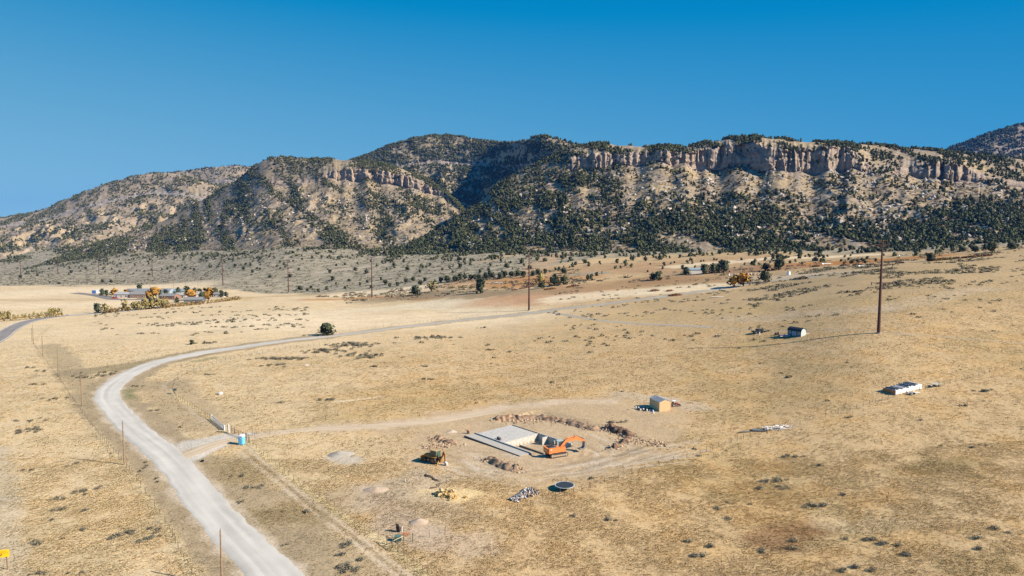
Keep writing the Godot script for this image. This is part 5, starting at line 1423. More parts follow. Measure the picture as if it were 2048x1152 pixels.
func shed_group() -> void:
	# timber shed: near corner A, west corner B, east corner C
	var a := put(Vector2(41.5, -187.4))
	var b := put(Vector2(39.4, -193.7))
	var c := put(Vector2(44.8, -188.9))
	var va := Vector2(b.x - a.x, b.z - a.z)
	var vc := Vector2(c.x - a.x, c.z - a.z)
	var along := va.normalized()
	var w := 5.4
	var d := 3.6
	var across := Vector2(-along.y, along.x)
	if across.dot(vc) < 0: across = -across
	var mid := Vector2(a.x, a.z) + along * w / 2 + across * d / 2
	var t := thing("timber_shed", "new tan timber shed with grey underlay roof standing on bare ground", "shed", Vector3(mid.x, minf(a.y, b.y), mid.y), atan2(-along.y, along.x))
	var ply := worn("new_plywood", 0.74, 0.5, 0.27, 0.8, 0.5, 0.75)
	var pf := poly([-d / 2, -0.2, d / 2, -0.2, d / 2, 2.65, 0, 3.25, -d / 2, 2.65])
	var turn := Transform3D(Basis(Vector3.UP, PI / 2), Vector3.ZERO)
	part("wall", Shape.new().prism(pf, -w / 2, w / 2, turn).mesh(), ply, t)
	var felt := worn("roof_underlay", 0.27, 0.3, 0.315, 0.7, 0.5, 0.7)
	for s in [-1, 1]:
		var dir := Vector3(0, -0.6, s * d / 2).normalized()
		var n := Vector3(0, d / 2, s * 0.6).normalized()
		var bs := Basis(Vector3.RIGHT * s, n, Vector3.RIGHT.cross(n) * s)
		var r := part("roof", Shape.new().box(Vector3(0, 3.25, 0) + dir * 1.03 + n * 0.06, Vector3(w + 0.16, 0.08, 2.1), bs).mesh(), felt, t)
		for k in 5:
			var q := Vector3(0, 3.25, 0) + dir * rng.randf_range(0.3, 1.5) + n * 0.104 + Vector3.RIGHT * rng.randf_range(-2.2, 2.2)
			part("print_mark", Shape.new().box(q, Vector3(0.4, 0.008, 0.2), bs).mesh(), mat(["print_red", "print_white", "print_blue"][k % 3], [0.5, 0.7, 0.08][k % 3], [0.1, 0.68, 0.15][k % 3], [0.09, 0.66, 0.4][k % 3], 0.7), r)
	var trim := worn("trim_pine", 0.78, 0.56, 0.32, 0.8, 0.8, 0.85)
	for x in [-w / 2, w / 2]:
		for z in [-d / 2, d / 2]: part("corner_board", slab(Vector3(0.1, 2.6, 0.1), Vector3(x, 1.25, z)), trim, t)
		for k in 6: part("batten", slab(Vector3(0.03, 2.6, 0.05), Vector3(x + signf(x) * 0.015, 1.3, -1.45 + k * 0.58)), trim, t)
	# what lies about it
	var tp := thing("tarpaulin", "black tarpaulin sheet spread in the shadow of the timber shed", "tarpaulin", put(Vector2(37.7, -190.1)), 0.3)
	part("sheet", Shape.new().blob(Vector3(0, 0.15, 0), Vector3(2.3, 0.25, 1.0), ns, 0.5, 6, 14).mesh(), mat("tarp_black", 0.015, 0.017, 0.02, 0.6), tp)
	var bits := [[Vector2(35.6, -191.3), 0], [Vector2(36.2, -190.8), 0], [Vector2(36.4, -188.7), 0], [Vector2(37.3, -189.1), 0], [Vector2(38.1, -188.1), 0], [Vector2(37.2, -191.2), 1], [Vector2(38.4, -189.5), 2], [Vector2(39.0, -188.5), 0], [Vector2(39.8, -187.9), 0], [Vector2(39.5, -186.0), 0], [Vector2(39.5, -187.4), 1]]
	var bm := [mat("scrap_white", 0.75, 0.73, 0.7, 0.7), mat("scrap_blue", 0.04, 0.12, 0.45, 0.6), mat("scrap_pink", 0.6, 0.25, 0.22, 0.7)]
	for k in bits.size():
		var kind: int = bits[k][1]
		single("paint_tub", Shape.new().tube(Vector3.ZERO, Vector3(0, 0.4, 0), 0.2, 0.22, 10).mesh(), bm[kind], ["small white tub among the clutter beside timber shed", "small blue tub among the clutter beside timber shed", "pink tub among the clutter beside timber shed"][kind], "tub", put(bits[k][0], 0.22 if k < 7 else 0.0), 0, "tubs scattered beside the timber shed")
	var tc := thing("garden_tractor", "small red and black ride-on tractor parked behind the timber shed", "tractor", put(Vector2(46.8, -192.0)), 0.2)
	part("bonnet", slab(Vector3(0.9, 0.5, 0.6), Vector3(0.6, 0.8, 0), 0.08), worn("tractor_red", 0.3, 0.05, 0.03, 0.5), tc)
	part("seat", slab(Vector3(0.5, 0.55, 0.5), Vector3(-0.5, 1.05, 0), 0.1), mat("black_rubber", 0.025, 0.025, 0.025, 0.6), tc)
	part("hood", slab(Vector3(1.0, 0.08, 0.9), Vector3(-0.2, 1.75, 0), 0.02), mat("canopy_white", 0.75, 0.76, 0.76, 0.6), tc)
	for s in [-1, 1]:
		part("canopy_post", rod(Vector3(-0.6, 0.8, s * 0.38), Vector3(-0.6, 1.75, s * 0.38), 0.03, 5), mat("black_rubber", 0.025, 0.025, 0.025, 0.6), tc)
		wheel(tc, Vector3(-0.5, 0.45, s * 0.5), 0.45, 0.25, mat("rim_tan", 0.5, 0.4, 0.3, 0.6))
		wheel(tc, Vector3(0.85, 0.3, s * 0.45), 0.3, 0.2, mat("rim_tan", 0.5, 0.4, 0.3, 0.6))
	part("rear_blade", slab(Vector3(0.12, 0.4, 1.4), Vector3(1.6, 0.4, 0)), worn("blade_brown", 0.16, 0.09, 0.06), tc)
	# blue shed with a barrel roof, pickup and boat
	var s0 := put(Vector2(110.1, -268.5))
	var s1 := put(Vector2(112.6, -262.7))
	var sv := Vector2(s1.x - s0.x, s1.z - s0.z)
	var bt := atan2(-sv.y, sv.x)
	var m := Vector2(s0.x + s1.x, s0.z + s1.z) * 0.5 + Vector2(sv.y, -sv.x).normalized() * 1.5
	var g := thing("blue_shed", "blue grey garden shed with black gambrel roof and white trimmed windows", "shed", put(m), bt + 0.08)
	var blue := worn("shed_blue", 0.1, 0.17, 0.24, 0.7, 0.8, 0.8)
	var white := mat("white_trim", 0.7, 0.7, 0.68, 0.6)
	var L := sv.length()
	var prof := poly([-1.5, -0.3, 1.5, -0.3, 1.5, 1.95, 1.05, 2.75, 0, 3.2, -1.05, 2.75, -1.5, 1.95])
	var tx := Transform3D(Basis(Vector3.UP, PI / 2), Vector3.ZERO)
	part("wall", Shape.new().prism(prof, -L / 2, L / 2, tx).mesh(), blue, g)
	for x in [-1, 1]: part("gable_panel", Shape.new().prism(poly([-1.46, 0, 1.46, 0, 1.46, 1.93, 1.02, 2.7, 0, 3.12, -1.02, 2.7, -1.46, 1.93]), x * L / 2 - 0.03, x * L / 2 + 0.03, tx).mesh(), worn("gable_pale", 0.5, 0.56, 0.56, 0.7, 0.8, 0.85), g)
	var rf := worn("roof_black", 0.03, 0.032, 0.038, 0.6, 0.6, 0.5)
	for e in [[1.6, 1.85, 1.08, 2.8], [1.08, 2.8, 0, 3.28], [-1.6, 1.85, -1.08, 2.8], [-1.08, 2.8, 0, 3.28]]:
		var p0 := Vector3(0, e[1], e[0])
		var p1 := Vector3(0, e[3], e[2])
		var up := (p1 - p0).normalized()
		var n := Vector3(0, 0, e[0]).normalized()
		n = (n - up * n.dot(up)).normalized()
		part("roof", Shape.new().box((p0 + p1) * 0.5 + n * 0.03, Vector3(L + 0.3, (p1 - p0).length() + 0.06, 0.08), Basis(up.cross(n), up, n)).mesh(), rf, g)
	for x in [-1.7, 1.65]:
		var wn := part("window", slab(Vector3(0.85, 0.95, 0.08), Vector3(x * L / 4.9, 1.35, 1.52)), white, g)
		part("pane", slab(Vector3(0.6, 0.7, 0.04), Vector3(x * L / 4.9, 1.35, 1.56)), mat("dark_glass", 0.03, 0.04, 0.05, 0.15), wn)
	for x in [-0.38, 0.38]:
		var dr := part("door", slab(Vector3(0.72, 1.8, 0.06), Vector3(x, 0.95, 1.54)), worn("door_blue", 0.24, 0.36, 0.45, 0.7, 0.8, 0.85), g)
		part("door_frame", slab(Vector3(0.06, 1.9, 0.05), Vector3(x * 2.05, 0.97, 1.56)), white, dr)
	var bl := worn("truck_black", 0.02, 0.022, 0.025, 0.3, 1.0, 0.8)
	var tk := thing("pickup_truck", "black pickup truck parked left of the blue shed", "pickup truck", put(Vector2(102.8, -280.5)), 0.25)
	part("body", Shape.new().prism(poly([-2.8, 0.5, 2.7, 0.5, 2.75, 1.0, 2.5, 1.15, 1.3, 1.2, -2.8, 1.15]), -0.95, 0.95).mesh(), bl, tk)
	part("cab", Shape.new().prism(poly([-1.0, 1.15, 1.3, 1.15, 0.7, 1.85, -0.75, 1.9]), -0.85, 0.85).mesh(), bl, tk)
	for s in [-1, 1]:
		part("window", Shape.new().prism(poly([-0.8, 1.25, 1.0, 1.25, 0.6, 1.75, -0.65, 1.78]), s * 0.86 - 0.01, s * 0.86 + 0.01).mesh(), mat("dark_glass", 0.03, 0.04, 0.05, 0.15), tk)
		for x in [-1.75, 1.75]: wheel(tk, Vector3(x, 0.4, s * 0.82), 0.4, 0.28, mat("alloy", 0.4, 0.4, 0.4, 0.4, 0.6))
		part("headlight", slab(Vector3(0.06, 0.2, 0.35), Vector3(2.75, 0.9, s * 0.7)), mat("lamp_glass", 0.7, 0.7, 0.65, 0.2), tk)
	part("grille", slab(Vector3(0.05, 0.3, 0.9), Vector3(2.76, 0.85, 0)), mat("chrome", 0.5, 0.5, 0.5, 0.25, 0.9), tk)
	part("load_bed_floor", slab(Vector3(1.6, 0.06, 1.5), Vector3(-1.9, 1.17, 0)), mat("bed_grey", 0.12, 0.12, 0.12, 0.7), tk)
	single("white_bottle", Shape.new().tube(Vector3.ZERO, Vector3(0, 1.3, 0), 0.22, 0.2, 10).tube(Vector3(0, 1.3, 0), Vector3(0, 1.5, 0), 0.2, 0.08, 10).mesh(), mat("plastic_white", 0.82, 0.84, 0.86, 0.45), "white gas bottle standing in front of the black pickup", "gas bottle", put(Vector2(101.9, -276.9)))
	var bo := thing("boat_trailer", "white and navy boat on a trailer before the blue shed", "boat", put(Vector2(108.1, -267.2)), 0.1)
	part("hull", Shape.new().prism(poly([-1.9, 0.75, -1.8, 0.45, 1.6, 0.5, 2.3, 1.0]), -0.65, 0.65).mesh(), worn("hull_white", 0.75, 0.75, 0.74, 0.5, 0.8, 0.85), bo)
	part("hull_band", slab(Vector3(3.9, 0.16, 1.36), Vector3(0, 0.85, 0)), mat("hull_navy", 0.03, 0.05, 0.16, 0.5), bo)
	part("windscreen", Shape.new().prism(poly([0.2, 0.9, 0.6, 0.9, 0.15, 1.4]), -0.5, 0.5).mesh(), mat("screen_pale", 0.6, 0.65, 0.7, 0.2), bo)
	part("outboard", slab(Vector3(0.35, 0.8, 0.3), Vector3(-2.05, 0.8, 0), 0.08), mat("engine_black", 0.04, 0.04, 0.04, 0.5), bo)
	for s in [-1, 1]: wheel(bo, Vector3(-0.4, 0.3, s * 0.75), 0.3, 0.2, mat("alloy", 0.4, 0.4, 0.4, 0.4, 0.6))
	part("tow_bar", rod(Vector3(1.5, 0.4, 0), Vector3(3.2, 0.4, 0), 0.05, 6), mat("galvanised", 0.5, 0.52, 0.52, 0.4, 0.5), bo)
	var mw := thing("ride_on_mower", "dark mower with orange deck left of the boat trailer", "mower", put(Vector2(107.7, -273.2)), 2.6)
	part("seat", slab(Vector3(0.5, 0.7, 0.55), Vector3(-0.3, 0.9, 0), 0.1), mat("engine_black", 0.04, 0.04, 0.04, 0.5), mw)
	part("bonnet", slab(Vector3(0.8, 0.45, 0.6), Vector3(0.55, 0.65, 0), 0.1), mat("engine_black", 0.04, 0.04, 0.04, 0.5), mw)
	part("deck", slab(Vector3(0.9, 0.2, 1.1), Vector3(0, 0.3, 0), 0.06), mat("machine_orange", 0.62, 0.14, 0.03, 0.5), mw)
	for s in [-1, 1]:
		wheel(mw, Vector3(-0.5, 0.32, s * 0.5), 0.32, 0.22, mat("alloy", 0.4, 0.4, 0.4, 0.4, 0.6))
		wheel(mw, Vector3(0.75, 0.24, s * 0.42), 0.24, 0.16, mat("alloy", 0.4, 0.4, 0.4, 0.4, 0.6))
	single("pipe_length", rod(Vector3(-1.2, 0.5, 0), Vector3(1.2, 0.5, 0), 0.08, 7), mat("plastic_white", 0.82, 0.84, 0.86, 0.45), "white pipe lying right of the blue shed", "pipe", put(Vector2(115.8, -264.3)))

func crate_row() -> void:
	var n := put(Vector2(105.9, -184.3))
	var w := put(Vector2(103.0, -186.0))
	var e := put(Vector2(115.5, -188.3))
	var ev := Vector2(e.x - n.x, e.z - n.z)
	var along := ev.normalized()
	var back := Vector2(along.y, -along.x)
	var L := ev.length()
	var turn := atan2(-along.y, along.x)
	var white := worn("panel_white", 0.8, 0.79, 0.76, 0.7, 0.6, 0.85)
	var osb := worn("panel_edge", 0.46, 0.2, 0.07, 0.9, 0.8, 0.65)
	var slat := [worn("slat_black", 0.025, 0.03, 0.05, 0.6), worn("slat_grey", 0.2, 0.2, 0.22, 0.6)]
	var names := ["nearest white panel crate with brown open end and dark slats", "second white panel crate in the row, few slats on top", "third white panel crate in the row", "farthest white panel crate in the row, dark slats on top"]
	var deep := 3.9
	for k in 4:
		var q := Vector2(n.x, n.z) + along * L * (k + 0.5) / 4.0 + back * deep / 2
		var t := thing("panel_crate", names[k], "crate", put(q, -0.05), turn, "white panel crates in a row by the fence")
		var w1 := L / 4.0 - 0.06
		var h: float = 1.2 + [0.0, -0.06, 0.02, 0.08][k]
		part("body", slab(Vector3(w1, h, deep), Vector3(0, h / 2, 0), 0.02), white, t)
		part("end_panel", slab(Vector3(0.05, h * 0.92, deep * 0.7), Vector3(-w1 / 2 - 0.02, h / 2, -deep * 0.14)), osb, t)
		part("end_panel", slab(Vector3(0.05, h * 0.92, deep * 0.24), Vector3(-w1 / 2 - 0.02, h / 2, deep * 0.36)), osb, t)
		part("lid", slab(Vector3(w1 * 0.98, 0.04, deep * 0.98), Vector3(0, h + 0.02, 0)), worn("lid_white", 0.72, 0.72, 0.72, 0.7, 0.6, 0.8), t)
		for j in [4, 2, 3, 3][k]:
			part("slat", slab(Vector3(0.2, 0.1, deep * rng.randf_range(0.75, 1.0)), Vector3(-w1 / 2 + 0.25 + (w1 - 0.4) * j / [4.0, 2.0, 3.0, 3.0][k] + rng.randf_range(-0.05, 0.05), h + 0.09, rng.randf_range(-0.2, 0.1))), slat[0 if rng.randf() < 0.75 else 1], t)
	var j := thing("scrap_heap", "dark heap of scrap in front of the white crates", "scrap heap", put(Vector2(110.6, -184.8)), turn)
	for k in 24:
		part("scrap", slab(Vector3(rng.randf_range(0.3, 0.9), rng.randf_range(0.08, 0.25), rng.randf_range(0.2, 0.5)), Vector3.ZERO, 0.02), [mat("scrap_dark", 0.04, 0.05, 0.06, 0.6), mat("scrap_grey", 0.3, 0.33, 0.36, 0.6), mat("scrap_white", 0.75, 0.73, 0.7, 0.7)][rng.randi() % 3], j, Transform3D(Basis.from_euler(Vector3(rng.randfn() * 0.4, rng.randf() * 6, rng.randfn() * 0.3)), Vector3(rng.randf_range(-1.3, 1.0), rng.randf_range(0.08, 0.4), rng.randfn() * 0.35)))
	single("white_board", slab(Vector3(1.8, 0.08, 0.6), Vector3(0, 0.2, 0)), white, "white board lying at the end of the scrap heap", "board", put(Vector2(112.4, -185.3)), turn)
	var tl := thing("utility_trailer", "pale grey flat trailer standing right of the white crates", "trailer", put(Vector2(120.7, -190.0)), turn - 0.1)
	part("bed", slab(Vector3(2.4, 0.12, 1.3), Vector3(0, 0.6, 0)), worn("trailer_grey", 0.5, 0.49, 0.45, 0.7), tl)
	for s in [-1, 1]:
		part("side_board", slab(Vector3(2.4, 0.3, 0.05), Vector3(0, 0.8, s * 0.65)), worn("trailer_board", 0.45, 0.43, 0.38, 0.8), tl)
		wheel(tl, Vector3(0.1, 0.32, s * 0.72), 0.32, 0.2, mat("alloy", 0.4, 0.4, 0.4, 0.4, 0.6))
	part("drawbar", rod(Vector3(-1.2, 0.5, 0), Vector3(-2.2, 0.4, 0), 0.05, 6), mat("galvanised", 0.5, 0.52, 0.52, 0.4, 0.5), tl)
	single("machine_part", Shape.new().blob(Vector3(0, 0.3, 0), Vector3(0.6, 0.35, 0.4), ns, 0.6).mesh(), mat("scrap_dark", 0.04, 0.05, 0.06, 0.6), "dark machine part on the ground left of the grey trailer", "machine part", put(Vector2(118.4, -189.1)))

func farmstead() -> void:
	var g := "houses of the farmstead across the valley"
	var grey := worn("roof_grey", 0.24, 0.235, 0.23, 0.8, 0.4, 0.8)
	var pale := worn("roof_pale", 0.38, 0.37, 0.36, 0.7, 0.4, 0.85)
	gable("blue_house", "long blue grey house with grey roof at the farmstead's near edge", put(Vector2(-242.7, -516.0)), 0.12, 13.0, 7.5, 2.9, 4.6, worn("wall_slate", 0.1, 0.14, 0.165, 0.7), grey, g, "house", 6)
	gable("brick_house", "brown house with grey roof in the middle of the farmstead", put(Vector2(-316.4, -574.6)), 0.05, 13.0, 9, 3.2, 5.6, worn("wall_brown", 0.3, 0.2, 0.15, 0.8), grey, g)
	gable("white_house", "white house with pale roof left in the farmstead", put(Vector2(-330.0, -574.5)), 0.0, 12.0, 8, 3.0, 4.6, worn("wall_white", 0.65, 0.62, 0.58, 0.7), pale, g)
	gable("brick_house", "reddish brick house right of the big autumn tree", put(Vector2(-279.6, -552.0)), -0.1, 13.0, 8, 3.0, 4.6, worn("wall_brick", 0.32, 0.17, 0.13, 0.8), grey, g)
	gable("cream_house", "cream house with pale roof before dark trees", put(Vector2(-277.1, -562.9)), 0.1, 12.0, 8, 2.9, 4.4, worn("wall_cream", 0.55, 0.44, 0.35, 0.7), pale, g)
	gable("white_house", "small white house between the two golden trees", put(Vector2(-268.6, -575.0)), 0.2, 9.0, 7, 3.0, 4.8, worn("wall_white", 0.65, 0.62, 0.58, 0.7), pale, g)
	gable("white_house", "low white house at the farmstead's right end behind golden tree", put(Vector2(-252.0, -583.0)), 0.0, 9.0, 6, 2.6, 4.0, worn("wall_white", 0.65, 0.62, 0.58, 0.7), grey, g)
	gable("metal_barn", "long pale blue metal barn behind the farmstead houses", put(Vector2(-333.0, -621.6)), 0.04, 40.0, 10, 3.4, 5.0, worn("barn_blue", 0.32, 0.42, 0.5, 0.6), worn("barn_roof", 0.27, 0.285, 0.3, 0.6), g, "barn", 0)
	gable("metal_barn", "pale blue barn roof behind the right-hand trees of the farmstead", put(Vector2(-307.9, -628.5)), 0.04, 24.0, 9, 3.4, 5.0, worn("barn_blue", 0.32, 0.42, 0.5, 0.6), worn("barn_sky", 0.26, 0.35, 0.4, 0.6), g, "barn", 0)
	var bx := thing("box_trailer", "white box trailer with blue end at the farmstead's left edge", "trailer", put(Vector2(-380.1, -619.7)), 0.15)
	part("body", slab(Vector3(8.0, 3.2, 3.0), Vector3(0, 2.2, 0), 0.1), worn("trailer_white", 0.78, 0.78, 0.78, 0.6, 0.5, 0.85), bx)
	part("blue_end", slab(Vector3(3.4, 3.0, 3.06), Vector3(-2.3, 2.2, 0)), mat("trailer_blue", 0.06, 0.13, 0.36, 0.5), bx)
	for s in [-1, 1]: wheel(bx, Vector3(2.2, 0.5, s * 1.3), 0.5, 0.3, mat("alloy", 0.4, 0.4, 0.4, 0.4, 0.6))
	var car := thing("red_car", "red car on the village road before the farmstead", "car", put(Vector2(-331.0, -563.2)), 0.2)
	part("body", Shape.new().prism(poly([-2.2, 0.35, 2.2, 0.35, 2.2, 0.85, 1.2, 1.0, -2.2, 1.0]), -0.9, 0.9).mesh(), mat("car_red", 0.5, 0.03, 0.03, 0.3), car)
	part("cabin", Shape.new().prism(poly([-1.9, 1.0, 1.1, 1.0, 0.5, 1.55, -1.5, 1.55]), -0.8, 0.8).mesh(), mat("dark_glass", 0.03, 0.04, 0.05, 0.15), car)
	for s in [-1, 1]:
		for x in [-1.4, 1.4]: wheel(car, Vector3(x, 0.33, s * 0.8), 0.33, 0.22, mat("alloy", 0.4, 0.4, 0.4, 0.4, 0.6))
	# trees about the houses: spot, kind, height, label
	for a in [[Vector2(-359.7, -592.7), 0, 6.7, "dark conifer beside the white box trailer"], [Vector2(-352.0, -586.5), 1, 5.5, "dark conifer right of the trailer's conifer"], [Vector2(-322.8, -574.5), 2, 6.3, "dark pointed conifer left of the brown house"], [Vector2(-350.7, -636.2), 1, 8.1, "dark tree rising behind the brown house"], [Vector2(-293.0, -563.1), 0, 5.9, "dark tree behind the big autumn tree"], [Vector2(-297.9, -580.8), 1, 6.7, "grey green tree among the farmstead roofs"], [Vector2(-278.5, -557.4), 2, 5.7, "dark tree left of the cream house"], [Vector2(-301.8, -610.5), 0, 7.4, "dark tree behind the cream house"], [Vector2(-286.7, -596.1), 1, 8.9, "tall dark tree behind the bright golden tree"], [Vector2(-288.6, -615.2), 2, 6.9, "dark tree behind the small white house"], [Vector2(-243.4, -530.1), 0, 8.1, "dark tree at the right end of the blue house"], [Vector2(-276.2, -598.0), 1, 6.7, "dark tree left of the right golden tree"], [Vector2(-258.3, -582.6), 2, 7.6, "dark tree behind the right golden tree"], [Vector2(-263.9, -601.4), 0, 8.1, "dark tree right of the golden trees"], [Vector2(-247.5, -575.4), 1, 6.3, "rounded dark tree at the farmstead's right end"], [Vector2(-243.7, -575.5), 2, 5.0, "rightmost rounded dark tree of the farmstead"], [Vector2(-256.6, -517.0), 0, 5.2, "small dark conifer in the farmstead garden"], [Vector2(-272.2, -442.2), 1, 6.7, "dark green tree at the bend of the paved road"]]:
		tree(junipers[a[1]], a[0], a[2], a[3], "trees about the farmstead", 0.85, "conifer_tree")
	for a in [[Vector2(-342.0, -580.4), 0, 8.1, "golden tree at the left of the farmstead", 1.2], [Vector2(-338.3, -592.8), 1, 5.9, "small golden tree behind the white house", 1.2], [Vector2(-295.6, -557.6), 0, 10.4, "broad brown gold tree in the farmstead middle", 1.3], [Vector2(-297.3, -552.2), 1, 6.7, "rusty tree left of the broad brown gold tree", 1.1], [Vector2(-257.5, -540.8), 0, 9.6, "bright golden tree above the blue house roof", 1.35], [Vector2(-240.4, -534.8), 1, 11.1, "tall golden tree right of the blue house", 1.1], [Vector2(-257.7, -504.1), 2, 4.4, "dark red bush at the hedge end", 1.2]]:
		tree(autumn[a[1]], a[0], a[2], a[3], "trees about the farmstead", a[4])
	for a in [[Vector2(-266.7, -442.3), 3, 6.9, "yellow green poplar by the bend of the paved road"], [Vector2(-263.0, -458.9), 2, 8.2, "tall yellow poplar left in the hedge row"], [Vector2(-259.1, -462.3), 3, 6.3, "yellow poplar in the hedge row"], [Vector2(-255.6, -462.2), 2, 6.3, "ochre poplar in the hedge row"], [Vector2(-252.6, -465.6), 3, 8.2, "large olive poplar in the hedge row"], [Vector2(-250.3, -469.0), 2, 9.4, "tallest olive poplar in the hedge row"], [Vector2(-247.3, -472.5), 3, 7.6, "pale poplar in the hedge row"], [Vector2(-245.9, -476.1), 2, 7.6, "slim yellow poplar right in the hedge row"]]:
		tree(autumn[a[1]], a[0], a[2], a[3], "poplars along the hedge row", 1.2)
	for k in 17:
		var x: float = [2, 10, 17, 26, 34, 43, 50, 58, 66, 74, 82, 90, 98, 104, 110, 117, 124][k]
		var q: Vector2 = Vector2(Vector2(-303.7, -400.4)).lerp(Vector2(-284.7, -426.4), (x - 2) / 122.0)
		tree(autumn[2 + k % 2], q, 5.2 if k < 3 or k > 11 and k < 16 else rng.randf_range(2.2, 3.6), "yellow poplar in the row beside the paved road", "poplars in a row by the paved road", 0.9)
	# hedges
	for h in [[[Vector2(-242.9, -472.2), Vector2(-241.4, -487.0), Vector2(-234.2, -506.6), Vector2(-226.7, -524.1), Vector2(-221.6, -550.1)], "long brown clipped hedge right of the poplars", Color(0.3, 0.2, 0.07)], [[Vector2(-265.3, -442.3), Vector2(-264.8, -455.5), Vector2(-261.9, -462.3)], "low brown hedge at the foot of the poplars", Color(0.25, 0.17, 0.07)], [[Vector2(-294.7, -387.6), Vector2(-286.6, -400.5), Vector2(-278.8, -417.5)], "low yellow hedge under the roadside poplars", Color(0.42, 0.31, 0.13)]]:
		var path := smooth_path(h[0], 2.5)
		var s := Shape.new()
		var root := put(path[0])
		for q in path:
			for k in 14:
				s.st.set_color(Color(h[2]).darkened(rng.randf() * 0.5))
				leaf_tri(s, put(q) - root + Vector3(rng.randfn() * 1.1, rng.randf() * 2.4, rng.randfn() * 1.1), 0.7)
		single("hedge", s.mesh(), leafy("hedge_leaf"), h[1], "hedge", root)
	for a in [Vector2(-427.7, -726.6), Vector2(-446.3, -790.2), Vector2(-403.2, -753.2), Vector2(-364.6, -728.4), Vector2(-361.2, -748.2), Vector2(-339.7, -731.6), Vector2(-324.8, -739.5)]:
		var t := thing("wooden_pole", "thin wooden power pole behind the farmstead", "utility pole", put(a), 0.1, "thin poles behind the farmstead")
		part("pole", rod(Vector3(0, -0.5, 0), Vector3(0, 10, 0), 0.16, 6), worn("pole_wood", 0.3, 0.2, 0.125, 0.9, 0.5), t)
		part("crossarm", slab(Vector3(2.4, 0.15, 0.15), Vector3(0, 9.3, 0)), worn("pole_wood", 0.3, 0.2, 0.125, 0.9, 0.5), t)
	# far paddocks to the right
	gable("open_barn", "low white walled barn under dark trees in the far paddock", put(Vector2(144.9, -533.7)), 0.1, 13.0, 6, 3.0, 4.2, worn("wall_white", 0.65, 0.62, 0.58, 0.7), worn("barn_sky", 0.26, 0.35, 0.4, 0.6), "", "barn", 0)
	for a in [[Vector2(135.4, -528.5), 0, 6.5, "dark round tree left of the white barn", 1.3], [Vector2(147.9, -521.6), 1, 8.0, "dark tree right of the white barn", 1.1], [Vector2(155.4, -523.7), 2, 8.0, "dark tree second right of the white barn", 1.0], [Vector2(159.2, -524.8), 0, 7.5, "dark tree third right of the white barn", 0.9], [Vector2(164.2, -524.7), 1, 9.5, "broad dark tree farthest right of the white barn", 1.2], [Vector2(161.8, -434.6), 2, 7.5, "dark round juniper beside the far gravel road", 1.2], [Vector2(181.2, -585.1), 0, 5.0, "low dark bushy tree in the far tan field", 2.0], [Vector2(231.5, -588.2), 1, 5.5, "lone brown grey tree in the pale field", 1.8], [Vector2(190.4, -510.0), 2, 6.0, "grey green tree in the far paddock", 1.5], [Vector2(198.3, -504.2), 1, 8.0, "wide olive tree in the far paddock", 1.6], [Vector2(105.6, -508.6), 0, 6.5, "dark juniper pair's left tree in tan paddock", 1.0], [Vector2(109.4, -505.5), 1, 7.0, "dark juniper pair's right tree in tan paddock", 1.1], [Vector2(325.9, -460.6), 2, 8.0, "dark pointed conifer at the field's far right edge", 1.1], [Vector2(351.5, -478.1), 0, 6.0, "blue grey conifer right of the pointed one", 1.2], [Vector2(-24.1, -518.1), 1, 11.5, "tall dark juniper standing alone in the valley meadow", 0.95], [Vector2(-78.8, -551.4), 2, 8.5, "dark juniper beside the pale valley strip", 1.25], [Vector2(33.1, -520.2), 0, 9.5, "large dark juniper right of the second transmission pole", 1.4], [Vector2(40.1, -521.9), 1, 6.5, "smaller dark juniper beside the large one", 1.4], [Vector2(22.2, -508.3), 2, 5.5, "dark bush right of the second transmission pole", 1.4], [Vector2(60.9, -542.7), 0, 5.0, "pale green tree at the paddock fence", 0.9], [Vector2(63.1, -537.3), 1, 5.5, "dark conifer at the paddock fence", 0.7], [Vector2(-91.8, -334.5), 0, 6.6, "large round dark juniper alone beside the gravel road", 1.55], [Vector2(-146.2, -306.5), 1, 2.3, "small round juniper by the mown verge", 1.2]]:
		tree(junipers[a[1]], a[0], a[2], a[3], "junipers in the valley", a[4])
	tree(autumn[0], Vector2(140.9, -428.5), 8.5, "rust orange tree beside the far gravel road, the left of two", "", 1.5)
	tree(autumn[1], Vector2(145.8, -426.1), 9.0, "rust orange tree beside the far gravel road, the right of two", "", 1.5)
	tree(autumn[3], Vector2(-67.8, -569.2), 9.5, "pale yellow green willow in the valley meadow", "", 1.5, "willow_tree")
	tree(autumn[2], Vector2(23.1, -548.6), 9.0, "light green tree right of the second transmission pole", "", 1.6, "willow_tree")
	# row of junipers at the foot of the sage flat
	var row := [Vector2(-52.1, -629.9), Vector2(-49.0, -638.3), Vector2(-44.0, -640.8), Vector2(-38.4, -627.0), Vector2(-34.2, -626.5), Vector2(-31.0, -635.2), Vector2(-24.1, -628.3), Vector2(-20.7, -637.3), Vector2(-17.9, -622.1), Vector2(-10.8, -611.2), Vector2(-6.9, -620.1), Vector2(-0.9, -619.3), Vector2(5.5, -618.3), Vector2(10.2, -601.8), Vector2(18.8, -607.6), Vector2(23.7, -616.7), Vector2(29.8, -611.9), Vector2(-71.9, -632.1), Vector2(-67.0, -638.1), Vector2(-61.6, -636.2)]
	for p in row: tree(junipers[rng.randi() % 3], p, rng.randf_range(4.5, 6.8), "dark juniper in the row at the foot of the sage flat", "junipers in a row below the sage flat", rng.randf_range(1.1, 1.5))
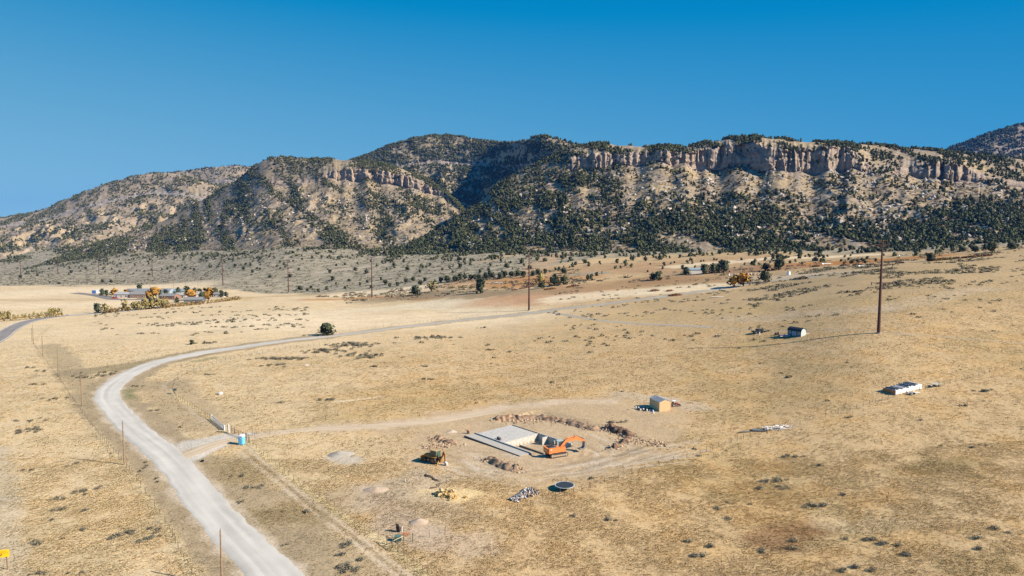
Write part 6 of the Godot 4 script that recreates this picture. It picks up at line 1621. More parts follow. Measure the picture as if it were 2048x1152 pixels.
	# scattered ones on the flat
	var lone := [Vector2(-222.5, -709.6), Vector2(-210.8, -696.9), Vector2(-190.9, -695.7), Vector2(-212.8, -715.9), Vector2(-192.5, -672.4), Vector2(-169.6, -686.9), Vector2(-188.7, -725.4), Vector2(-202.7, -764.3), Vector2(-178.9, -742.9), Vector2(-157.9, -702.7), Vector2(-153.1, -717.0), Vector2(-138.7, -665.0), Vector2(-140.5, -726.0), Vector2(-128.1, -682.5), Vector2(-118.2, -655.2), Vector2(-111.1, -656.2), Vector2(-106.1, -677.5), Vector2(-99.2, -678.4), Vector2(-87.1, -640.4), Vector2(-85.5, -664.8), Vector2(-170.0, -794.0), Vector2(-221.2, -823.2), Vector2(-192.8, -832.0), Vector2(-287.2, -974.6), Vector2(-244.7, -959.7), Vector2(-274.4, -977.7), Vector2(-272.6, -867.3), Vector2(-265.6, -810.2), Vector2(-335.7, -902.7), Vector2(-369.2, -930.2), Vector2(-402.0, -983.8), Vector2(-469.5, -1059.1), Vector2(-453.2, -1045.1), Vector2(-521.2, -1098.8), Vector2(-501.4, -1068.6), Vector2(-539.1, -1117.5), Vector2(-578.6, -1138.3), Vector2(-557.9, -1105.3), Vector2(-568.0, -938.7), Vector2(-542.5, -915.4), Vector2(-726.1, -1204.7), Vector2(-774.4, -1232.2), Vector2(-798.9, -1250.7), Vector2(-766.1, -1178.2), Vector2(-581.0, -867.7), Vector2(-600.3, -879.1), Vector2(-781.7, -1115.6), Vector2(-761.5, -1047.9), Vector2(-1008.8, -1382.8), Vector2(-588.3, -1097.8), Vector2(-667.1, -1152.9), Vector2(-611.8, -1231.8), Vector2(-670.2, -1256.1), Vector2(-527.7, -1176.1), Vector2(-339.0, -885.1), Vector2(-293.5, -821.1), Vector2(-24.0, -692.6), Vector2(-5.6, -694.8), Vector2(-12.3, -759.4), Vector2(10.3, -732.0), Vector2(17.8, -671.7), Vector2(28.0, -746.2), Vector2(35.2, -735.6), Vector2(56.3, -749.7), Vector2(-1.6, -740.8), Vector2(-76.3, -743.8), Vector2(-62.2, -708.5), Vector2(-57.3, -747.3), Vector2(-47.4, -765.9), Vector2(-98.0, -810.6), Vector2(-32.3, -682.8), Vector2(44.2, -636.9), Vector2(46.6, -607.6), Vector2(97.3, -795.8), Vector2(100.3, -731.9), Vector2(106.4, -684.4), Vector2(109.0, -653.9), Vector2(74.3, -690.7), Vector2(62.7, -727.5), Vector2(-102.1, -751.7), Vector2(-122.0, -791.3), Vector2(-146.9, -843.9), Vector2(-168.9, -884.4), Vector2(-221.2, -898.2), Vector2(-327.5, -957.5), Vector2(-374.7, -1051.1), Vector2(-462.7, -1109.4), Vector2(-231.5, -969.6), Vector2(-227.8, -1017.4), Vector2(-203.8, -991.5), Vector2(-158.5, -983.0), Vector2(-147.7, -1034.7), Vector2(-379.6, -1022.0), Vector2(266.5, -432.6), Vector2(337.5, -535.5), Vector2(362.2, -558.5), Vector2(340.7, -513.7), Vector2(366.2, -540.2), Vector2(351.6, -504.9), Vector2(329.0, -482.5), Vector2(357.9, -603.1), Vector2(389.9, -645.3), Vector2(375.6, -666.3), Vector2(351.6, -640.2), Vector2(338.4, -651.0), Vector2(349.1, -701.6), Vector2(321.8, -666.2), Vector2(322.6, -694.5), Vector2(296.1, -652.7), Vector2(286.0, -674.4), Vector2(270.7, -673.4), Vector2(146.8, -672.8), Vector2(170.3, -688.2), Vector2(195.5, -706.0), Vector2(214.2, -699.2), Vector2(224.2, -682.7), Vector2(240.3, -685.4), Vector2(131.7, -671.7), Vector2(122.7, -690.7)]
	for p in lone:
		var h := rng.randf_range(3.0, 5.6)
		tree(junipers[rng.randi() % 3], p, h, size_word(h, 3.8, 4.8) + " dark juniper " + whereabouts(p), "junipers scattered over the sage slope", rng.randf_range(1.1, 1.6))
	# headstones of a small burial ground
	for k in 13:
		var q: Vector2 = Vector2(Vector2(158.5, -497.0)).lerp(Vector2(177.2, -483.9), (k + rng.randf() * 0.6) / 13.0)
		single("headstone", slab(Vector3(0.9, 1.3, 0.25), Vector3(0, 0.6, 0), 0.08), mat(["stone_white", "stone_grey", "stone_rose"][k % 3], [0.7, 0.35, 0.4][k % 3], [0.7, 0.35, 0.3][k % 3], [0.68, 0.36, 0.28][k % 3], 0.6), "small pale headstone in the far burial ground", "headstone", put(q), rng.randfn() * 0.3, "headstones in the far burial ground")
	single("white_tank", Shape.new().tube(Vector3(0, -0.2, 0), Vector3(0, 2.2, 0), 1.2, 1.2, 12).tube(Vector3(0, 2.2, 0), Vector3(0, 2.5, 0), 1.2, 0.3, 12).mesh(), mat("plastic_white", 0.82, 0.84, 0.86, 0.45), "white round tank by the far gravel yard", "tank", put(Vector2(187.0, -458.1)))
	for a in [[Vector2(238.7, -513.1), 8.0, 0.3, "pale metal trough in the rust brown field"], [Vector2(310.5, -537.8), 7.0, 0.0, "pale metal trough beyond the tall transmission pole"], [Vector2(-11.5, -576.3), 8.0, 0.2, "pale blue trough in the rust field of the valley"], [Vector2(228.4, -442.3), 4.0, 0.1, "small pale trough before the tall transmission pole"]]:
		var t := thing("stock_trough", a[3], "trough", put(a[0]), a[2], "metal troughs in the far fields")
		part("trough", Shape.new().prism(poly([-0.9, 0.9, -0.6, 0.2, 0.6, 0.2, 0.9, 0.9, 0.8, 0.9, 0.5, 0.3, -0.5, 0.3, -0.8, 0.9]), -a[1] / 2, a[1] / 2, Transform3D(Basis(Vector3.UP, PI / 2), Vector3.ZERO)).mesh(), mat("trough_metal", 0.55, 0.62, 0.63, 0.5, 0.2), t)
		for s in [-1, 1]: part("leg", slab(Vector3(0.2, 0.4, 1.3), Vector3(s * a[1] * 0.4, 0.15, 0)), mat("galvanised", 0.5, 0.52, 0.52, 0.4, 0.5), t)
	single("fallen_log", rod(Vector3(-4, 0.3, 0), Vector3(4, 0.4, 0), 0.35, 8), worn("bleached_wood", 0.5, 0.45, 0.4), "long bleached log lying on the right hand slope", "log", put(Vector2(117.7, -387.0)), 0.2)
	var pf := thing("paddock_fence", "long pale teal board fence along the far paddock", "fence", put(Vector2(47.9, -584.9)))
	var p0 := put(Vector2(47.9, -584.9))
	var p1 := put(Vector2(83.0, -579.7))
	var pm := mat("fence_teal", 0.4, 0.5, 0.47, 0.7)
	for k in 25:
		var q := p0.lerp(p1, k / 24.0)
		q.y = ground_y(q.x, q.z)
		part("post", slab(Vector3(0.25, 1.8, 0.25), q - p0 + Vector3.UP * 0.9), pm, pf)
		if k > 0:
			var o := p0.lerp(p1, (k - 1) / 24.0)
			o.y = ground_y(o.x, o.z)
			for h in [0.8, 1.5]: part("rail", rod(o - p0 + Vector3.UP * h, q - p0 + Vector3.UP * h, 0.13, 4), pm, pf)
	# brush along the valley ditches: rust and olive mounds
	var mounds := [[Vector2(-167.8, -590.4), "brown"], [Vector2(-165.0, -599.4), "brown"], [Vector2(-153.9, -590.8), "olive"], [Vector2(-150.4, -608.4), "rust"], [Vector2(-134.1, -600.2), "olive"], [Vector2(-108.6, -609.2), "rust"], [Vector2(-98.7, -603.9), "brown"], [Vector2(-50.7, -576.1), "olive"], [Vector2(-41.7, -570.0), "olive"], [Vector2(-33.0, -564.4), "olive"], [Vector2(-13.6, -542.0), "olive"], [Vector2(-5.6, -538.6), "olive"], [Vector2(2.3, -516.1), "rust"], [Vector2(8.1, -521.6), "rust"], [Vector2(12.0, -525.3), "brown"], [Vector2(16.0, -529.2), "brown"], [Vector2(26.2, -499.2), "rust"], [Vector2(29.9, -499.8), "rust"], [Vector2(43.2, -503.2), "rust"], [Vector2(47.2, -506.8), "brown"], [Vector2(68.8, -529.3), "brown"], [Vector2(91.6, -539.1), "brown"], [Vector2(98.3, -413.8), "rust"], [Vector2(101.1, -414.0), "rust"], [Vector2(93.6, -442.4), "rust"], [Vector2(101.8, -435.6), "rust"], [Vector2(178.9, -424.3), "brown"], [Vector2(181.5, -421.6), "brown"], [Vector2(223.4, -498.1), "brown"], [Vector2(233.2, -474.8), "brown"], [Vector2(236.4, -463.9), "brown"], [Vector2(239.3, -450.1), "brown"], [Vector2(249.3, -435.8), "brown"], [Vector2(270.1, -433.2), "rust"], [Vector2(274.0, -431.9), "olive"], [Vector2(278.1, -430.8), "olive"], [Vector2(285.1, -434.3), "rust"], [Vector2(289.4, -433.5), "rust"], [Vector2(296.6, -437.2), "rust"], [Vector2(301.1, -436.7), "rust"], [Vector2(305.6, -436.3), "rust"], [Vector2(277.2, -434.5), "rust"]]
	var mm := {}
	for key in ["brown", "olive", "rust"]:
		var col: Color = {"brown": Color(0.2, 0.12, 0.085), "olive": Color(0.25, 0.2, 0.06), "rust": Color(0.33, 0.14, 0.05)}[key]
		var s := Shape.new()
		for k in 130:
			s.st.set_color(col.darkened(rng.randf() * 0.55))
			var a := rng.randf() * TAU
			var r := sqrt(rng.randf())
			leaf_tri(s, Vector3(cos(a) * r * 3.2, rng.randf() * 2.0 * (1.0 - r * 0.7), sin(a) * r * 1.6), 0.42)
		mm[key] = s.mesh()
	for a in mounds:
		var o := single("ditch_bush", mm[a[1]], leafy("ditch_leaf"), {"brown": "low brown brush growing along the valley ditches", "olive": "low olive brush growing along the valley ditches", "rust": "low rust red brush growing along the valley ditches"}[a[1]], "bush", put(a[0]), rng.randf_range(-0.3, 0.3), {"brown": "brown brush along the ditches", "olive": "olive brush along the ditches", "rust": "rust red brush along the ditches"}[a[1]])
		o.scale = Vector3.ONE * rng.randf_range(0.75, 1.15)

# ---------------------------------------------------------------- sagebrush and grass

func size_word(s: float, a: float, b: float) -> String:
	return "small" if s < a else ("middling" if s < b else "large")

const MARKS := {"the yellow sign": Vector2(-76.3, -98.7), "the nearest wooden pole": Vector2(-42.0, -94.4), "the wooden pole by the driveway mouth": Vector2(-85.1, -145.3), "the wooden pole at the road bend": Vector2(-127.2, -197.2), "the wooden pole above the bend": Vector2(-160.6, -236.9), "the fence corner pole": Vector2(-219.3, -307.8), "the blue toilet": Vector2(-65.2, -160.1), "the white board fence": Vector2(-78.2, -176.8), "the letterbox": Vector2(-107.1, -212.2), "the white bundle": Vector2(-92.1, -210.9), "the lone roadside juniper": Vector2(-91.8, -334.5), "the small round juniper": Vector2(-146.2, -306.5), "the green box": Vector2(-18.9, -108.7), "the straw bales": Vector2(-13.1, -128.5), "the rubble pile": Vector2(2.2, -128.6), "the trampoline": Vector2(10.5, -131.9), "the yellow backhoe loader": Vector2(-17.5, -148.3), "the orange excavator": Vector2(10.2, -151.8), "the concrete slab": Vector2(-1.8, -168.1), "the timber shed": Vector2(41.9, -190.1), "the blue shed": Vector2(113.3, -268.4), "the black pickup": Vector2(102.8, -280.5), "the white log pile": Vector2(67.9, -168.4), "the white crates": Vector2(109.2, -186.7), "the grey trailer": Vector2(120.7, -190.0), "the tallest transmission pole": Vector2(135.1, -247.9), "the mid valley transmission pole": Vector2(10.2, -403.6), "the pale field's transmission pole": Vector2(-118.0, -569.4), "the sage flat's transmission pole": Vector2(-228.6, -691.4), "the pole right of the farmstead": Vector2(-326.0, -762.9), "the pole behind the farmstead": Vector2(-564.4, -1063.1), "the pole above the box trailer": Vector2(-689.7, -1131.1), "the second last transmission pole": Vector2(-773.5, -1154.0), "the farthest transmission pole": Vector2(-795.0, -1096.4), "the blue house": Vector2(-242.7, -516.0), "the white barn": Vector2(144.9, -533.7), "the burial ground": Vector2(168.1, -490.7), "the pointed conifer": Vector2(325.9, -460.6), "the teal board fence": Vector2(65.1, -580.3), "the valley meadow juniper": Vector2(-24.1, -518.1), "the rust orange trees": Vector2(143.0, -426.0), "the olive bank of brush": Vector2(286.1, -430.9), "the pale trough": Vector2(310.5, -537.8), "the ridge road's end": Vector2(189.8, -417.2)}

# where a thing stands, told from the landmark nearest to it as one sees it
func whereabouts(p: Vector2) -> String:
	var best := 1e9
	var words := ""
	for key in MARKS:
		var m: Vector2 = MARKS[key]
		var du := p.x / -p.y - m.x / -m.y
		var dd := 51.0 / -m.y - 51.0 / -p.y
		var l := Vector2(du, dd * 1.6).length()
		if l < best:
			best = l
			var far := "well " if l > 0.07 else ("just " if l < 0.025 else "")
			words = far + (("right of " if du > 0 else "left of ") if absf(du) > absf(dd) * 1.6 else ("beyond " if dd > 0 else "in front of ")) + key
	return words

func sage_clumps() -> void:
	# spot, half width and half depth in metres, number, size, where
	var near := "grey sagebrush on the dry verge west of the gravel road"
	var mid := "grey sagebrush between the gravel road and wire fence"
	var clumps := [
		[Vector2(-73.8, -305.9), 9.0, 6.0, 46, 1.7, "grey sagebrush in the dense patch below the lone juniper"], [Vector2(-79.7, -290.0), 9.0, 6.0, 40, 1.7, "grey sagebrush in the dense patch below the lone juniper"], [Vector2(-59.9, -278.0), 7.0, 4.0, 30, 1.7, "grey sagebrush in the dense patch below the lone juniper"], [Vector2(-91.8, -271.2), 11.0, 3.0, 34, 1.6, "grey sagebrush in the low patch left of the dense one"], [Vector2(-89.9, -256.8), 5.0, 2.0, 10, 1.3, "grey sagebrush in the low patch left of the dense one"], [Vector2(-35.8, -323.2), 11.0, 3.5, 34, 1.6, "grey sagebrush in the wide patch beside the far road"],
		[Vector2(-145.3, -240.3), 8.0, 6.0, 24, 1.2, near], [Vector2(-150.7, -236.1), 4.0, 3.0, 8, 1.2, near], [Vector2(-183.6, -253.9), 1.5, 1.0, 3, 1.5, near], [Vector2(-173.5, -247.3), 1.5, 1.0, 3, 1.5, near], [Vector2(-160.4, -223.5), 2.0, 1.0, 3, 1.2, near], [Vector2(-139.6, -203.8), 4.0, 1.5, 7, 1.0, near], [Vector2(-130.2, -181.6), 5.0, 2.0, 7, 1.0, near], [Vector2(-122.9, -172.2), 4.0, 2.0, 9, 1.2, near], [Vector2(-126.2, -169.6), 1.5, 1.0, 3, 1.2, near], [Vector2(-98.0, -145.0), 2.0, 1.0, 2, 0.9, near], [Vector2(-103.4, -141.9), 1.5, 1.0, 3, 0.9, near], [Vector2(-83.3, -129.8), 1.6, 2.0, 6, 1.1, near], [Vector2(-87.1, -125.6), 1.0, 0.8, 3, 1.0, near], [Vector2(-82.9, -120.7), 1.0, 0.8, 3, 0.8, near], [Vector2(-78.3, -120.7), 1.0, 0.8, 3, 0.9, near], [Vector2(-66.4, -109.5), 0.9, 0.8, 5, 1.1, near], [Vector2(-64.7, -111.4), 1.3, 0.8, 6, 1.0, near], [Vector2(-60.5, -109.1), 1.0, 1.2, 6, 1.1, near], [Vector2(-61.4, -112.9), 1.0, 0.7, 3, 1.0, near], [Vector2(-77.4, -106.9), 0.9, 0.5, 3, 0.9, near], [Vector2(-70.1, -97.5), 2.0, 0.6, 3, 0.8, near], [Vector2(-65.3, -97.5), 1.0, 0.6, 2, 0.9, near], [Vector2(-74.4, -108.7), 0.4, 0.3, 1, 0.8, near], [Vector2(-73.2, -112.5), 0.5, 0.4, 2, 0.8, near], [Vector2(-81.4, -116.4), 0.6, 0.4, 2, 0.7, near],
		[Vector2(-50.8, -133.0), 1.8, 1.0, 5, 1.1, mid], [Vector2(-57.4, -139.5), 1.5, 1.0, 4, 0.9, mid], [Vector2(-37.8, -120.2), 0.8, 0.7, 3, 0.9, mid], [Vector2(-27.2, -106.6), 0.8, 0.8, 4, 1.1, mid], [Vector2(-26.8, -103.5), 0.6, 0.5, 3, 1.0, mid], [Vector2(-24.6, -99.0), 1.8, 1.2, 10, 1.1, mid], [Vector2(-23.3, -101.9), 0.7, 0.5, 3, 1.0, mid], [Vector2(-37.1, -106.9), 0.5, 0.5, 2, 0.9, mid], [Vector2(-52.0, -124.8), 1.0, 1.2, 4, 0.7, mid], [Vector2(-84.2, -154.2), 1.0, 0.7, 2, 0.9, mid], [Vector2(-93.9, -170.0), 1.0, 0.6, 2, 0.8, mid], [Vector2(-103.6, -192.1), 1.2, 0.8, 3, 0.9, mid], [Vector2(-124.0, -222.8), 1.5, 0.8, 3, 1.0, mid], [Vector2(-86.5, -174.5), 0.8, 0.5, 2, 0.8, mid], [Vector2(-72.5, -138.0), 1.5, 4.0, 9, 0.7, mid], [Vector2(-79.7, -145.7), 1.2, 4.0, 8, 0.7, mid],
		[Vector2(-56.0, -202.5), 3.0, 1.0, 6, 1.2, "grey sagebrush beside the pale strip in the upper paddock"], [Vector2(-33.2, -255.7), 2.5, 0.8, 4, 1.2, "grey sagebrush in the open upper paddock"], [Vector2(-52.3, -255.8), 1.8, 0.8, 4, 1.2, "grey sagebrush in the open upper paddock"], [Vector2(-30.2, -234.6), 2.5, 0.7, 5, 1.1, "grey sagebrush in the open upper paddock"], [Vector2(-9.5, -289.7), 3.0, 0.8, 5, 1.2, "grey sagebrush in the open upper paddock"], [Vector2(13.2, -225.9), 1.5, 0.5, 3, 1.0, "grey sagebrush in the open upper paddock"], [Vector2(-107.5, -240.3), 2.0, 0.7, 4, 1.1, "grey sagebrush in the open upper paddock"], [Vector2(-69.0, -199.5), 1.2, 0.7, 3, 0.9, "grey sagebrush in the open upper paddock"], [Vector2(-15.4, -351.9), 3.0, 1.0, 5, 1.2, "grey sagebrush in the open upper paddock"], [Vector2(-142.0, -310.8), 6.0, 2.0, 12, 1.2, "grey sagebrush right of the small juniper"],
		[Vector2(27.5, -177.9), 2.0, 0.8, 7, 1.1, "grey sagebrush at the edge of the bare site"], [Vector2(16.6, -137.6), 1.0, 0.5, 3, 0.9, "grey sagebrush by the trampoline"], [Vector2(88.2, -212.2), 2.0, 0.7, 4, 1.1, "grey sagebrush in the tan paddock below the blue shed"], [Vector2(86.5, -171.1), 1.5, 0.5, 3, 0.9, "grey sagebrush behind the wire fence on the right slope"], [Vector2(131.5, -184.6), 2.6, 0.9, 8, 1.2, "grey sagebrush right of the grey trailer"], [Vector2(117.8, -174.3), 1.2, 0.5, 3, 1.0, "grey sagebrush right of the grey trailer"], [Vector2(101.4, -165.8), 0.6, 0.4, 1, 1.0, "grey sagebrush alone on the right slope"], [Vector2(105.1, -148.7), 1.2, 0.6, 2, 1.0, "grey sagebrush alone on the right slope"], [Vector2(102.8, -148.1), 0.6, 0.4, 2, 0.9, "grey sagebrush alone on the right slope"]]
	var low := "grey sagebrush on the grass slope at the lower right"
	for a in [[Vector2(62.1, -149.9), 1.6, 0.4, 5], [Vector2(55.4, -136.7), 1.6, 0.6, 6], [Vector2(54.6, -132.7), 1.2, 0.6, 5], [Vector2(52.2, -136.2), 0.7, 0.5, 3], [Vector2(49.7, -132.7), 0.7, 0.4, 2], [Vector2(56.7, -123.6), 2.0, 0.6, 10], [Vector2(64.5, -127.7), 0.6, 0.4, 2], [Vector2(38.6, -123.1), 0.5, 0.3, 2], [Vector2(39.4, -118.9), 0.7, 0.3, 2], [Vector2(59.2, -108.7), 0.8, 0.4, 5], [Vector2(60.5, -107.1), 0.6, 0.4, 4], [Vector2(62.8, -106.4), 0.3, 0.2, 1], [Vector2(62.2, -102.8), 0.4, 0.3, 2], [Vector2(40.5, -105.9), 0.6, 0.3, 4], [Vector2(46.1, -106.7), 0.6, 0.3, 3], [Vector2(47.0, -109.4), 0.4, 0.2, 1], [Vector2(29.7, -104.7), 0.8, 0.3, 4], [Vector2(29.8, -109.7), 0.4, 0.2, 2], [Vector2(33.0, -107.9), 0.4, 0.2, 2], [Vector2(75.7, -106.9), 0.6, 0.3, 3], [Vector2(73.9, -103.3), 0.5, 0.3, 2], [Vector2(80.7, -110.3), 0.5, 0.3, 2], [Vector2(50.4, -98.9), 0.5, 0.3, 3], [Vector2(52.3, -99.7), 0.5, 0.3, 3], [Vector2(54.3, -98.4), 0.4, 0.3, 2], [Vector2(66.2, -143.5), 0.8, 0.3, 2], [Vector2(10.5, -119.5), 0.7, 0.4, 2], [Vector2(17.6, -118.1), 0.9, 0.4, 3], [Vector2(55.6, -109.4), 0.4, 0.2, 1], [Vector2(82.0, -108.1), 0.4, 0.2, 1]]:
		clumps.append([a[0], a[1], a[2], a[3], 1.05, low])
	var bushes := []
	for c in clumps:
		for k in c[3]:
			var q: Vector2 = c[0] + Vector2(rng.randfn() * c[1] * 0.6, rng.randfn() * c[2] * 0.6)
			if near_map.bare_at(q.x, -q.y) > 0.86: continue
			var size: float = c[4] * rng.randf_range(0.55, 1.1)
			bushes.append([size / -q.y, q, size, c[5]])
	bushes.sort_custom(func(a, b): return a[0] > b[0])
	for k in mini(bushes.size(), 300):
		var c: Array = bushes[k]
		var o := copy(sages[rng.randi() % 3], put(c[1], -0.03), rng.randf() * TAU, c[2], size_word(c[2], 0.62, 0.9) + " grey sagebrush " + whereabouts(c[1]), String(c[3]).replace("grey sagebrush", "sagebrush"))
		o.scale.y *= rng.randf_range(0.6, 0.85)
	# the brush nobody could count: the sage flat below the hills and the patches on the far right
	var where := []
	var tints := []
	for k in range(300, bushes.size()):
		var s: float = bushes[k][2]
		where.append(Transform3D(Basis(Vector3.UP, rng.randf() * TAU).scaled(Vector3(s, s * 0.75, s)), put(bushes[k][1], -0.03)))
		tints.append(Color.WHITE)
	var zones := [[-0.8, 0.05, 560.0, 1500.0, 26000, -1.0], [0.05, 0.8, 280.0, 560.0, 2800, 0.1], [-0.62, -0.3, 330.0, 480.0, 900, 0.1], [0.35, 0.72, 330.0, 470.0, 3000, 0.08], [-0.25, 0.1, 520.0, 640.0, 1500, 0.0], [-0.2, 0.5, 200.0, 330.0, 120, 0.1], [0.0, 0.8, 100.0, 280.0, 90, 0.1]]
	for z in zones:
		for k in int(z[4]):
			var u := rng.randf_range(z[0], z[1])
			var d := sqrt(rng.randf_range(z[2] * z[2], z[3] * z[3]))
			var x := u * d
			if z[5] < 0.0:
				var c := ground_col(x, d, u)
				if c.r > 0.31 or c.r < c.g * 1.05: continue
			elif nf.get_noise_2d(x * 2.2, d * 3.5) < z[5]: continue
			if d < 428.0 and near_map.bare_at(x, d) > 0.3: continue
			var s := rng.randf_range(0.6, 1.5) * (1.25 if d > 500.0 else 1.0)
			if d < 260.0: s *= 0.55
			where.append(Transform3D(Basis(Vector3.UP, rng.randf() * TAU).scaled(Vector3(s * 1.2, s * 0.75, s * 1.2)), Vector3(x, ground_y(x, -d) - 0.05, -d)))
			var f := rng.randf_range(0.85, 1.4)
			tints.append(Color(f, f, f * 0.97))
	print("far sage ", where.size())
	scatter("sagebrush_cover", tex["far_sage"], leafy("sage_leaf"), "grey sagebrush covering the flats and slopes of the valley", "sagebrush", where, tints)

func far_bush() -> void:
	var far := Shape.new()
	for k in 40:
		var a := rng.randf() * TAU
		var r := sqrt(rng.randf()) * 0.7
		far.st.set_color(Color(0.22, 0.205, 0.145).lerp(Color(0.4, 0.375, 0.28), rng.randf()))
		leaf_tri(far, Vector3(cos(a) * r, (0.15 + 0.75 * rng.randf()) * (1.0 - 0.5 * r), sin(a) * r), 0.2, Vector3(cos(a) * r, 0.7, sin(a) * r))
	tex["far_sage"] = far.mesh()

func grass() -> void:
	var s := Shape.new()
	for k in 11:
		var a := rng.randf() * TAU
		var b := Vector3(cos(a), 0, sin(a)) * sqrt(rng.randf()) * 0.32
		var lean := Vector3(rng.randfn() * 0.14, rng.randf_range(0.1, 0.24), rng.randfn() * 0.14)
		var w := Vector3(-sin(a), 0, cos(a)) * 0.045
		s.st.set_color(Color.WHITE.darkened(rng.randf() * 0.15))
		for q in [b - w, b + w, b + lean]: s.v(q, (Vector3(cos(a) * 0.25, 1, sin(a) * 0.25)).normalized())
	var where := []
	var tints := []
	for zone in [[70.0, 150.0, 260000, 0.8], [150.0, 360.0, 240000, 1.1]]:
		for k in int(zone[2]):
			var d := sqrt(rng.randf_range(zone[0] * zone[0], zone[1] * zone[1]))
			var u := rng.randf_range(-0.82, 0.82)
			var x := u * d
			var clump := nf.get_noise_2d(x * 9.0, d * 9.0)
			if rng.randf() > 0.75 + clump * 1.4: continue
			if rng.randf() < near_map.bare_at(x, d) * 1.25 or rng.randf() < smoothstep(230.0, 355.0, d): continue
			var c := ground_col(x, d, u)
			var f := rng.randf_range(1.2, 1.45)
			var sc: float = zone[3] * rng.randf_range(0.6, 1.25)
			where.append(Transform3D(Basis(Vector3.UP, rng.randf() * TAU).scaled(Vector3(sc, sc * rng.randf_range(0.6, 1.1), sc)), Vector3(x, ground_y(x, -d) - 0.02, -d)))
			tints.append(Color(c.r * f, c.g * f, c.b * f * 0.95))
	print("grass ", where.size())
	scatter("dry_grass", s.mesh(), leafy("grass_blade", 0.25), "dry tan grass covering the fields", "grass", where, tints)

# low brush between the junipers of a hill
func shrubs(key: String, tries: int) -> void:
	var p: PackedVector3Array = hill_p[key]
	var cols: int = hill_n[key][0]
	var n0: int = hill_n[key][2]
	var where := []
	var tints := []
	for k in tries:
		var j := int(rng.randf() * (n0 - 1))
		var i := int(rng.randf() * (cols - 2))
		var q := p[j * cols + i].lerp(p[(j + 1) * cols + i + 1], rng.randf())
		var n := nf.get_noise_2d(q.x * 3.0, q.z * 3.0 + 60.0)
		if rng.randf() > 0.5 + n * 1.5: continue
		var s := rng.randf_range(0.7, 1.9)
		where.append(Transform3D(Basis(Vector3.UP, rng.randf() * TAU).scaled(Vector3(s * 1.3, s * 0.8, s * 1.3)), q))
		var c := Color(0.75, 0.7, 0.6).lerp(Color(0.9, 0.62, 0.38), clampf(n * 2.0 + rng.randf() * 0.5, 0.0, 1.0))
		var f := rng.randf_range(0.45, 0.95)
		tints.append(Color(c.r * f, c.g * f, c.b * f))
	scatter("hill_brush", tex["far_sage"], leafy("sage_leaf"), "low grey and rusty brush between the junipers of the hill", "brush", where, tints)

func boulders(key: String, tries: int, lo: float, hi: float) -> void:
	var p: PackedVector3Array = hill_p[key]
	var g: Array = hill_n[key]
	var cols: int = g[0]
	var n0: int = g[2]
	var where := []
	var tints := []
	for k in tries:
		var j := int(rng.randf_range(0.15, 1.0) * (n0 - 1))
		var i := int(rng.randf() * (cols - 2))
		var q := p[j * cols + i].lerp(p[(j + 1) * cols + i + 1], rng.randf())
		if nf.get_noise_2d(q.x * 1.5, q.y * 3.0) < 0.02: continue
		var s := lo + (hi - lo) * pow(rng.randf(), 4.0)
		where.append(Transform3D(Basis.from_euler(Vector3(rng.randf() * 6, rng.randf() * 6, rng.randf() * 6)).scaled(Vector3(s * rng.randf_range(0.7, 1.4), s, s)), q))
		var f := rng.randf_range(0.7, 1.25)
		tints.append(Color(0.42 * f, 0.37 * f, 0.32 * f))
	var m := Shape.new()
	m.st.set_color(Color.WHITE)
	m.blob(Vector3.ZERO, Vector3.ONE, ns, 0.9, 4, 6)
	scatter("boulders", m.mesh(), tinted("boulder", 0.95), "pale fallen rocks strewn below the cliffs of the hill", "rocks", where, tints)

# ---------------------------------------------------------------- all of it

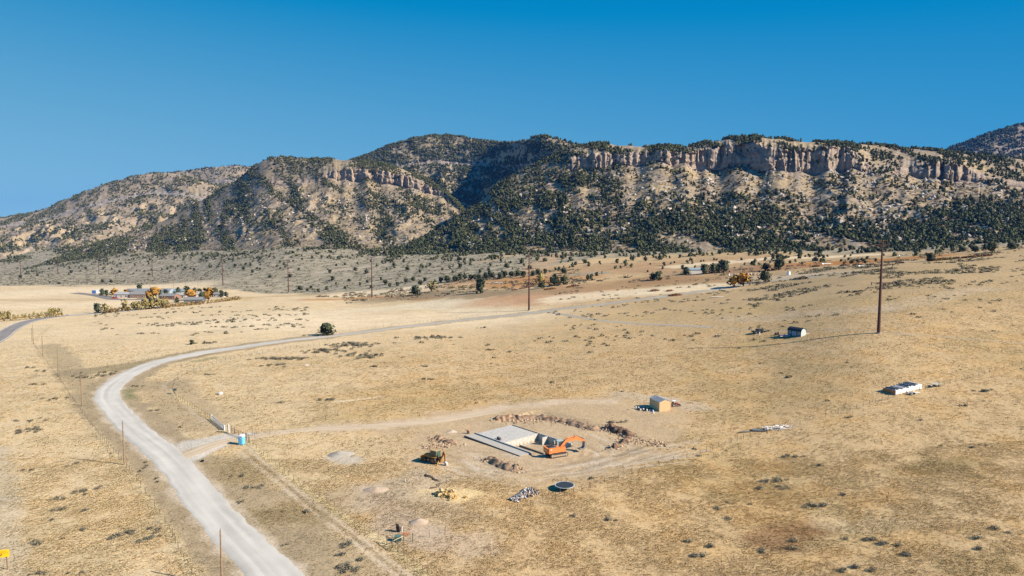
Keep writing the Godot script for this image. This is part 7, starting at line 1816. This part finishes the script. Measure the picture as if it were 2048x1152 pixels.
func _ready() -> void:
	rng.seed = 41
	ns.seed = 3; ns.fractal_type = FastNoiseLite.FRACTAL_NONE; ns.frequency = 0.01
	nf.seed = 8; nf.fractal_octaves = 4; nf.frequency = 0.01
	nc.seed = 5; nc.noise_type = FastNoiseLite.TYPE_CELLULAR; nc.cellular_return_type = FastNoiseLite.RETURN_CELL_VALUE; nc.fractal_type = FastNoiseLite.FRACTAL_NONE; nc.frequency = 0.01
	nr.seed = 21; nr.fractal_type = FastNoiseLite.FRACTAL_RIDGED; nr.fractal_octaves = 3; nr.frequency = 0.01

	var cam := Camera3D.new()
	cam.name = "camera"
	add_child(cam)
	cam.position = Vector3(0, EYE, 0)
	cam.rotation_degrees.x = -4.676
	cam.fov = 46.0
	cam.near = 1.0
	cam.far = 20000.0
	cam.current = true
	var sun := DirectionalLight3D.new()
	sun.name = "sun"
	add_child(sun)
	sun.look_at_from_position(Vector3(0.8, 0.53, 0.25), Vector3.ZERO)
	sun.light_energy = 1.6
	sun.light_color = Color(1.0, 0.945, 0.86)
	sun.light_angular_distance = 0.5
	sun.shadow_enabled = true
	# a clear sky: deep blue above, paling towards the land and towards the west
	var air := Image.create(512, 256, false, Image.FORMAT_RGBF)
	for j in 256:
		var up := 90.0 - 180.0 * (j + 0.5) / 256.0
		for i in 512:
			var az := ((i + 0.5) / 512.0 - 0.5) * TAU
			var west := 0.5 + 0.5 * sin(az)
			var low := Color(0.02, 0.175, 0.315).lerp(Color(0.21, 0.365, 0.425), west)
			var high := Color(-0.012, 0.107, 0.28).lerp(Color(-0.004, 0.135, 0.29), west)
			var c := low.lerp(high, pow(clampf(up / 19.0, 0.0, 1.0), 0.75)).lerp(Color(0.0, 0.07, 0.22), smoothstep(19.0, 70.0, up))
			if up < 0.0: c = low.lerp(Color(0.2, 0.15, 0.09), smoothstep(0.0, -6.0, up))
			air.set_pixel(i, j, Color(maxf(c.r, 0.0), c.g, c.b))
	var sky := PanoramaSkyMaterial.new()
	sky.panorama = ImageTexture.create_from_image(air)
	var env := Environment.new()
	env.background_mode = Environment.BG_SKY
	env.sky = Sky.new()
	env.sky.sky_material = sky
	env.tonemap_mode = Environment.TONE_MAPPER_LINEAR
	env.tonemap_exposure = 1.9
	env.sdfgi_enabled = true
	env.ssao_enabled = true
	env.ssil_enabled = true
	env.fog_enabled = true
	env.fog_density = 0.000035
	env.fog_light_color = Color(0.2, 0.55, 1.0)
	var we := WorldEnvironment.new()
	we.name = "air"
	we.environment = env
	add_child(we)

	make_land()
	lay_paint()
	make_ground()
	make_roads()
	var tan_ := Color(0.31, 0.25, 0.18)
	var straw := Color(0.385, 0.3, 0.185)
	make_hill("cliff_range", 1150, [150, 34, 30, 12], 10.0, 0.0, [Color(0.295, 0.24, 0.175), straw, Color(0.37, 0.295, 0.24)])
	make_hill("west_hill", 520, [120, 26, 26, 12], 11.0, 300.0, [Color(0.3, 0.245, 0.175), straw, Color(0.4, 0.31, 0.235)])
	make_hill("back_mountain", 420, [130, 4, 20, 12], 34.0, 700.0, [tan_, straw, Color(0.36, 0.3, 0.25)])
	make_hill("far_west_ridge", 420, [110, 4, 18, 12], 30.0, 1100.0, [Color(0.42, 0.33, 0.23), straw, Color(0.4, 0.35, 0.3)])
	make_hill("far_west_summit", 260, [60, 4, 16, 12], 30.0, 1500.0, [Color(0.42, 0.33, 0.23), straw, Color(0.4, 0.35, 0.3)])
	make_hill("east_mountain", 260, [80, 4, 16, 12], 30.0, 1900.0, [tan_, straw, Color(0.36, 0.3, 0.25)])
	make_protos()
	far_bush()
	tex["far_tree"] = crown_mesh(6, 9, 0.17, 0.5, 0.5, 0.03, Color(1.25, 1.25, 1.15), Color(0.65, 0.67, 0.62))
	var green := Color(0.135, 0.145, 0.08)
	wooded("cliff_range", 76000, "dark juniper woods on the hill below the long cliffs", 2.2, 5.2, green, func(u: float, h: float, t: float, above: bool, q: Vector3) -> float:
		var n := nf.get_noise_2d(q.x * 1.6 + h * 1.0, q.y * 2.4)
		if above: return clampf(0.3 + n * 1.4 + 0.35 * smoothstep(0.22, 0.1, u), 0.0, 0.8)
		var top := 0.38 + 0.25 * smoothstep(0.15, 0.3, u) * smoothstep(0.46, 0.34, u) + 0.3 * smoothstep(0.58, 0.7, u)
		var band := smoothstep(top + 0.12, top - 0.12, t + n * 0.45) * smoothstep(0.0, 0.16, t + n * 0.22)
		band *= smoothstep(-0.13, -0.02, u) * 0.6 + 0.4
		var west := smoothstep(0.2, 0.1, u) * clampf(0.45 + n * 1.7, 0.05, 0.9)
		return clampf(maxf(band, west) * clampf(0.75 + n * 1.4, 0.0, 1.0) + clampf(0.06 + n * 0.35, 0.01, 0.3), 0.0, 1.0))
	wooded("west_hill", 58000, "dark juniper scattered on the tan hill with the short cliff", 2.2, 4.8, green, func(u: float, h: float, t: float, above: bool, q: Vector3) -> float:
		var n := nf.get_noise_2d(q.x * 1.5 + h * 2.2, q.y * 1.2 + 90.0)
		if above: return clampf(0.3 + n * 1.6, 0.02, 0.8)
		var west := smoothstep(-0.36, -0.48, u) * 0.25
		return clampf(0.2 + n * 1.5 + west, 0.04, 0.9) * smoothstep(-0.02, 0.2, t + n * 0.3))
	wooded("back_mountain", 38000, "dark juniper woods covering the back mountain", 4.2, 7.0, green * 1.05, func(u: float, h: float, t: float, above: bool, q: Vector3) -> float:
		return clampf(0.66 + nf.get_noise_2d(q.x * 1.2 + h, q.y * 2.0 + 190.0) * 1.5, 0.08, 1.0))
	wooded("far_west_ridge", 42000, "dark juniper dotting the far west ridge", 3.2, 5.8, green * 1.1, func(u: float, h: float, t: float, above: bool, q: Vector3) -> float:
		return clampf(0.34 + nf.get_noise_2d(q.x + h * 1.4, q.y * 2.0 + 290.0) * 1.5, 0.06, 0.95))
	wooded("far_west_summit", 12000, "dark juniper dotting the farthest west summit", 4.0, 7.0, green * 1.1, func(u: float, h: float, t: float, above: bool, q: Vector3) -> float:
		return clampf(0.45 + nf.get_noise_2d(q.x + h, q.y * 2.0 + 390.0) * 1.4, 0.06, 0.95))
	wooded("east_mountain", 26000, "dark juniper woods covering the mountain at the far right", 5.0, 9.0, green * 1.05, func(u: float, h: float, t: float, above: bool, q: Vector3) -> float:
		return clampf(0.75 + nf.get_noise_2d(q.x + h, q.y * 2.0 + 490.0) * 1.2, 0.15, 1.0))
	shrubs("cliff_range", 30000)
	shrubs("west_hill", 16000)
	var stray := []
	var hue := []
	for key in ["cliff_range", "west_hill"]:
		for k in 3600:
			var rows: Array = HILLS[key]
			var u := rng.randf_range(maxf(rows[0][0], -0.72), minf(rows[-1][0], 0.82))
			var off := -60.0 * log(rng.randf() + 0.002)
			var d := row_at(rows, u)[1] + 12.0 - off
			var x := u * d
			if off > 260.0 or rng.randf() > 0.25 + 1.6 * nf.get_noise_2d(x * 1.6, d * 1.6): continue
			var s := rng.randf_range(1.8, 4.2)
			stray.append(Transform3D(Basis(Vector3.UP, rng.randf() * TAU).scaled(Vector3(s * 1.15, s, s * 1.15)), Vector3(x, ground_y(x, -d) - 0.2, -d)))
			var f := rng.randf_range(0.65, 1.35)
			hue.append(Color(green.r * f, green.g * f, green.b * f))
	scatter("juniper_fringe", tex["far_tree"], leafy("far_leaf"), "dark juniper thinning out along the foot of the hills", "woodland", stray, hue)
	boulders("cliff_range", 9000, 0.5, 4.0)
	boulders("west_hill", 4500, 0.5, 3.5)

	line_pole(Vector2(135.1, -247.9), 34.2, "nearest tall brown steel transmission pole on the right slope", 0.05)
	line_pole(Vector2(10.2, -403.6), 34.0, "brown steel transmission pole beside the far gravel road in mid valley", 0.15)
	line_pole(Vector2(-118.0, -569.4), 34.0, "brown steel transmission pole at the edge of the pale field", 0.3)
	line_pole(Vector2(-228.6, -691.4), 34.0, "brown steel transmission pole on the sage flat's lower edge", 0.4)
	line_pole(Vector2(-326.0, -762.9), 30.0, "brown steel transmission pole right of the farmstead", 0.5)
	line_pole(Vector2(-564.4, -1063.1), 34.0, "brown steel transmission pole behind the farmstead", 0.6)
	line_pole(Vector2(-689.7, -1131.1), 34.0, "brown steel transmission pole above the white box trailer", 0.6)
	line_pole(Vector2(-773.5, -1154.0), 33.0, "thin brown steel transmission pole second from the far end of its line", 0.6)
	line_pole(Vector2(-795.0, -1096.4), 28.0, "farthest and smallest brown steel transmission pole on the sage flat", 0.6)
	wood_pole(Vector2(-42.0, -94.4), 8.2, "nearest bare wooden pole at the gravel road's left edge")
	wood_pole(Vector2(-85.1, -145.3), 9.6, "bare wooden pole beside the fence left of the driveway mouth")
	wood_pole(Vector2(-127.2, -197.2), 9.0, "bare wooden pole at the bend of the gravel road")
	wood_pole(Vector2(-160.6, -236.9), 9.6, "bare wooden pole above the sage patch at the bend")
	wood_pole(Vector2(-192.6, -275.4), 8.6, "slim bare wooden pole next beyond the sage patch")
	wood_pole(Vector2(-219.3, -307.8), 8.6, "bare wooden pole at the fence corner near the paved road")
	wood_pole(Vector2(-225.0, -315.0), 6.5, "shorter thin pole beside the fence corner pole")
	var steel := worn("post_steel", 0.12, 0.1, 0.08, 0.7, 1.0)
	var wood := worn("post_wood", 0.22, 0.16, 0.1, 0.9, 1.0)
	fence("long wire fence with thin posts along the west side of the gravel road", [Vector2(-219.5, -307.8), Vector2(-175.1, -253.9), Vector2(-158.8, -234.4), Vector2(-142.2, -213.5), Vector2(-126.8, -194.9), Vector2(-108.0, -172.2), Vector2(-95.0, -157.1), Vector2(-79.8, -138.9), Vector2(-69.0, -125.6), Vector2(-58.2, -111.8), Vector2(-52.5, -103.8), Vector2(-46.2, -95.4)], 4.5, 1.2, steel)
	fence("wire fence with pale grass from the bend to the long white board fence", [Vector2(-111.2, -218.4), Vector2(-105.0, -208.9), Vector2(-92.2, -193.8), Vector2(-82.1, -182.1)], 2.6, 1.25, wood, 0.06)
	fence("wire fence with thin posts along the east side of the road below the gate", [Vector2(-63.8, -161.3), Vector2(-50.4, -143.7), Vector2(-37.0, -127.0), Vector2(-28.7, -116.6), Vector2(-24.1, -111.2), Vector2(-20.5, -107.3), Vector2(-17.1, -103.3), Vector2(-13.4, -98.0), Vector2(-9.5, -91.9)], 3.4, 1.25, wood)
	fence("wire fence running up the middle paddock to the blue shed", [Vector2(-64.0, -165.3), Vector2(-61.5, -168.7), Vector2(-55.9, -175.4), Vector2(-45.8, -188.3), Vector2(-29.7, -204.3), Vector2(-4.0, -224.7), Vector2(22.5, -239.4), Vector2(51.8, -251.5), Vector2(72.3, -258.0), Vector2(95.3, -269.1), Vector2(106.7, -267.6)], 5.0, 1.2, steel)
	fence("wire fence rising from the fence corner past the white crates", [Vector2(-16.4, -108.4), Vector2(-11.4, -111.7), Vector2(-5.7, -116.5), Vector2(-1.3, -120.4), Vector2(8.3, -127.0), Vector2(15.7, -132.7), Vector2(28.7, -142.9), Vector2(43.5, -153.4), Vector2(59.0, -164.6), Vector2(73.7, -170.2), Vector2(89.2, -175.8), Vector2(106.6, -183.4), Vector2(125.6, -191.7), Vector2(145.2, -201.2), Vector2(161.1, -208.4)], 4.6, 1.3, steel)
	fence("wire fence crossing the right slope below the tallest pole", [Vector2(113.7, -258.6), Vector2(123.5, -238.4), Vector2(137.6, -229.4), Vector2(153.9, -223.1), Vector2(167.6, -217.1)], 5.0, 1.2, steel)
	fence("wire fence following the gravel road along its south side", [Vector2(-111.6, -219.8), Vector2(-116.8, -233.6), Vector2(-117.0, -251.0), Vector2(-112.0, -271.1), Vector2(-101.0, -292.3), Vector2(-85.2, -305.8)], 5.0, 1.2, steel)
	fence("wire fence along the north side of the far gravel road", [Vector2(-84.6, -351.4), Vector2(-53.6, -371.8), Vector2(-18.7, -394.2), Vector2(7.8, -404.8), Vector2(25.8, -405.5), Vector2(47.4, -410.0)], 5.0, 1.3, wood)
	fence("wire fence at the top of the mown verge west of the bend", [Vector2(-161.2, -238.6), Vector2(-154.4, -251.0), Vector2(-145.4, -273.2), Vector2(-133.1, -295.8)], 5.0, 1.1, steel)

	foundation()
	excavator()
	backhoe()
	var earth := Color(0.36, 0.25, 0.165)
	var wet := Color(0.13, 0.085, 0.06)
	bank("soil_bank", "long low ridge of dug brown soil behind the foundation", "soil bank", [Vector2(-5.4, -183.2), Vector2(2.2, -185.0), Vector2(9.2, -184.6), Vector2(14.4, -180.9), Vector2(19.3, -176.0), Vector2(22.6, -172.8)], 1.9, 1.0, 0.5, earth, wet)
	bank("soil_bank", "dark fresh soil bank at the right of the excavation", "soil bank", [Vector2(24.5, -174.9), Vector2(26.9, -171.8), Vector2(29.3, -168.8), Vector2(29.8, -166.4)], 1.7, 1.3, 0.4, Color(0.22, 0.14, 0.095), Color(0.07, 0.045, 0.035))
	bank("soil_bank", "dark soil bank turning down to the ruts right of the excavator", "soil bank", [Vector2(29.6, -166.8), Vector2(27.8, -163.3), Vector2(25.5, -159.9), Vector2(23.9, -156.9)], 1.0, 0.9, 0.4, Color(0.24, 0.16, 0.11), Color(0.07, 0.045, 0.035))
	bank("soil_bank", "lumpy ridge of dug soil above the old yellow backhoe loader", "soil bank", [Vector2(-19.9, -165.5), Vector2(-17.9, -164.7), Vector2(-15.4, -161.8), Vector2(-13.2, -159.5)], 1.7, 0.9, 0.5, earth, wet)
	bank("soil_bank", "short bank of grey brown clods left behind the backhoe loader", "soil bank", [Vector2(-19.9, -158.7), Vector2(-18.1, -157.9), Vector2(-16.7, -158.3)], 0.9, 0.45, 0.3, earth, wet)
	bank("soil_bank", "ridge of torn dark soil in front of the foundation", "soil bank", [Vector2(-5.9, -149.6), Vector2(-4.3, -147.6), Vector2(-2.3, -145.3), Vector2(-0.4, -143.1), Vector2(1.5, -141.9)], 1.5, 1.1, 0.55, earth, wet)
	bank("soil_bank", "thin line of dark clods by the lower paddock's bare ground", "soil bank", [Vector2(-18.6, -139.5), Vector2(-16.9, -137.7), Vector2(-14.6, -135.4)], 0.5, 0.35, 0.25, Color(0.16, 0.12, 0.09), Color(0.07, 0.05, 0.04))
	bank("soil_bank", "short line of dark clods above the straw bales", "soil bank", [Vector2(-14.5, -134.8), Vector2(-15.3, -132.9), Vector2(-16.4, -131.6)], 0.5, 0.3, 0.25, Color(0.16, 0.12, 0.09), Color(0.07, 0.05, 0.04))
	heap("gravel_heap", "pale grey gravel heap left of the backhoe loader", "gravel heap", Vector2(-39.7, -153.1), Vector2(2.9, 2.4), 0.85, Color(0.4, 0.365, 0.315), Color(0.28, 0.25, 0.21))
	heap("soil_heap", "pinkish soil heap in the lower paddock", "soil heap", Vector2(-27.0, -131.1), Vector2(2.6, 1.8), 0.65, Color(0.42, 0.33, 0.25), Color(0.36, 0.27, 0.2))
	heap("soil_heap", "pinkish soil heap near the fence corner at the picture's foot", "soil heap", Vector2(-16.4, -116.1), Vector2(1.7, 1.4), 0.75, Color(0.42, 0.33, 0.25), Color(0.33, 0.25, 0.19))
	heap("soil_heap", "small rubble heap west of the concrete slab", "rubble heap", Vector2(-15.5, -171.2), Vector2(1.6, 1.0), 0.6, Color(0.45, 0.37, 0.3), Color(0.25, 0.19, 0.15), 0.35)
	heap("soil_heap", "small heap of stones among the dense sage patch", "stone heap", Vector2(-79.3, -257.8), Vector2(1.3, 0.8), 0.5, Color(0.6, 0.52, 0.45), Color(0.4, 0.33, 0.28), 0.2)
	clods()
	gate_group()
	site_things()
	shed_group()
	crate_row()
	farmstead()
	sage_clumps()
	grass()
	for o in spare: o.free()
